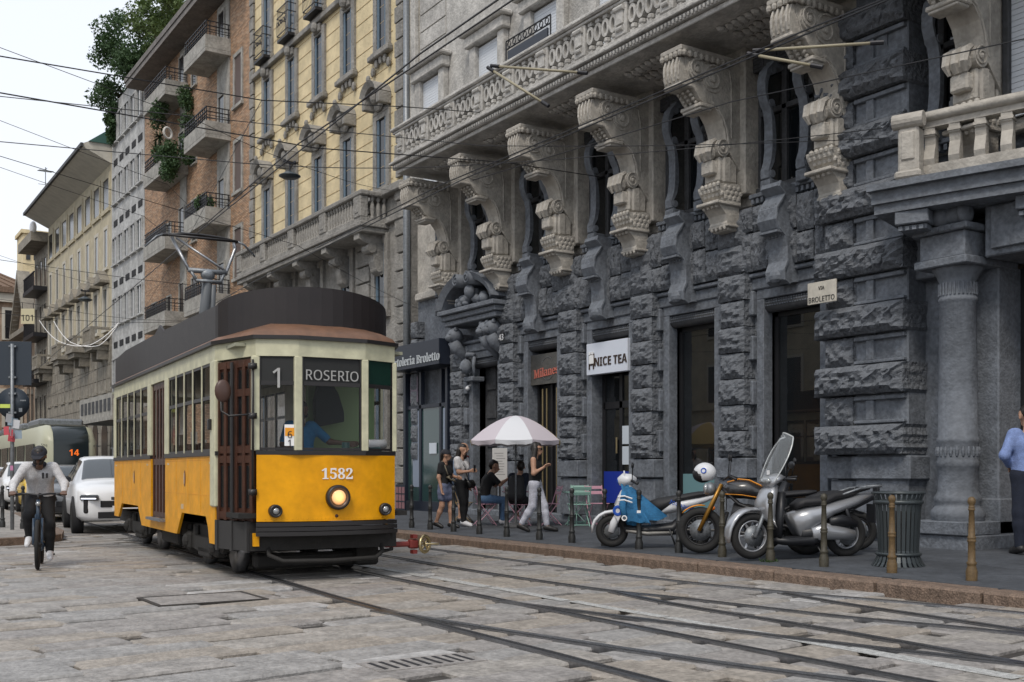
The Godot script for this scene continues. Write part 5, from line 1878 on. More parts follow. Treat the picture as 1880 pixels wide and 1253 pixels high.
		if l[3] > 0.1:
			lm = mat("lamp_lit", Color(0.8, 0.6, 0.35), 0.1)
			lm.emission_enabled = true
			lm.emission = Color(1.0, 0.62, 0.28)
			lm.emission_energy_multiplier = 0.25
		else:
			lm = mat("lamp_lens", Color(0.35, 0.36, 0.36), 0.08, "", 1, "", 1, 0.5)
		obj(b, "lens", lm, hl)
		if l[3] > 0.1:
			var li := OmniLight3D.new()
			li.light_energy = 0.02
			li.light_color = Color(1.0, 0.7, 0.4)
			li.omni_range = 8.0
			li.light_size = 0.08
			li.shadow_enabled = true
			li.position = Vector3(l[0], l[1], l[2] + 0.16)
			hl.add_child(li)
	b = bl()
	b.ball(Vector3(0.05, 0.8, 0.005), Vector3(0.022, 0.022, 0.012), 10, 5)
	obj(b, "socket", brn, T)
	# bumper of three black ribs, side step box, life guard
	for i in 3:
		b = bl()
		strip(b, FL, 0.565 + i * 0.058, 0.615 + i * 0.058, 0.05 - 0.006 * i, 0.09)
		obj(b, "bumper_rib", blk, T)
	b = bl()
	b.xf = Transform3D(Basis(Vector3.UP, 0.0), Vector3.ZERO)
	strip(b, [da, Vector2(-0.94, -0.3)], 0.38, 0.73, 0.03, 0.25)
	for f in [0.08, 0.5, 0.92]: strip(b, [along(da, dc, f - 0.03), along(da, dc, f + 0.03)], 0.36, 0.74, 0.05, 0.05)
	obj(b, "step_box", mat("step_grey", Color(0.035, 0.034, 0.034), 0.6), T)
	b = bl()
	b.smooth()
	b.tube([Vector3(-0.72, 0.5, -0.35), Vector3(-0.74, 0.33, -0.2), Vector3(-0.6, 0.26, -0.08), Vector3(0, 0.25, -0.02), Vector3(0.6, 0.26, -0.08), Vector3(0.74, 0.33, -0.2), Vector3(0.75, 0.5, -0.35)], 0.028, 7)
	obj(b, "life_guard", und, T)
	b = bl()
	wb(b, -0.95, 0.95, 0.38, 0.6, 0.25, 10.0)
	wb(b, -0.8, 0.8, 0.2, 0.42, 3.9, 5.9, 0.03)
	wb(b, -1.0, -0.4, 0.22, 0.6, 4.2, 5.5, 0.03)
	for z in [0.6, 1.2]: wb(b, 0.55, 0.85, 0.12, 0.55, z, z + 0.3, 0.03)
	wb(b, -0.75, 0.75, 0.12, 0.3, 0.75, 0.95, 0.03)
	obj(b, "underframe", und, T)
	for tz in [-2.4, -7.45]:
		var tr := Node3D.new()
		tr.name = "truck"
		T.add_child(tr, true)
		tr.position = Vector3(0, 0, tz)
		b = bl()
		for x in [-0.98, 0.98]:
			b.xf = Transform3D(side, Vector3(x, 0, 0))
			b.prism([[-1.25, 0.42], [-1.15, 0.52], [-0.5, 0.44], [0.5, 0.44], [1.15, 0.52], [1.25, 0.42], [1.1, 0.3], [0.4, 0.24], [-0.4, 0.24], [-1.1, 0.3]], -0.05, 0.05)
			b.xf = Transform3D()
			for z in [-0.82, 0.82]:
				b.box(Vector3(x * 1.03, 0.35, z), Vector3(0.16, 0.26, 0.26), 0.04)
				b.ball(Vector3(x * 1.1, 0.35, z), Vector3(0.07, 0.11, 0.11), 10, 6)
				for k in [-0.22, 0.22]: b.cyl(Vector3(x, 0.28, z + k), Vector3(x, 0.58, z + k), 0.055, -1, 8)
			b.box(Vector3(x, 0.24, 0), Vector3(0.1, 0.16, 0.7), 0.03)
		obj(b, "truck_frame", und, tr)
		for z in [-0.82, 0.82]:
			b = bl()
			b.smooth()
			for x in [-0.74, 0.74]:
				b.cyl(Vector3(x - 0.06, 0.33, z), Vector3(x + 0.06, 0.33, z), 0.325, -1, 22)
			b.cyl(Vector3(-0.74, 0.33, z), Vector3(0.74, 0.33, z), 0.06, -1, 8)
			obj(b, "wheelset", mats.rail_steel, tr)
	# coupler swung out to the right, red with a brass ring
	b = bl()
	b.box(Vector3(0.98, 0.4, -0.3), Vector3(0.36, 0.07, 0.08), 0.02)
	b.box(Vector3(1.2, 0.4, -0.28), Vector3(0.12, 0.12, 0.12), 0.02)
	for y in [0.3, 0.5]: b.box(Vector3(1.2, y, -0.26), Vector3(0.06, 0.05, 0.1))
	var cp := obj(b, "coupler", mat("coupler_red", Color(0.15, 0.018, 0.014), 0.6), T)
	b = bl()
	b.smooth()
	b.torus(Vector3(1.33, 0.4, -0.2), Vector3(0.5, 0, 0.86), 0.105, 0.024, 20, 8)
	b.cyl(Vector3(1.2, 0.4, -0.28), Vector3(1.5, 0.4, -0.12), 0.014, -1, 6)
	for k in 4:
		var a := PI / 4 + k * PI / 2
		b.cyl(Vector3(1.33, 0.4, -0.2), Vector3(1.33, 0.4, -0.2) + Vector3(0.86, 0, -0.5) * cos(a) * 0.1 + Vector3(0, 1, 0) * sin(a) * 0.1, 0.014, -1, 5)
	obj(b, "brass_ring", mats.brass, cp)
	b = bl()
	b.tube([Vector3(0.88, 0.62, -0.25), Vector3(0.9, 0.34, -0.3), Vector3(0.75, 0.3, -0.4)], 0.03, 6)
	obj(b, "hanger", und, T)
	# roof dome
	b = bl()
	b.smooth()
	var rings := []
	for l in [[0.03, 2.99], [-0.02, 3.05], [-0.2, 3.13], [-0.45, 3.2], [-0.8, 3.26], [-1.12, 3.29]]:
		var ring := []
		for p in full.slice(0, 12):
			var spine := Vector2(0, clampf(p.y, -9.0, -1.3))
			var d: Vector2 = p - spine
			var q: Vector2 = spine + d * max(0.02, (d.length() + l[0]) / d.length())
			ring.append(Vector3(q.x, l[1], q.y))
		rings.append(ring)
	b.loft(rings, true, false, true)
	var rf := obj(b, "roof", roofm, T)
	b = bl()
	strip(b, full, 2.955, 3.0, 0.055, 0.12)
	obj(b, "gutter", blk, rf)
	b = bl()
	b.tube([Vector3(-0.62, 3.08, -0.62), Vector3(-0.62, 3.15, -0.62), Vector3(-0.2, 3.19, -0.5), Vector3(-0.2, 3.12, -0.5)], 0.012, 5)
	b.box(Vector3(-0.12, 3.27, -1.35), Vector3(0.12, 0.06, 0.08), 0.01)
	b.box(Vector3(0.5, 3.2, -0.95), Vector3(0.14, 0.05, 0.08), 0.01)
	obj(b, "roof_fitting", mats.galv, rf)
	# dark screens round the roof gear
	b = bl()
	var arc := []
	for i in 25:
		var a := PI * i / 24.0
		arc.append(Vector2(-cos(a) * 1.15, -1.2 + sin(a) * 0.78))
	var up := []
	for i in 25:
		var p: Vector2 = arc[i]
		var top := 3.46 + 0.22 * sin(PI * i / 24.0)
		var q := p * 0.985 + Vector2(0, -0.02)
		up.append([Vector3(p.x, 3.02, p.y), Vector3(p.x, top, p.y), Vector3(q.x, top, q.y), Vector3(q.x, 3.02, q.y)])
	b.loft(up, true, true, true)
	obj(b, "roof_screen", shr, T)
	for x in [-1.13, 1.13]:
		b = bl()
		b.xf = Transform3D(side, Vector3(x, 0, 0))
		b.prism([[-1.2, 3.0], [-1.2, 3.47], [-4.6, 3.54], [-4.9, 3.66], [-5.3, 3.55], [-8.1, 3.57], [-9.3, 3.5], [-9.3, 3.0]], -0.015, 0.015)
		obj(b, "roof_side_screen", mat("tram_screen", Color(0.035, 0.03, 0.03), 0.5, "fine", 1.0), T)
	b = bl()
	wb(b, -0.8, 0.8, 3.28, 3.5, 4.2, 6.0, 0.03)
	wb(b, -0.7, 0.7, 3.28, 3.45, 7.4, 8.8, 0.03)
	obj(b, "roof_equipment", und, T)
	# pantograph
	var pg := Node3D.new()
	pg.name = "pantograph"
	T.add_child(pg, true)
	b = bl()
	b.smooth()
	b.tube([Vector3(-0.05, 3.3, -7.05), Vector3(0, 4.75, -6.6)], [0.1, 0.085], 12)
	b.tube([Vector3(0.14, 3.3, -7.0), Vector3(0.1, 4.65, -6.58)], 0.045, 8)
	obj(b, "mast", mat("panto_grey", Color(0.12, 0.13, 0.14), 0.45), pg)
	b = bl()
	b.smooth()
	b.cyl(Vector3(-0.34, 4.88, -6.6), Vector3(0.34, 4.88, -6.6), 0.045, -1, 10)
	b.cyl(Vector3(-0.22, 4.7, -6.55), Vector3(0.24, 4.7, -6.55), 0.03, -1, 8)
	for x in [-0.3, 0.3]: b.cyl(Vector3(x, 4.88, -6.6), Vector3(x * 0.7, 4.7, -6.55), 0.028, -1, 8)
	b.ball(Vector3(0, 4.82, -6.6), Vector3(0.13, 0.11, 0.07), 10, 6)
	obj(b, "cross_arm", mats.galv, pg)
	b = bl()
	b.smooth()
	b.tube([Vector3(-0.33, 4.9, -6.62), Vector3(-0.52, 5.52, -7.08)], 0.03, 8)
	b.tube([Vector3(0.32, 4.92, -6.62), Vector3(-0.44, 5.52, -7.08)], 0.022, 8)
	b.tube([Vector3(0.33, 4.9, -6.62), Vector3(0.6, 5.42, -7.05), Vector3(0.58, 5.53, -7.08)], 0.03, 8)
	obj(b, "arm_rod", mats.steel, pg)
	b = bl()
	b.smooth()
	b.tube([Vector3(-0.68, 5.56, -7.12), Vector3(-0.3, 5.61, -7.12), Vector3(0, 5.62, -7.12), Vector3(0.3, 5.61, -7.12), Vector3(0.66, 5.56, -7.12)], 0.05, 8, true, 0.6)
	b.tube([Vector3(-0.6, 5.54, -6.98), Vector3(0.6, 5.54, -6.98)], 0.025, 6)
	obj(b, "contact_strip", blk, pg)
	b = bl()
	b.smooth()
	for s in [-1, 1]:
		b = bl()
		b.smooth()
		b.tube([Vector3(s * 0.64, 5.57, -7.1), Vector3(s * 0.78, 5.52, -7.1), Vector3(s * 0.98, 5.32, -7.1)], 0.02, 6)
		obj(b, "horn", mats.galv, pg)
	# mirror, pole and handles on the near corner
	b = bl()
	b.smooth()
	b.tube([Vector3(-0.95, 1.05, -0.16), Vector3(-0.95, 2.7, -0.16)], 0.016, 7)
	for y in [1.1, 2.02, 2.62]: b.box(Vector3(-0.95, y, -0.17), Vector3(0.09, 0.07, 0.07))
	b.tube([Vector3(-0.95, 2.04, -0.16), Vector3(-1.2, 2.02, -0.3), Vector3(-1.28, 2.08, -0.36), Vector3(-1.28, 2.25, -0.36)], 0.013, 6)
	obj(b, "mirror_arm", blk, T)
	b = bl()
	b.smooth()
	b.ball(Vector3(-1.26, 2.32, -0.36), Vector3(0.1, 0.14, 0.04), 14, 8)
	obj(b, "mirror", mat("mirror_back", Color(0.07, 0.035, 0.025), 0.4), T)
	b = bl()
	b.box(Vector3(-1.22, 1.95, -1.22), Vector3(0.05, 0.14, 0.07), 0.01)
	obj(b, "door_signal", blk, T)
	# inside: floor, ceiling, bulkhead, seats, driver's desk
	b = bl()
	wb(b, -1.1, 1.1, 0.78, 0.84, 0.25, 10.1)
	obj(b, "floor", und, T)
	b = bl()
	wb(b, -1.1, 1.1, 2.88, 2.92, 0.4, 10.0)
	obj(b, "ceiling", mat("tram_ceiling", Color(0.3, 0.3, 0.22), 0.7), T)
	b = bl()
	wb(b, 0.12, 0.24, 0.84, 2.88, 1.32, 1.42)
	wb(b, 0.24, 1.08, 0.84, 2.88, 1.36, 1.4)
	wb(b, -1.08, -0.75, 0.84, 1.9, 1.36, 1.4)
	obj(b, "bulkhead", grn, T)
	b = bl()
	wb(b, -0.75, 0.75, 0.84, 1.58, 0.22, 0.42)
	wb(b, 0.45, 0.75, 1.58, 1.66, 0.24, 0.5, 0.02)
	b.cyl(Vector3(0.3, 1.58, -0.36), Vector3(0.3, 1.72, -0.36), 0.05, -1, 10)
	obj(b, "control_desk", mat("desk_teal", Color(0.03, 0.08, 0.08), 0.5), T)
	b = bl()
	b.smooth()
	b.tube([Vector3(0.55, 1.7, -0.28), Vector3(0.82, 1.7, -0.34)], [0.06, 0.065], 10)
	obj(b, "paper_roll", mats.white_paint, T)
	b = bl()
	b.xf = Transform3D(Basis(), Vector3(0.26, 2.2, -1.2))
	b.prism([[-0.02, 0.4], [0.1, 0.38], [0.22, 0.2], [0.3, -0.05], [0.3, -0.18], [-0.08, -0.26], [-0.1, 0.1]], -0.06, 0.06)
	obj(b, "hanging_coat", mat("coat", Color(0.02, 0.03, 0.035), 0.9), T)
	for i in 8:
		b = bl()
		var z := -2.2 - i * 0.85
		if z < -4.0 and z > -5.7: continue
		for x in [-0.8, 0.8]:
			wb(b, x - 0.25, x + 0.25, 1.2, 1.26, -z, -z + 0.42); wb(b, x - 0.25, x + 0.25, 1.26, 1.75, -z + 0.38, -z + 0.42)
			wb(b, x - 0.03, x + 0.03, 0.84, 1.2, -z + 0.1, -z + 0.3)
		obj(b, "bench", brn, T)

# ---------- cars ----------
func make_car(called: String, label: String, at: Vector3, turn: float, S: Array, paint: Material, wz: Array, wr: float, glz: Array, group := "cars queueing behind the tram") -> Node3D:
	# S: stations [z, half width, y bottom, y belt, roof half width, roof y]
	var C := thing(called, label, "car", at, turn, group)
	var b := bl()
	b.smooth()
	var rings := []
	for s in S:
		var w: float = s[1]
		var ring := []
		for p in [[w * 0.86, s[2]], [w * 0.98, s[2] + 0.1], [w, lerpf(s[2], s[3], 0.5)], [w * 0.99, s[3] - 0.06], [w * 0.95, s[3]], [s[4], s[5] - 0.03], [s[4] * 0.86, s[5]], [s[4] * 0.4, s[5] + 0.02]]:
			ring.append(Vector3(-p[0], p[1], s[0]))
		for i in 8:
			var q: Vector3 = ring[7 - i]
			ring.append(Vector3(-q.x, q.y, q.z))
		rings.append(ring)
	b.loft(rings, true, true, true)
	var body := obj(b, "body", paint, C)
	# glazing laid over the cabin faces
	var g0: int = glz[0]
	var g1: int = glz[1]
	b = bl()
	var up := Vector3(0, 0.012, 0.012)
	for j in range(5, 10):
		var f0: Vector3 = rings[g0][j]
		var f1: Vector3 = rings[g0][j + 1]
		var t1: Vector3 = rings[g0 + 1][j + 1]
		var t0: Vector3 = rings[g0 + 1][j]
		b.quad(f0.lerp(t0, 0.1) + up, f1.lerp(t1, 0.1) + up, t1.lerp(f1, 0.06) + up, t0.lerp(f0, 0.06) + up)
	obj(b, "windscreen", mats.car_glass, C)
	for sd in [0, 1]:
		for seg in range(g0 + 1, g1):
			b = bl()
			var ia := 4 if sd == 0 else 11
			var ib := 5 if sd == 0 else 10
			var o := Vector3(-0.012 if sd == 0 else 0.012, 0.0, 0)
			var a: Vector3 = rings[seg][ia]
			var c: Vector3 = rings[seg + 1][ia]
			var d: Vector3 = rings[seg + 1][ib]
			var e: Vector3 = rings[seg][ib]
			var z0 := 0.05
			b.quad(a.lerp(c, z0).lerp(e, 0.06) + o, c.lerp(a, z0).lerp(d, 0.06) + o, d.lerp(e, z0).lerp(c, 0.06) + o, e.lerp(d, z0).lerp(a, 0.06) + o)
			obj(b, "side_window", mats.car_glass, C)
	var fz: float = S[0][0]
	for s in [-1, 1]:
		for z in wz:
			b = bl()
			b.smooth()
			var x: float = s * (S[3][1] - 0.1)
			b.cyl(Vector3(x - s * 0.1, wr, z), Vector3(x + s * 0.115, wr, z), wr * 1.13, -1, 22)
			obj(b, "wheel_arch", mats.black_matt, C)
			b = bl()
			b.smooth()
			b.torus(Vector3(x + s * 0.03, wr, z), Vector3(1, 0, 0), wr - 0.09, 0.095, 24, 8, 1.15)
			var ty := obj(b, "wheel", mats.rubber, C)
			b = bl()
			b.smooth()
			b.cyl(Vector3(x + s * 0.02, wr, z), Vector3(x + s * 0.09, wr, z), wr * 0.7, wr * 0.66, 20)
			b.smooth(false)
			obj(b, "rim", mats.galv, ty)
			b = bl()
			for k in 5:
				var a := TAU * k / 5.0
				b.box(Vector3(x + s * 0.095, wr + sin(a + 0.63) * wr * 0.42, z + cos(a + 0.63) * wr * 0.42), Vector3(0.012, wr * 0.26, wr * 0.2))
			obj(b, "rim_gap", mats.black_matt, ty)
		b = bl()
		b.smooth()
		b.ball(Vector3(s * (S[3][1] + 0.1), S[g0][3] + 0.1, S[g0][0] - 0.35), Vector3(0.12, 0.08, 0.07), 12, 7)
		obj(b, "mirror", mats.black, C)
		b = bl()
		var hw: float = S[1][1]
		b.xf = Transform3D(Basis(Vector3.UP, s * 0.55), Vector3(s * hw * 0.8, S[1][3] - 0.14, (S[0][0] + S[1][0]) / 2 + 0.05))
		b.box(Vector3.ZERO, Vector3(0.4, 0.12, 0.12), 0.03)
		var hl := obj(b, "headlight", mat("car_lamp", Color(0.05, 0.055, 0.06), 0.1), C)
		b = bl()
		b.xf = Transform3D(Basis(Vector3.UP, s * 0.55), Vector3(s * hw * 0.8, S[1][3] - 0.16, (S[0][0] + S[1][0]) / 2 + 0.062))
		b.box(Vector3.ZERO, Vector3(0.34, 0.03, 0.11), 0.008)
		var dm := mat("drl", Color(0.9, 0.9, 0.92), 0.2)
		dm.emission_enabled = true
		dm.emission = Color(0.9, 0.93, 1.0)
		dm.emission_energy_multiplier = 0.9
		obj(b, "lamp_strip", dm, hl)
		b = bl()
		b.xf = Transform3D(Basis(Vector3.UP, s * 0.5), Vector3(s * hw * 0.86, S[0][2] + 0.24, S[1][0] + 0.06))
		b.box(Vector3.ZERO, Vector3(0.12, 0.3, 0.1), 0.03)
		obj(b, "air_inlet", mats.black_matt, C)
	b = bl()
	wb(b, -0.5, 0.5, S[0][3] - 0.24, S[0][3] - 0.1, -fz - 0.02, -fz + 0.1, 0.01)
	wb(b, -0.55, 0.55, S[0][2] - 0.02, S[0][2] + 0.12, -fz - 0.015, -fz + 0.1, 0.01)
	obj(b, "grille", mats.black_matt, C)
	b = bl()
	wb(b, -0.26, 0.26, S[0][2] + 0.14, S[0][2] + 0.25, -fz - 0.025, -fz + 0.02)
	obj(b, "number_plate", mats.white_paint, C)
	return C

func build_traffic():
	var white := mat("car_white", Color(0.72, 0.73, 0.74), 0.2)
	white.clearcoat_enabled = true
	var grey := mat("car_grey", Color(0.10, 0.105, 0.11), 0.25, "", 1, "", 1, 0.5)
	grey.clearcoat_enabled = true
	var taxi := mat("car_yellow", Color(0.65, 0.42, 0.02), 0.25)
	var suv := [[0.0, 0.74, 0.36, 0.82, 0.56, 0.88], [-0.12, 0.9, 0.3, 0.93, 0.72, 0.99], [-0.5, 0.97, 0.27, 1.0, 0.76, 1.07], [-1.2, 0.99, 0.27, 1.07, 0.8, 1.13], [-2.0, 0.99, 0.27, 1.09, 0.68, 1.64], [-3.0, 0.99, 0.27, 1.13, 0.69, 1.7], [-3.95, 0.97, 0.29, 1.18, 0.66, 1.63], [-4.4, 0.93, 0.32, 1.16, 0.62, 1.24], [-4.52, 0.84, 0.42, 1.04, 0.6, 1.09]]
	make_car("white_suv", "white sport utility car waiting close behind the yellow tram", V(5.68, 0, 24.3), -0.12, suv, white, [-0.92, -3.62], 0.38, [3, 6])
	var hat := [[0.0, 0.7, 0.3, 0.66, 0.5, 0.7], [-0.14, 0.84, 0.24, 0.78, 0.66, 0.84], [-0.5, 0.9, 0.2, 0.86, 0.7, 0.92], [-1.15, 0.92, 0.2, 0.96, 0.74, 1.0], [-1.95, 0.92, 0.2, 0.98, 0.6, 1.46], [-2.9, 0.92, 0.2, 1.0, 0.62, 1.52], [-3.8, 0.9, 0.22, 1.04, 0.58, 1.42], [-4.3, 0.86, 0.26, 1.02, 0.56, 1.06], [-4.42, 0.78, 0.36, 0.9, 0.54, 0.95]]
	make_car("grey_car", "dark grey hatchback with lit headlamp behind the white sport utility car", V(5.9, 0, 30.6), -0.1, hat, grey, [-0.85, -3.45], 0.33, [3, 6])
	make_car("yellow_car", "yellow car half hidden behind the grey hatchback", V(6.45, 0, 36.2), -0.07, hat, taxi, [-0.85, -3.45], 0.33, [3, 6])
	make_car("white_car", "white car behind the cyclist's shoulder in the queue", V(6.55, 0, 41.2), -0.07, suv, white, [-0.92, -3.62], 0.36, [3, 6])
	make_car("white_hatchback", "white hatchback furthest back in the queue beside the sign post", V(6.35, 0, 48.5), -0.07, hat, white, [-0.85, -3.45], 0.33, [3, 6])
	# modern tram of line 14
	var cr := mat("tram14_cream", Color(0.42, 0.42, 0.31), 0.4)
	var dk := mat("tram14_dark", Color(0.012, 0.018, 0.02), 0.12)
	var T := thing("modern_tram", "modern cream and black tram showing line 14 behind the cars", "tram", V(8.95, 0, 47.5), -0.03)
	var b := bl()
	b.smooth()
	var rings := []
	for s in [[0.0, 0.78, 0.5, 2.55, 0.6], [-0.25, 1.0, 0.42, 2.95, 0.85], [-0.9, 1.15, 0.4, 3.25, 0.95], [-2.0, 1.2, 0.4, 3.32, 1.0], [-30.0, 1.2, 0.4, 3.32, 1.0]]:
		var r := []
		for p in [[s[1] * 0.95, s[2]], [s[1], s[2] + 0.3], [s[1], 1.5], [s[1] * 0.98, 2.6], [s[4], s[3] - 0.08], [s[4] * 0.7, s[3]]]: r.append(Vector3(-p[0], min(p[1], s[3]), s[0]))
		for i in 6:
			var q: Vector3 = r[5 - i]
			r.append(Vector3(-q.x, q.y, q.z))
		rings.append(r)
	b.loft(rings, true, true, true)
	obj(b, "body", cr, T)
	b = bl()
	b.smooth()
	var g := []
	for y in [[0.95, 0.05, 0.0], [1.6, 0.06, 0.0], [2.4, 0.06, 0.0], [2.65, 0.07, -0.04], [2.95, 0.09, -0.22], [3.25, 0.09, -0.8], [3.36, 0.04, -1.9]]:
		var row := []
		for x in [-0.68, -0.4, 0.0, 0.4, 0.68]: row.append(Vector3(x, y[0], y[2] + y[1] - 0.03 * pow(abs(x) / 0.72, 3)))
		g.append(row)
	b.loft(g, false)
	var ws := obj(b, "windscreen", dk, T)
	var led := mat("led", Color(0.9, 0.25, 0.02), 0.5)
	led.emission_enabled = true
	led.emission = Color(1.0, 0.25, 0.02)
	led.emission_energy_multiplier = 0.3
	text("14", 0.26, 0.01, led, ws, Transform3D(Basis(), Vector3(0.1, 2.12, 0.075)), "line_number", "Droid Sans", true)
	for e in [[-0.93, 2.42], [0.93, 2.42]]:
		text("Stretto", 0.12, 0.005, dk, T, Transform3D(Basis(Vector3.UP, -0.5 * sign(e[0])), Vector3(e[0] * 1.0, e[1], -0.12)), "side_lettering")
	for i in 9:
		b = bl()
		wb(b, -1.225, -1.19, 1.3, 2.5, 1.6 + i * 3.1, 4.2 + i * 3.1)
		obj(b, "side_window", dk, T)
	for i in 5:
		b = bl()
		wb(b, -0.9, 0.9, 3.3, 3.62, 2.5 + i * 5.5, 6.0 + i * 5.5, 0.08)
		obj(b, "roof_unit", mats.galv, T)
	b = bl()
	for i in 6: wb(b, -1.05, 1.05, 0.05, 0.5, 1.0 + i * 5.0, 3.4 + i * 5.0)
	obj(b, "bogie", mats.black_matt, T)

# ---------- street furniture and two-wheelers ----------
func sweep(b: Bld, pts: Array, rw: Array, rh: Array, n := 12, power := 1.0):
	var rings := []
	for i in pts.size():
		var t: Vector3 = (pts[min(i + 1, pts.size() - 1)] - pts[max(i - 1, 0)]).normalized()
		var a := Vector3(1, 0, 0)
		var u := a.cross(t).normalized()
		if u.y < 0 and abs(u.y) > 0.3: u = -u
		var ring := []
		for j in n:
			var an := TAU * j / n
			var c := cos(an)
			var s := sin(an)
			if power < 1.0:
				c = sign(c) * pow(abs(c), power); s = sign(s) * pow(abs(s), power)
			ring.append(pts[i] + a * c * rw[i] + u * s * rh[i])
		rings.append(ring)
	b.loft(rings, true, true, true)

func wheel_part(P: Node, z: float, r: float, w: float, spokes: int, rim: Material, disc := true):
	var b := bl()
	b.smooth()
	b.torus(Vector3(0, r, z), Vector3(1, 0, 0), r - w, w, 30, 10, 1.0)
	var o := obj(b, "wheel", mats.rubber, P)
	b = bl()
	b.smooth()
	b.torus(Vector3(0, r, z), Vector3(1, 0, 0), r - w * 2.0, 0.016, 28, 8, 2.4)
	b.cyl(Vector3(-0.06, r, z), Vector3(0.06, r, z), 0.045, -1, 12)
	b.smooth(false)
	for k in spokes:
		var a := TAU * k / spokes
		var d := Vector3(0, sin(a), cos(a))
		b.tube([Vector3(0, r, z) + d * 0.03, Vector3(0, r, z) + d * (r - w * 2.0)], [0.026, 0.016], 6)
	obj(b, "rim", rim, o)
	if disc:
		b = bl()
		b.smooth()
		b.cyl(Vector3(0.055, r, z), Vector3(0.06, r, z), r * 0.46, -1, 20)
		obj(b, "brake_disc", mats.galv, o)
	return o

func turn_to(dx: float, dd: float) -> float:
	return atan2(dx, -dd)

func build_maxi_scooter():
	var sil := mat("scooter_silver", Color(0.36, 0.37, 0.39), 0.28, "", 1, "", 1, 0.55)
	sil.clearcoat_enabled = true
	var plas := mat("scooter_plastic", Color(0.012, 0.013, 0.016), 0.45)
	var seat := mat("scooter_seat", Color(0.014, 0.014, 0.016), 0.65)
	var S := thing("silver_scooter", "silver big wheeled scooter with tall clear windscreen parked behind the bollards", "scooter", V(11.35, 0.165, 10.38), turn_to(-0.96, 0.28))
	var zf := 0.74
	var zr := -0.7
	wheel_part(S, zf, 0.315, 0.055, 6, sil)
	wheel_part(S, zr, 0.315, 0.062, 6, sil)
	var b := bl()
	b.smooth()
	var arc := []
	for i in 9:
		var a := -0.25 + 2.2 * i / 8.0
		arc.append(Vector3(0, 0.315 + sin(a) * 0.36, zf + cos(a) * 0.36))
	sweep(b, arc, [0.05, 0.085, 0.095, 0.1, 0.1, 0.1, 0.095, 0.085, 0.05], [0.015, 0.03, 0.035, 0.04, 0.04, 0.04, 0.035, 0.03, 0.015], 10)
	obj(b, "front_mudguard", sil, S)
	b = bl()
	b.smooth()
	for x in [-0.085, 0.085]: b.tube([Vector3(x, 0.3, zf), Vector3(x, 0.62, zf - 0.14)], 0.028, 8)
	obj(b, "fork", mats.galv, S)
	b = bl()
	b.smooth()
	# leg shield: broad cowl rising from the mudguard to the handlebar
	sweep(b, [Vector3(0, 0.42, zf - 0.3), Vector3(0, 0.58, zf - 0.2), Vector3(0, 0.75, zf - 0.2), Vector3(0, 0.9, zf - 0.25), Vector3(0, 1.0, zf - 0.32)], [0.16, 0.2, 0.21, 0.19, 0.12], [0.04, 0.1, 0.1, 0.08, 0.05], 14, 0.8)
	obj(b, "leg_shield", sil, S)
	b = bl()
	b.smooth()
	sweep(b, [Vector3(0, 0.3, zf - 0.32), Vector3(0, 0.6, zf - 0.34), Vector3(0, 0.9, zf - 0.4)], [0.2, 0.22, 0.16], [0.05, 0.06, 0.05], 12, 0.7)
	sweep(b, [Vector3(0, 0.27, zf - 0.28), Vector3(0, 0.24, 0.25), Vector3(0, 0.24, -0.1), Vector3(0, 0.32, -0.25)], [0.19, 0.21, 0.2, 0.16], [0.05, 0.06, 0.07, 0.1], 12, 0.7)
	obj(b, "floorboard", plas, S)
	b = bl()
	b.smooth()
	sweep(b, [Vector3(0, 0.44, 0.12), Vector3(0, 0.55, -0.1), Vector3(0, 0.66, -0.4), Vector3(0, 0.78, -0.8), Vector3(0, 0.87, -1.12)], [0.14, 0.19, 0.2, 0.16, 0.06], [0.2, 0.16, 0.1, 0.08, 0.03], 14, 0.85)
	obj(b, "tail_body", sil, S)
	b = bl()
	b.smooth()
	sweep(b, [Vector3(0, 0.7, 0.12), Vector3(0, 0.76, 0.0), Vector3(0, 0.78, -0.3), Vector3(0, 0.84, -0.45), Vector3(0, 0.88, -0.75), Vector3(0, 0.92, -0.9)], [0.08, 0.14, 0.17, 0.16, 0.14, 0.07], [0.05, 0.06, 0.06, 0.06, 0.05, 0.03], 12, 0.8)
	obj(b, "seat", seat, S)
	b = bl()
	b.smooth()
	for x in [-0.13, 0.13]: b.tube([Vector3(x, 0.86, -0.55), Vector3(x, 0.95, -0.85), Vector3(x * 0.9, 0.98, -1.2), Vector3(0, 0.98, -1.27)], 0.016, 7)
	for z in [-0.95, -1.1]: b.tube([Vector3(-0.12, 0.97, z), Vector3(0.12, 0.97, z)], 0.012, 6)
	obj(b, "rack", mats.galv, S)
	b = bl()
	b.box(Vector3(0, 0.8, -1.2), Vector3(0.12, 0.34, 0.05), 0.015)
	b.box(Vector3(0, 0.6, -1.12), Vector3(0.2, 0.26, 0.02))
	b.smooth()
	sweep(b, [Vector3(0, 0.6, -0.95), Vector3(0, 0.66, -0.78), Vector3(0, 0.62, -0.5)], [0.09, 0.1, 0.08], [0.015, 0.02, 0.015], 8)
	obj(b, "tail_bracket", plas, S)
	b = bl()
	b.smooth()
	sweep(b, [Vector3(0.13, 0.33, -0.1), Vector3(0.14, 0.37, -0.3), Vector3(0.15, 0.34, -0.55), Vector3(0.15, 0.315, -0.74)], [0.06, 0.08, 0.07, 0.05], [0.1, 0.12, 0.09, 0.07], 12)
	obj(b, "belt_cover", sil, S)
	b = bl()
	b.smooth()
	sweep(b, [Vector3(0.02, 0.34, 0.05), Vector3(0, 0.36, -0.3), Vector3(-0.02, 0.33, -0.7)], [0.14, 0.16, 0.1], [0.11, 0.13, 0.08], 10)
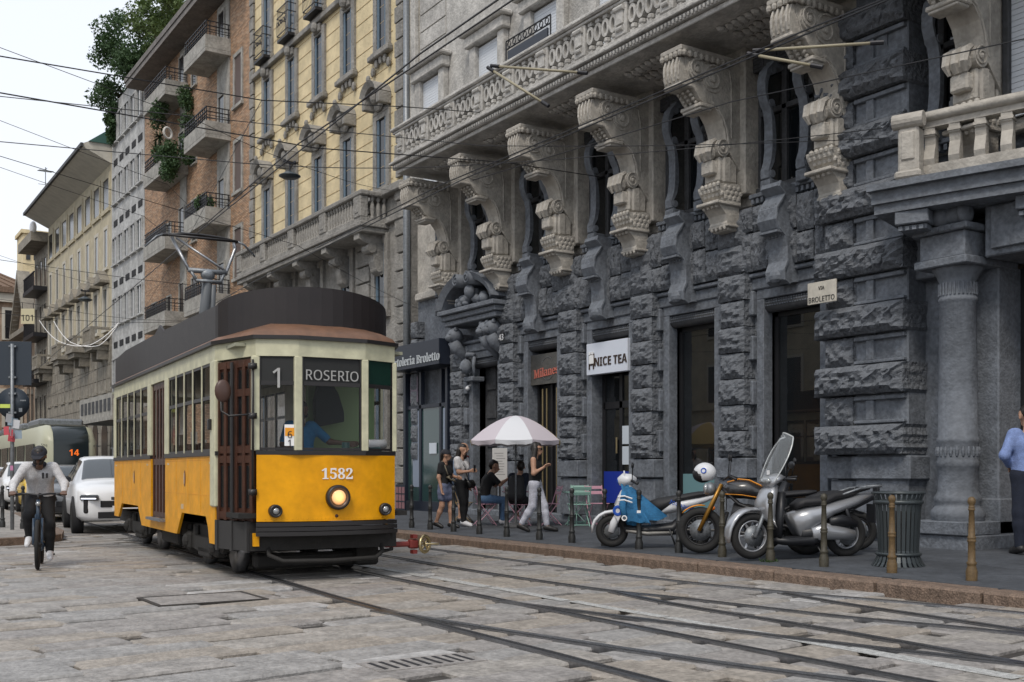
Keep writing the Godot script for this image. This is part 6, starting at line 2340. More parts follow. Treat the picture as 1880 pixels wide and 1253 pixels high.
	sweep(b, [Vector3(0.16, 0.5, -0.35), Vector3(0.16, 0.52, -0.55), Vector3(0.15, 0.46, -0.78)], [0.05, 0.06, 0.04], [0.06, 0.08, 0.05], 10)
	for x in [-0.14, 0.14]: b.tube([Vector3(x, 0.36, -0.74), Vector3(x, 0.74, -0.6)], 0.028, 8)
	b.tube([Vector3(0.05, 0.3, -0.15), Vector3(0.16, 0.04, -0.25), Vector3(0.2, 0.01, -0.3)], 0.015, 6)
	obj(b, "engine", plas, S)
	b = bl()
	b.smooth()
	sweep(b, [Vector3(0, 0.98, zf - 0.22), Vector3(0, 1.06, zf - 0.28), Vector3(0, 1.1, zf - 0.38), Vector3(0, 1.08, zf - 0.48)], [0.12, 0.2, 0.19, 0.1], [0.05, 0.07, 0.06, 0.03], 12)
	var hb := obj(b, "handlebar_cowl", sil, S)
	b = bl()
	b.smooth()
	b.ball(Vector3(0, 1.06, zf - 0.2), Vector3(0.13, 0.055, 0.05), 14, 8)
	obj(b, "headlamp", mats.lamp_lens, hb)
	b = bl()
	b.smooth()
	for s in [-1, 1]:
		b.tube([Vector3(0, 1.07, zf - 0.36), Vector3(s * 0.16, 1.08, zf - 0.38), Vector3(s * 0.36, 1.08, zf - 0.46)], 0.018, 8)
		b.tube([Vector3(s * 0.22, 1.1, zf - 0.36), Vector3(s * 0.36, 1.08, zf - 0.34)], 0.007, 5)
		b.tube([Vector3(s * 0.2, 1.1, zf - 0.4), Vector3(s * 0.3, 1.24, zf - 0.4)], 0.008, 5)
		b.ball(Vector3(s * 0.34, 1.27, zf - 0.4), Vector3(0.085, 0.05, 0.02), 12, 6)
	obj(b, "handlebar", plas, S)
	# windscreen: curved clear sheet with a bright rim
	b = bl()
	b.smooth()
	var rings := []
	var rim := []
	for i in 9:
		var t := i / 8.0
		var y := 1.05 + 0.66 * t
		var z := zf - 0.14 - 0.34 * t
		var w := 0.2 + 0.06 * sin(t * PI) - 0.1 * pow(t, 5)
		var row := []
		for j in 7:
			var u := j / 3.0 - 1.0
			row.append(Vector3(u * w, y - (0.06 * u * u if i == 8 else 0.0), z - 0.09 * u * u))
		rings.append(row)
	b.loft(rings, false)
	var sc := obj(b, "windscreen", mats.clear, S)
	for i in 9: rim.append(rings[i][0])
	for j in range(1, 7): rim.append(rings[8][j])
	for i in range(7, -1, -1): rim.append(rings[i][6])
	b = bl()
	b.tube(rim, 0.009, 5)
	obj(b, "rim", mat("screen_rim", Color(0.5, 0.52, 0.52), 0.3), sc)
	b = bl()
	b.box(Vector3(0.1, 1.17, zf - 0.19), Vector3(0.07, 0.06, 0.004))
	obj(b, "sticker", mats.white_paint, sc)

func build_share_scooter():
	var wh := mat("scooter_white", Color(0.62, 0.63, 0.65), 0.35)
	var blu := mat("scooter_blue", Color(0.012, 0.08, 0.42), 0.5)
	var cloth := mat("apron_blue", Color(0.03, 0.19, 0.40), 0.85, "fine", 2.0, "nsoft", 0.6)
	var plas: Material = mats.scooter_plastic
	var S := thing("white_scooter", "white electric scooter wearing a bright blue rain apron", "scooter", V(11.05, 0.16, 13.12), turn_to(-0.77, 0.64))
	var zf := 0.64
	var zr := -0.64
	wheel_part(S, zf, 0.255, 0.055, 5, mats.black)
	wheel_part(S, zr, 0.255, 0.055, 5, mats.black)
	var b := bl()
	b.smooth()
	var arc := []
	for i in 8:
		var a := -0.1 + 2.3 * i / 7.0
		arc.append(Vector3(0, 0.26 + sin(a) * 0.3, zf + cos(a) * 0.31))
	sweep(b, arc, [0.05, 0.08, 0.09, 0.09, 0.09, 0.085, 0.07, 0.05], [0.012, 0.025, 0.03, 0.03, 0.03, 0.03, 0.025, 0.012], 10)
	obj(b, "front_mudguard", wh, S)
	b = bl()
	b.smooth()
	for x in [-0.09, 0.09]: sweep(b, [Vector3(x, 0.24, zf + 0.02), Vector3(x, 0.38, zf - 0.03), Vector3(x, 0.58, zf - 0.14)], [0.03, 0.035, 0.03], [0.05, 0.06, 0.05], 8)
	obj(b, "fork", wh, S)
	b = bl()
	b.smooth()
	sweep(b, [Vector3(0, 0.5, zf - 0.18), Vector3(0, 0.66, zf - 0.12), Vector3(0, 0.84, zf - 0.2), Vector3(0, 0.98, zf - 0.28)], [0.14, 0.18, 0.15, 0.09], [0.06, 0.09, 0.08, 0.06], 12)
	obj(b, "leg_shield", wh, S)
	b = bl()
	b.xf = Transform3D(Basis(Vector3.UP, 1.2), Vector3(0.17, 0.58, zf - 0.1))
	b.prism([[-0.1, 0.0], [0.0, -0.17], [0.11, 0.02], [0.02, 0.18]], -0.006, 0.006)
	var bd := obj(b, "side_badge", wh, S)
	b = bl()
	b.xf = Transform3D(Basis(Vector3.UP, 1.2), Vector3(0.18, 0.58, zf - 0.095))
	b.torus(Vector3(0, 0, 0), Vector3(0, 0, 1), 0.06, 0.024, 20, 6, 0.25)
	obj(b, "round_emblem", blu, bd)
	# head with the lamp mask
	b = bl()
	b.smooth()
	sweep(b, [Vector3(0, 1.03, zf - 0.1), Vector3(0, 1.05, zf - 0.18), Vector3(0, 1.06, zf - 0.3), Vector3(0, 1.05, zf - 0.38)], [0.08, 0.15, 0.15, 0.08], [0.06, 0.11, 0.09, 0.04], 12)
	b.smooth(false)
	for s in [-1, 1]: b.prism([[s * 0.04, 1.12], [s * 0.11, 1.12], [s * 0.1, 1.2]], zf - 0.2, zf - 0.18)
	var hd := obj(b, "handlebar_cowl", wh, S)
	b = bl()
	b.smooth()
	b.ball(Vector3(0, 1.04, zf - 0.105), Vector3(0.075, 0.06, 0.03), 12, 7)
	obj(b, "headlamp", blu, hd)
	b = bl()
	b.smooth()
	for s in [-1, 1]:
		b.tube([Vector3(0, 1.06, zf - 0.28), Vector3(s * 0.1, 1.05, zf - 0.3), Vector3(s * 0.33, 1.0, zf - 0.4)], 0.02, 8)
		b.tube([Vector3(s * 0.16, 1.06, zf - 0.3), Vector3(s * 0.3, 1.03, zf - 0.3)], 0.007, 5)
		b.tube([Vector3(s * 0.16, 1.05, zf - 0.32), Vector3(s * 0.24, 1.24, zf - 0.32)], 0.008, 5)
		b.ball(Vector3(s * 0.27, 1.28, zf - 0.32), Vector3(0.07, 0.05, 0.02), 12, 6)
	obj(b, "handlebar", plas, S)
	# draped apron: a folded skirt over shield and footboard
	b = bl()
	b.smooth()
	var rings := []
	for i in 9:
		var t := i / 8.0
		var row := []
		for j in 17:
			var u := j / 16.0
			var a := PI * (-0.12 + 1.24 * u)
			var fold := 0.025 * sin(u * 30.0 + i * 0.4) * t
			var w := 0.11 + 0.17 * t + fold
			var l := 0.1 + 0.32 * t * (0.35 + 0.65 * u * 0.8) + fold
			var y := 0.98 - 0.62 * t + 0.04 * sin(u * 9.0) * t + 0.1 * t * (1.0 if j > 12 else 0.0) * (j - 12) / 4.0
			row.append(Vector3(cos(a) * w * (1.0 if u < 0.5 else 0.95), y, zf - 0.28 + (sin(a) * 0.06 - 0.42 * t * abs(cos(a)) * 0.8 + (0.06 - l * 0.2))))
		rings.append(row)
	b.loft(rings, false)
	for s in [-1.0, 1.0]:
		var pan := []
		for i in 9:
			var t := i / 8.0
			var row := []
			for j in 13:
				var u := j / 12.0
				var z := zf - 0.14 - 0.1 * t - u * (0.16 + 0.46 * t)
				var y := 0.99 - 0.58 * t * (1.0 - 0.22 * u * u) - 0.05 * u + 0.015 * sin(u * 14.0)
				row.append(Vector3(s * (0.1 + 0.15 * sin(t * 1.7) + 0.022 * sin(u * 17.0 + t * 3.0) * t), y, z))
			pan.append(row)
		b.loft(pan, false)
	sweep(b, [Vector3(0.23, 0.88, zf - 0.2), Vector3(0.29, 0.68, zf - 0.17), Vector3(0.3, 0.48, zf - 0.2)], [0.03, 0.04, 0.035], [0.05, 0.055, 0.045], 10)
	var ap := obj(b, "rain_apron", cloth, S)
	b = bl()
	for k in 2: b.tube([Vector3(0.285, 0.8 - k * 0.06, zf - 0.1), Vector3(0.31, 0.81 - k * 0.06, zf - 0.2), Vector3(0.3, 0.77 - k * 0.06, zf - 0.32)], 0.012, 5)
	b.torus(Vector3(0.345, 0.47, zf - 0.2), Vector3(1, 0.1, 0.1).normalized(), 0.035, 0.01, 14, 5)
	b.box(Vector3(0.315, 0.57, zf - 0.42), Vector3(0.01, 0.04, 0.06))
	obj(b, "white_print", mats.white_paint, ap)
	b = bl()
	b.smooth()
	sweep(b, [Vector3(0, 0.62, 0.05), Vector3(0, 0.66, -0.1), Vector3(0, 0.76, -0.35), Vector3(0, 0.83, -0.7), Vector3(0, 0.86, -0.92)], [0.1, 0.15, 0.15, 0.13, 0.06], [0.1, 0.12, 0.06, 0.05, 0.025], 12)
	obj(b, "seat", mats.scooter_seat, S)
	b = bl()
	b.smooth()
	sweep(b, [Vector3(0, 0.55, -0.12), Vector3(0, 0.64, -0.3), Vector3(0, 0.7, -0.6), Vector3(0, 0.8, -0.95)], [0.1, 0.155, 0.14, 0.05], [0.04, 0.1, 0.08, 0.03], 12)
	var tp := obj(b, "tail_panel", wh, S)
	text("cityscoot", 0.075, 0.004, blu, tp, Transform3D(Basis(Vector3(0, 0, 1), Vector3(0, 1, 0), Vector3(1, 0, 0)).rotated(Vector3(1, 0, 0), 0.0) * Basis(Vector3(0, 0, 1), 0.35), Vector3(0.165, 0.66, -0.45)))
	b = bl()
	b.smooth()
	b.ball(Vector3(0.1, 0.62, -0.92), Vector3(0.035, 0.035, 0.03), 10, 6)
	obj(b, "indicator", mat("orange_lens", Color(0.7, 0.16, 0.01), 0.3), S)
	b = bl()
	b.smooth()
	sweep(b, [Vector3(0, 0.3, 0.45), Vector3(0, 0.28, 0.1), Vector3(0, 0.3, -0.3), Vector3(0, 0.4, -0.5)], [0.15, 0.17, 0.15, 0.08], [0.06, 0.07, 0.1, 0.14], 12)
	for x in [-0.1, 0.1]: b.tube([Vector3(x, 0.27, zr), Vector3(x, 0.62, -0.6)], 0.03, 8)
	sweep(b, [Vector3(0.08, 0.28, -0.2), Vector3(0.1, 0.26, -0.62)], [0.05, 0.04], [0.07, 0.06], 8)
	b.tube([Vector3(-0.14, 0.3, -0.25), Vector3(-0.16, 0.02, -0.35), Vector3(0.16, 0.02, -0.35), Vector3(0.14, 0.3, -0.25)], 0.016, 6)
	obj(b, "chassis", plas, S)
	b = bl()
	b.smooth()
	sweep(b, [Vector3(0, 0.27, 0.42), Vector3(0, 0.23, 0.1), Vector3(0, 0.24, -0.3)], [0.16, 0.175, 0.15], [0.035, 0.05, 0.05], 12)
	obj(b, "battery_case", mat("scooter_case", Color(0.3, 0.29, 0.27), 0.5), S)

func build_motorcycle():
	var blk := mat("moto_black", Color(0.012, 0.012, 0.013), 0.18)
	blk.clearcoat_enabled = true
	var org := mat("moto_orange", Color(0.72, 0.27, 0.015), 0.35)
	var gold := mat("moto_gold", Color(0.26, 0.13, 0.02), 0.35, "", 1, "", 1, 0.6)
	var S := thing("black_motorcycle", "black motorcycle with orange stripes and golden fork between the two scooters", "motorcycle", V(11.33, 0.165, 11.25), turn_to(-0.69, 0.73))
	var zf := 0.74
	var zr := -0.74
	wheel_part(S, zf, 0.335, 0.062, 10, mats.black)
	wheel_part(S, zr, 0.325, 0.07, 10, mats.black)
	var b := bl()
	b.smooth()
	for x in [-0.1, 0.1]: b.tube([Vector3(x, 0.33, zf + 0.02), Vector3(x, 0.62, zf - 0.12), Vector3(x, 1.0, zf - 0.3)], [0.03, 0.034, 0.028], 10)
	obj(b, "fork", gold, S)
	b = bl()
	b.smooth()
	var arc := []
	for i in 7:
		var a := 0.75 + 1.0 * i / 6.0
		arc.append(Vector3(0, 0.335 + sin(a) * 0.36, zf + cos(a) * 0.36))
	sweep(b, arc, [0.04, 0.055, 0.06, 0.06, 0.06, 0.055, 0.04], [0.008, 0.012, 0.012, 0.012, 0.012, 0.012, 0.008], 8)
	obj(b, "front_mudguard", org, S)
	b = bl()
	b.smooth()
	sweep(b, [Vector3(0, 0.86, 0.4), Vector3(0, 0.92, 0.3), Vector3(0, 0.93, 0.1), Vector3(0, 0.86, -0.12), Vector3(0, 0.8, -0.2)], [0.08, 0.15, 0.17, 0.14, 0.06], [0.08, 0.13, 0.14, 0.1, 0.05], 14)
	var tk := obj(b, "tank", blk, S)
	b = bl()
	for k in [-0.05, 0.0, 0.05]: b.tube([Vector3(0.02 + k, 1.03, 0.36), Vector3(0.03 + k, 1.075, 0.2), Vector3(0.03 + k, 1.06, 0.05), Vector3(0.03 + k, 0.97, -0.14)], 0.008, 5)
	b.tube([Vector3(0.13, 0.86, 0.38), Vector3(0.165, 0.85, 0.15), Vector3(0.14, 0.8, -0.15)], 0.006, 4)
	obj(b, "stripe", org, tk)
	b = bl()
	b.smooth()
	sweep(b, [Vector3(0, 0.84, -0.12), Vector3(0, 0.85, -0.4), Vector3(0, 0.88, -0.75), Vector3(0, 0.9, -0.88)], [0.11, 0.14, 0.12, 0.06], [0.05, 0.05, 0.045, 0.02], 12)
	obj(b, "seat", mats.scooter_seat, S)
	b = bl()
	b.smooth()
	sweep(b, [Vector3(0, 0.6, 0.3), Vector3(0, 0.55, 0.1), Vector3(0, 0.5, -0.15)], [0.17, 0.2, 0.18], [0.14, 0.18, 0.16], 10)
	b.ball(Vector3(0.16, 0.46, -0.05), Vector3(0.06, 0.13, 0.13), 12, 8)
	b.tube([Vector3(0.05, 0.6, 0.36), Vector3(0.12, 0.36, 0.42), Vector3(0.14, 0.3, 0.1), Vector3(0.16, 0.36, -0.45)], 0.03, 8)
	obj(b, "engine", plas_dark(), S)
	b = bl()
	b.smooth()
	for x in [-0.12, 0.12]:
		b.tube([Vector3(x * 0.6, 0.95, zf - 0.3), Vector3(x, 0.72, 0.2), Vector3(x, 0.55, -0.25), Vector3(x, 0.78, -0.7)], 0.024, 7)
		b.tube([Vector3(x, 0.48, -0.2), Vector3(x, 0.325, zr)], 0.032, 8)
	b.tube([Vector3(0, 0.62, -0.25), Vector3(0, 0.45, -0.5)], 0.045, 8)
	sweep(b, [Vector3(0, 0.74, -0.75), Vector3(0, 0.66, -1.0)], [0.06, 0.08], [0.02, 0.015], 8)
	obj(b, "frame", mats.black, S)
	b = bl()
	b.box(Vector3(0.12, 0.72, 0.42), Vector3(0.03, 0.2, 0.1), 0.01)
	b.box(Vector3(-0.12, 0.72, 0.42), Vector3(0.03, 0.2, 0.1), 0.01)
	obj(b, "side_cover", mats.galv, S)
	b = bl()
	b.smooth()
	b.ball(Vector3(0, 0.93, zf - 0.14), Vector3(0.1, 0.1, 0.09), 14, 8)
	var hl := obj(b, "headlamp", mats.galv, S)
	b = bl()
	b.smooth()
	b.ball(Vector3(0, 0.93, zf - 0.08), Vector3(0.085, 0.085, 0.045), 14, 8)
	obj(b, "lens", mats.lamp_lens, hl)
	b = bl()
	b.smooth()
	b.tube([Vector3(-0.4, 1.08, zf - 0.5), Vector3(-0.3, 1.12, zf - 0.42), Vector3(0, 1.06, zf - 0.32), Vector3(0.3, 1.12, zf - 0.42), Vector3(0.4, 1.08, zf - 0.5)], 0.014, 8)
	for s in [-1, 1]:
		b.tube([Vector3(s * 0.28, 1.11, zf - 0.43), Vector3(s * 0.42, 1.07, zf - 0.52)], 0.02, 8)
		b.tube([Vector3(s * 0.24, 1.12, zf - 0.4), Vector3(s * 0.3, 1.34, zf - 0.42)], 0.007, 5)
		b.ball(Vector3(s * 0.31, 1.38, zf - 0.42), Vector3(0.05, 0.06, 0.018), 12, 6)
	obj(b, "handlebar", mats.black, S)
	# helmet hung on the bar
	var H := thing("white_helmet", "white open face helmet with blue round print hanging on the motorcycle handlebar", "helmet", V(11.08, 1.33, 11.98), turn_to(-0.5, 0.8))
	b = bl()
	b.smooth()
	b.ball(Vector3.ZERO, Vector3(0.145, 0.15, 0.17), 20, 12, -0.75, 1.0)
	obj(b, "shell", mats.scooter_white, H)
	b = bl()
	b.smooth()
	b.ball(Vector3(0, -0.02, 0.03), Vector3(0.14, 0.13, 0.155), 16, 10)
	obj(b, "visor", mats.black, H)
	b = bl()
	b.torus(Vector3(0.14, 0.03, -0.02), Vector3(1, 0.15, 0).normalized(), 0.035, 0.009, 16, 5)
	obj(b, "round_print", mats.scooter_blue, H)

func plas_dark() -> Material:
	return mat("engine_dark", Color(0.05, 0.05, 0.052), 0.45, "", 1, "", 1, 0.5)

func folding_chair(label: String, paint: Material, at: Vector3, turn: float, grp: String) -> Node3D:
	var C := thing("folding_chair", label, "chair", at, turn, grp)
	var b := bl()
	for s in [-1, 1]:
		b.tube([Vector3(s * 0.19, 0.0, 0.22), Vector3(s * 0.19, 0.45, -0.12), Vector3(s * 0.19, 0.84, -0.24)], 0.011, 6)
	b.tube([Vector3(-0.19, 0.03, 0.2), Vector3(0.19, 0.03, 0.2)], 0.009, 5)
	obj(b, "back_frame", paint, C)
	b = bl()
	for s in [-1, 1]: b.tube([Vector3(s * 0.17, 0.0, -0.22), Vector3(s * 0.17, 0.44, 0.2)], 0.011, 6)
	b.tube([Vector3(-0.17, 0.03, -0.2), Vector3(0.17, 0.03, -0.2)], 0.009, 5)
	obj(b, "seat_frame", paint, C)
	for i in 5:
		b = bl()
		b.box(Vector3(0, 0.455, -0.15 + i * 0.085), Vector3(0.4, 0.014, 0.07), 0.004)
		obj(b, "seat_slat", paint, C)
	for y in [0.68, 0.79]:
		b = bl()
		b.xf = Transform3D(Basis(Vector3.RIGHT, -0.3), Vector3(0, y, -0.2 - (y - 0.68) * 0.3))
		b.box(Vector3.ZERO, Vector3(0.4, 0.07, 0.012), 0.004)
		obj(b, "back_slat", paint, C)
	return C

func build_pavement_things():
	# bollards along the kerb
	var prof := [[0.075, 0.0], [0.078, 0.1], [0.06, 0.15], [0.056, 0.17], [0.066, 0.18], [0.066, 0.2], [0.05, 0.215], [0.048, 0.42], [0.058, 0.43], [0.058, 0.445], [0.05, 0.455], [0.058, 0.465], [0.058, 0.48], [0.046, 0.49], [0.036, 0.77], [0.046, 0.775], [0.046, 0.79], [0.036, 0.8], [0.046, 0.81], [0.036, 0.82], [0.034, 0.83], [0.048, 0.85], [0.054, 0.875], [0.048, 0.9], [0.028, 0.92], [0.001, 0.925]]
	var b := bl()
	b.smooth()
	b.lathe(Vector3.ZERO, prof, 18)
	var bm := b.mesh()
	var thin := Basis.from_scale(Vector3(0.8, 1.0, 0.8))
	var dark := mat("bollard_dark", Color(0.035, 0.036, 0.036), 0.5, "fine", 3.0)
	var olive := mat("bollard_olive", Color(0.085, 0.075, 0.05), 0.55, "speck", 3.0)
	var ochre := mat("bollard_ochre", Color(0.20, 0.125, 0.05), 0.6, "speck", 3.0)
	var D := [20.71, 19.85, 18.9, 17.9, 16.9, 15.85, 14.88, 13.98, 13.1, 12.2, 11.27, 10.36, 9.43, 8.42, 7.35]
	for i in D.size():
		var m: Material = dark if i < 10 else (olive if i < 13 else ochre)
		var l: String = ["dark kerb bollard opposite the stationery shop front", "dark kerb bollard before the young woman with the cap", "dark kerb bollard before the woman with the phone", "dark kerb bollard before the seated man in jeans", "dark kerb bollard before the person with the backpack", "dark kerb bollard before the walking woman in white jeans", "dark kerb bollard before the mint table and chairs", "dark bollard behind the white scooter's front wheel", "dark bollard before the blue rain apron", "dark bollard between the white scooter and the motorcycle", "olive brown bollard beside the motorcycle's front wheel", "olive brown bollard with weeds at its foot", "olive brown bollard before the silver scooter's tail", "", ""][i]
		if i == 13: l = "ochre bollard standing before the litter bin"
		if i == 14: l = "rusty ochre bollard before the column of the portal"
		var o := put(bm, "bollard", m, self, Transform3D(thin, V(10.75 + rng.randf_range(-0.02, 0.02), 0.147, D[i])))
		tag(o, l, "bollard", "bollards along the kerb")
	for p in [[3.3, 26.7], [3.5, 26.1], [3.78, 25.2], [3.88, 24.7], [2.8, 27.5]]:
		tag(put(bm, "bollard", dark, self, Transform3D(thin, V(p[0], 0.12, p[1]))), "dark bollard on the traffic island beside the sign post", "bollard", "bollards on the island")
	# weeds at the foot of a bollard
	b = bl()
	for i in 40:
		var p := V(10.72 + rng.randf_range(-0.1, 0.1), 0.145, 10.36 + rng.randf_range(-0.1, 0.1))
		var q := Vector3(rng.randf_range(-0.05, 0.05), rng.randf_range(0.02, 0.06), rng.randf_range(-0.05, 0.05))
		b.tri(p, p + Vector3(0.015, 0, 0.01), p + q); b.tri(p + q, p + Vector3(0.015, 0, 0.01), p)
	tag(obj(b, "weeds", mat("weed", Color(0.05, 0.1, 0.02), 0.8)), "small tuft of green weeds at the foot of an olive bollard", "weeds", "", "stuff")
	# litter bin of flared slats
	var N := thing("litter_bin", "round dark slatted metal litter bin beside the silver scooter", "bin", V(11.5, 0.165, 8.9))
	var met := mat("bin_metal", Color(0.05, 0.06, 0.064), 0.4, "", 1, "", 1, 0.3)
	var pts := [[0.33, 0.0], [0.29, 0.05], [0.255, 0.13], [0.245, 0.2], [0.255, 0.45], [0.27, 0.7], [0.285, 0.84], [0.31, 0.91]]
	b = bl()
	var rings := []
	for p in pts: rings.append([Vector3(p[0], p[1], -0.021), Vector3(p[0], p[1], 0.021), Vector3(p[0] - 0.01, p[1], 0.021), Vector3(p[0] - 0.01, p[1], -0.021)])
	b.loft(rings, true, true, true)
	var sm := b.mesh()
	for i in 28: put(sm, "slat", met, N, Transform3D(Basis(Vector3.UP, TAU * i / 28.0), Vector3.ZERO))
	b = bl()
	b.smooth()
	b.torus(Vector3(0, 0.15, 0), Vector3.UP, 0.258, 0.022, 30, 8)
	b.torus(Vector3(0, 0.8, 0), Vector3.UP, 0.285, 0.02, 30, 8, 1.4)
	b.torus(Vector3(0, 0.915, 0), Vector3.UP, 0.312, 0.016, 30, 8)
	obj(b, "ring", met, N)
	b = bl()
	b.smooth()
	b.lathe(Vector3.ZERO, [[0.2, 0.1], [0.225, 0.5], [0.24, 0.68], [0.22, 0.68], [0.19, 0.12]], 20)
	obj(b, "liner", mats.black_matt, N)
	build_maxi_scooter()
	build_share_scooter()
	build_motorcycle()
	# dark motorcycle behind the silver scooter
	var S := thing("dark_scooter", "dark scooter mostly hidden behind the silver scooter", "scooter", V(12.35, 0.19, 11.1), turn_to(-0.8, 0.55))
	wheel_part(S, 0.68, 0.29, 0.055, 5, mats.black)
	wheel_part(S, -0.68, 0.29, 0.055, 5, mats.black)
	b = bl()
	b.smooth()
	sweep(b, [Vector3(0, 0.4, 0.5), Vector3(0, 0.7, 0.48), Vector3(0, 1.0, 0.35)], [0.16, 0.19, 0.1], [0.05, 0.09, 0.05], 12)
	sweep(b, [Vector3(0, 0.28, 0.45), Vector3(0, 0.26, 0.0), Vector3(0, 0.45, -0.2), Vector3(0, 0.66, -0.5), Vector3(0, 0.8, -0.95)], [0.18, 0.18, 0.17, 0.17, 0.07], [0.05, 0.06, 0.2, 0.12, 0.04], 12)
	obj(b, "body", mats.scooter_plastic, S)
	b = bl()
	b.smooth()
	sweep(b, [Vector3(0, 0.76, 0.05), Vector3(0, 0.82, -0.15), Vector3(0, 0.84, -0.5), Vector3(0, 0.92, -0.85)], [0.1, 0.15, 0.15, 0.08], [0.04, 0.05, 0.05, 0.03], 12)
	obj(b, "seat", mats.scooter_seat, S)
	b = bl()
	b.smooth()
	b.tube([Vector3(-0.34, 1.08, 0.28), Vector3(0, 1.06, 0.36), Vector3(0.34, 1.08, 0.28)], 0.018, 8)
	for s in [-1, 1]:
		b.tube([Vector3(s * 0.2, 1.08, 0.32), Vector3(s * 0.28, 1.28, 0.3)], 0.007, 5)
		b.ball(Vector3(s * 0.31, 1.31, 0.3), Vector3(0.085, 0.05, 0.02), 12, 6)
	obj(b, "handlebar", mats.black, S)
	# wheel of another parked scooter at the frame edge
	S = thing("parked_moped", "front wheel and fender of a moped beside the portal steps", "moped", V(12.42, 0.185, 6.95), turn_to(-0.9, 0.1))
	wheel_part(S, 0.62, 0.25, 0.055, 5, mats.black)
	wheel_part(S, -0.6, 0.25, 0.055, 5, mats.black)
	b = bl()
	b.smooth()
	sweep(b, [Vector3(0, 0.34, 0.42), Vector3(0, 0.65, 0.42), Vector3(0, 0.98, 0.3)], [0.15, 0.19, 0.1], [0.05, 0.09, 0.05], 12)
	sweep(b, [Vector3(0, 0.28, 0.4), Vector3(0, 0.26, 0.0), Vector3(0, 0.5, -0.2), Vector3(0, 0.72, -0.8)], [0.17, 0.18, 0.17, 0.1], [0.05, 0.06, 0.2, 0.1], 12)
	obj(b, "body", mat("moped_blue", Color(0.03, 0.08, 0.16), 0.3), S)
	b = bl()
	b.tube([Vector3(-0.32, 1.0, 0.2), Vector3(0, 0.98, 0.3), Vector3(0.32, 1.0, 0.2)], 0.018, 8)
	obj(b, "handlebar", mats.black, S)
	# cafe parasol
	var lil := mat("parasol_lilac", Color(0.53, 0.48, 0.52), 0.8)
	var wh := mat("parasol_white", Color(0.66, 0.67, 0.70), 0.8)
	var yl := mat("parasol_yellow", Color(0.52, 0.39, 0.14), 0.8)
	for m in [lil, wh, yl]:
		m.backlight_enabled = true
		m.backlight = Color(0.25, 0.25, 0.25)
	var U := thing("parasol", "open cafe parasol with white, lilac and yellow panels", "parasol", V(12.3, 0.19, 19.0), -0.62)
	b = bl()
	b.smooth()
	b.cyl(Vector3(0, 0, 0), Vector3(0, 2.3, 0), 0.02, -1, 10)
	obj(b, "pole", mats.galv, U)
	b = bl()
	b.smooth()
	b.lathe(Vector3.ZERO, [[0.26, 0.0], [0.26, 0.05], [0.1, 0.09], [0.03, 0.1], [0.03, 0.3]], 18)
	obj(b, "foot", mats.grey_dark, U)
	for k in 8:
		var m: Material = [wh, lil, yl, lil][k % 4]
		b = bl()
		b.smooth()
		var a0 := TAU * (k - 0.5) / 8.0
		var a1 := TAU * (k + 0.5) / 8.0
		var rr := []
		for i in 8:
			var t := i / 7.0
			var row := []
			for j in 7:
				var u := j / 6.0
				var a := lerpf(a0, a1, u)
				var sag := 1.0 - 0.045 * sin(u * PI) * t
				row.append(Vector3(sin(a) * 0.98 * t * sag, 2.32 - 0.52 * pow(t, 1.7) - 0.02 * sin(u * PI) * t, cos(a) * 0.98 * t * sag))
			rr.append(row)
		var last: Array = rr[7]
		var val := []
		for j in 7:
			var p: Vector3 = last[j]
			val.append(p + Vector3(0, -0.085 - 0.012 * sin(j * 4.0), 0) - Vector3(p.x, 0, p.z) * (0.02 + 0.015 * sin(j * 5.0)))
		b.loft(rr, false)
		var pn := obj(b, "canopy_panel", m, U)
		b = bl()
		b.smooth()
		b.loft([last, val], false)
		obj(b, "valance", wh if k % 4 == 0 else m, pn)
		b = bl()
		b.tube([Vector3(0, 2.25, 0), Vector3(sin(a0) * 0.5, 2.14, cos(a0) * 0.5), Vector3(sin(a0) * 0.96, 1.79, cos(a0) * 0.96)], 0.007, 5)
		obj(b, "rib", mats.galv, U)
	# chairs and table
	var pink := mat("chair_pink", Color(0.50, 0.27, 0.34), 0.5)
	var mint := mat("chair_mint", Color(0.25, 0.42, 0.36), 0.5)
	folding_chair("pink folding chair under the seated man in jeans", pink, V(12.25, 0.19, 20.15), 1.2, "pink folding chairs")
	folding_chair("pink folding chair under the person with the dark backpack", pink, V(12.55, 0.195, 19.3), 0.6, "pink folding chairs")
	folding_chair("empty pink folding chair between the walking woman and the mint table", pink, V(13.25, 0.205, 19.15), -1.9, "pink folding chairs")
	folding_chair("pink folding chair standing closest to the blue shop door panel", pink, V(14.0, 0.215, 18.45), -0.3, "pink folding chairs")
	folding_chair("mint green folding chair drawn up to the mint table", mint, V(13.45, 0.208, 18.35), 2.8, "mint folding chairs")
	folding_chair("second mint green folding chair behind the mint table", mint, V(14.1, 0.215, 19.2), -0.6, "mint folding chairs")
	folding_chair("tan folding chair behind the strolling group", mat("chair_tan", Color(0.26, 0.19, 0.1), 0.6), V(12.35, 0.19, 21.3), 0.9, "")
	for e in [["round mint green bistro table beside the empty chairs", mint, 13.75, 18.85], ["round pink bistro table before the seated pair", pink, 12.95, 20.0]]:
		var T := thing("bistro_table", e[0], "table", V(e[2], 0.208, e[3]))
		b = bl()
		b.smooth()
		b.lathe(Vector3.ZERO, [[0.001, 0.71], [0.3, 0.71], [0.31, 0.7], [0.31, 0.685], [0.001, 0.685]], 24)
		obj(b, "table_top", e[1], T)
		b = bl()
		for a in 4:
			var c := cos(a * PI / 2 + 0.6)
			var s := sin(a * PI / 2 + 0.6)
			b.tube([Vector3(c * 0.24, 0, s * 0.24), Vector3(-c * 0.1, 0.36, -s * 0.1), Vector3(-c * 0.2, 0.68, -s * 0.2)], 0.01, 5)
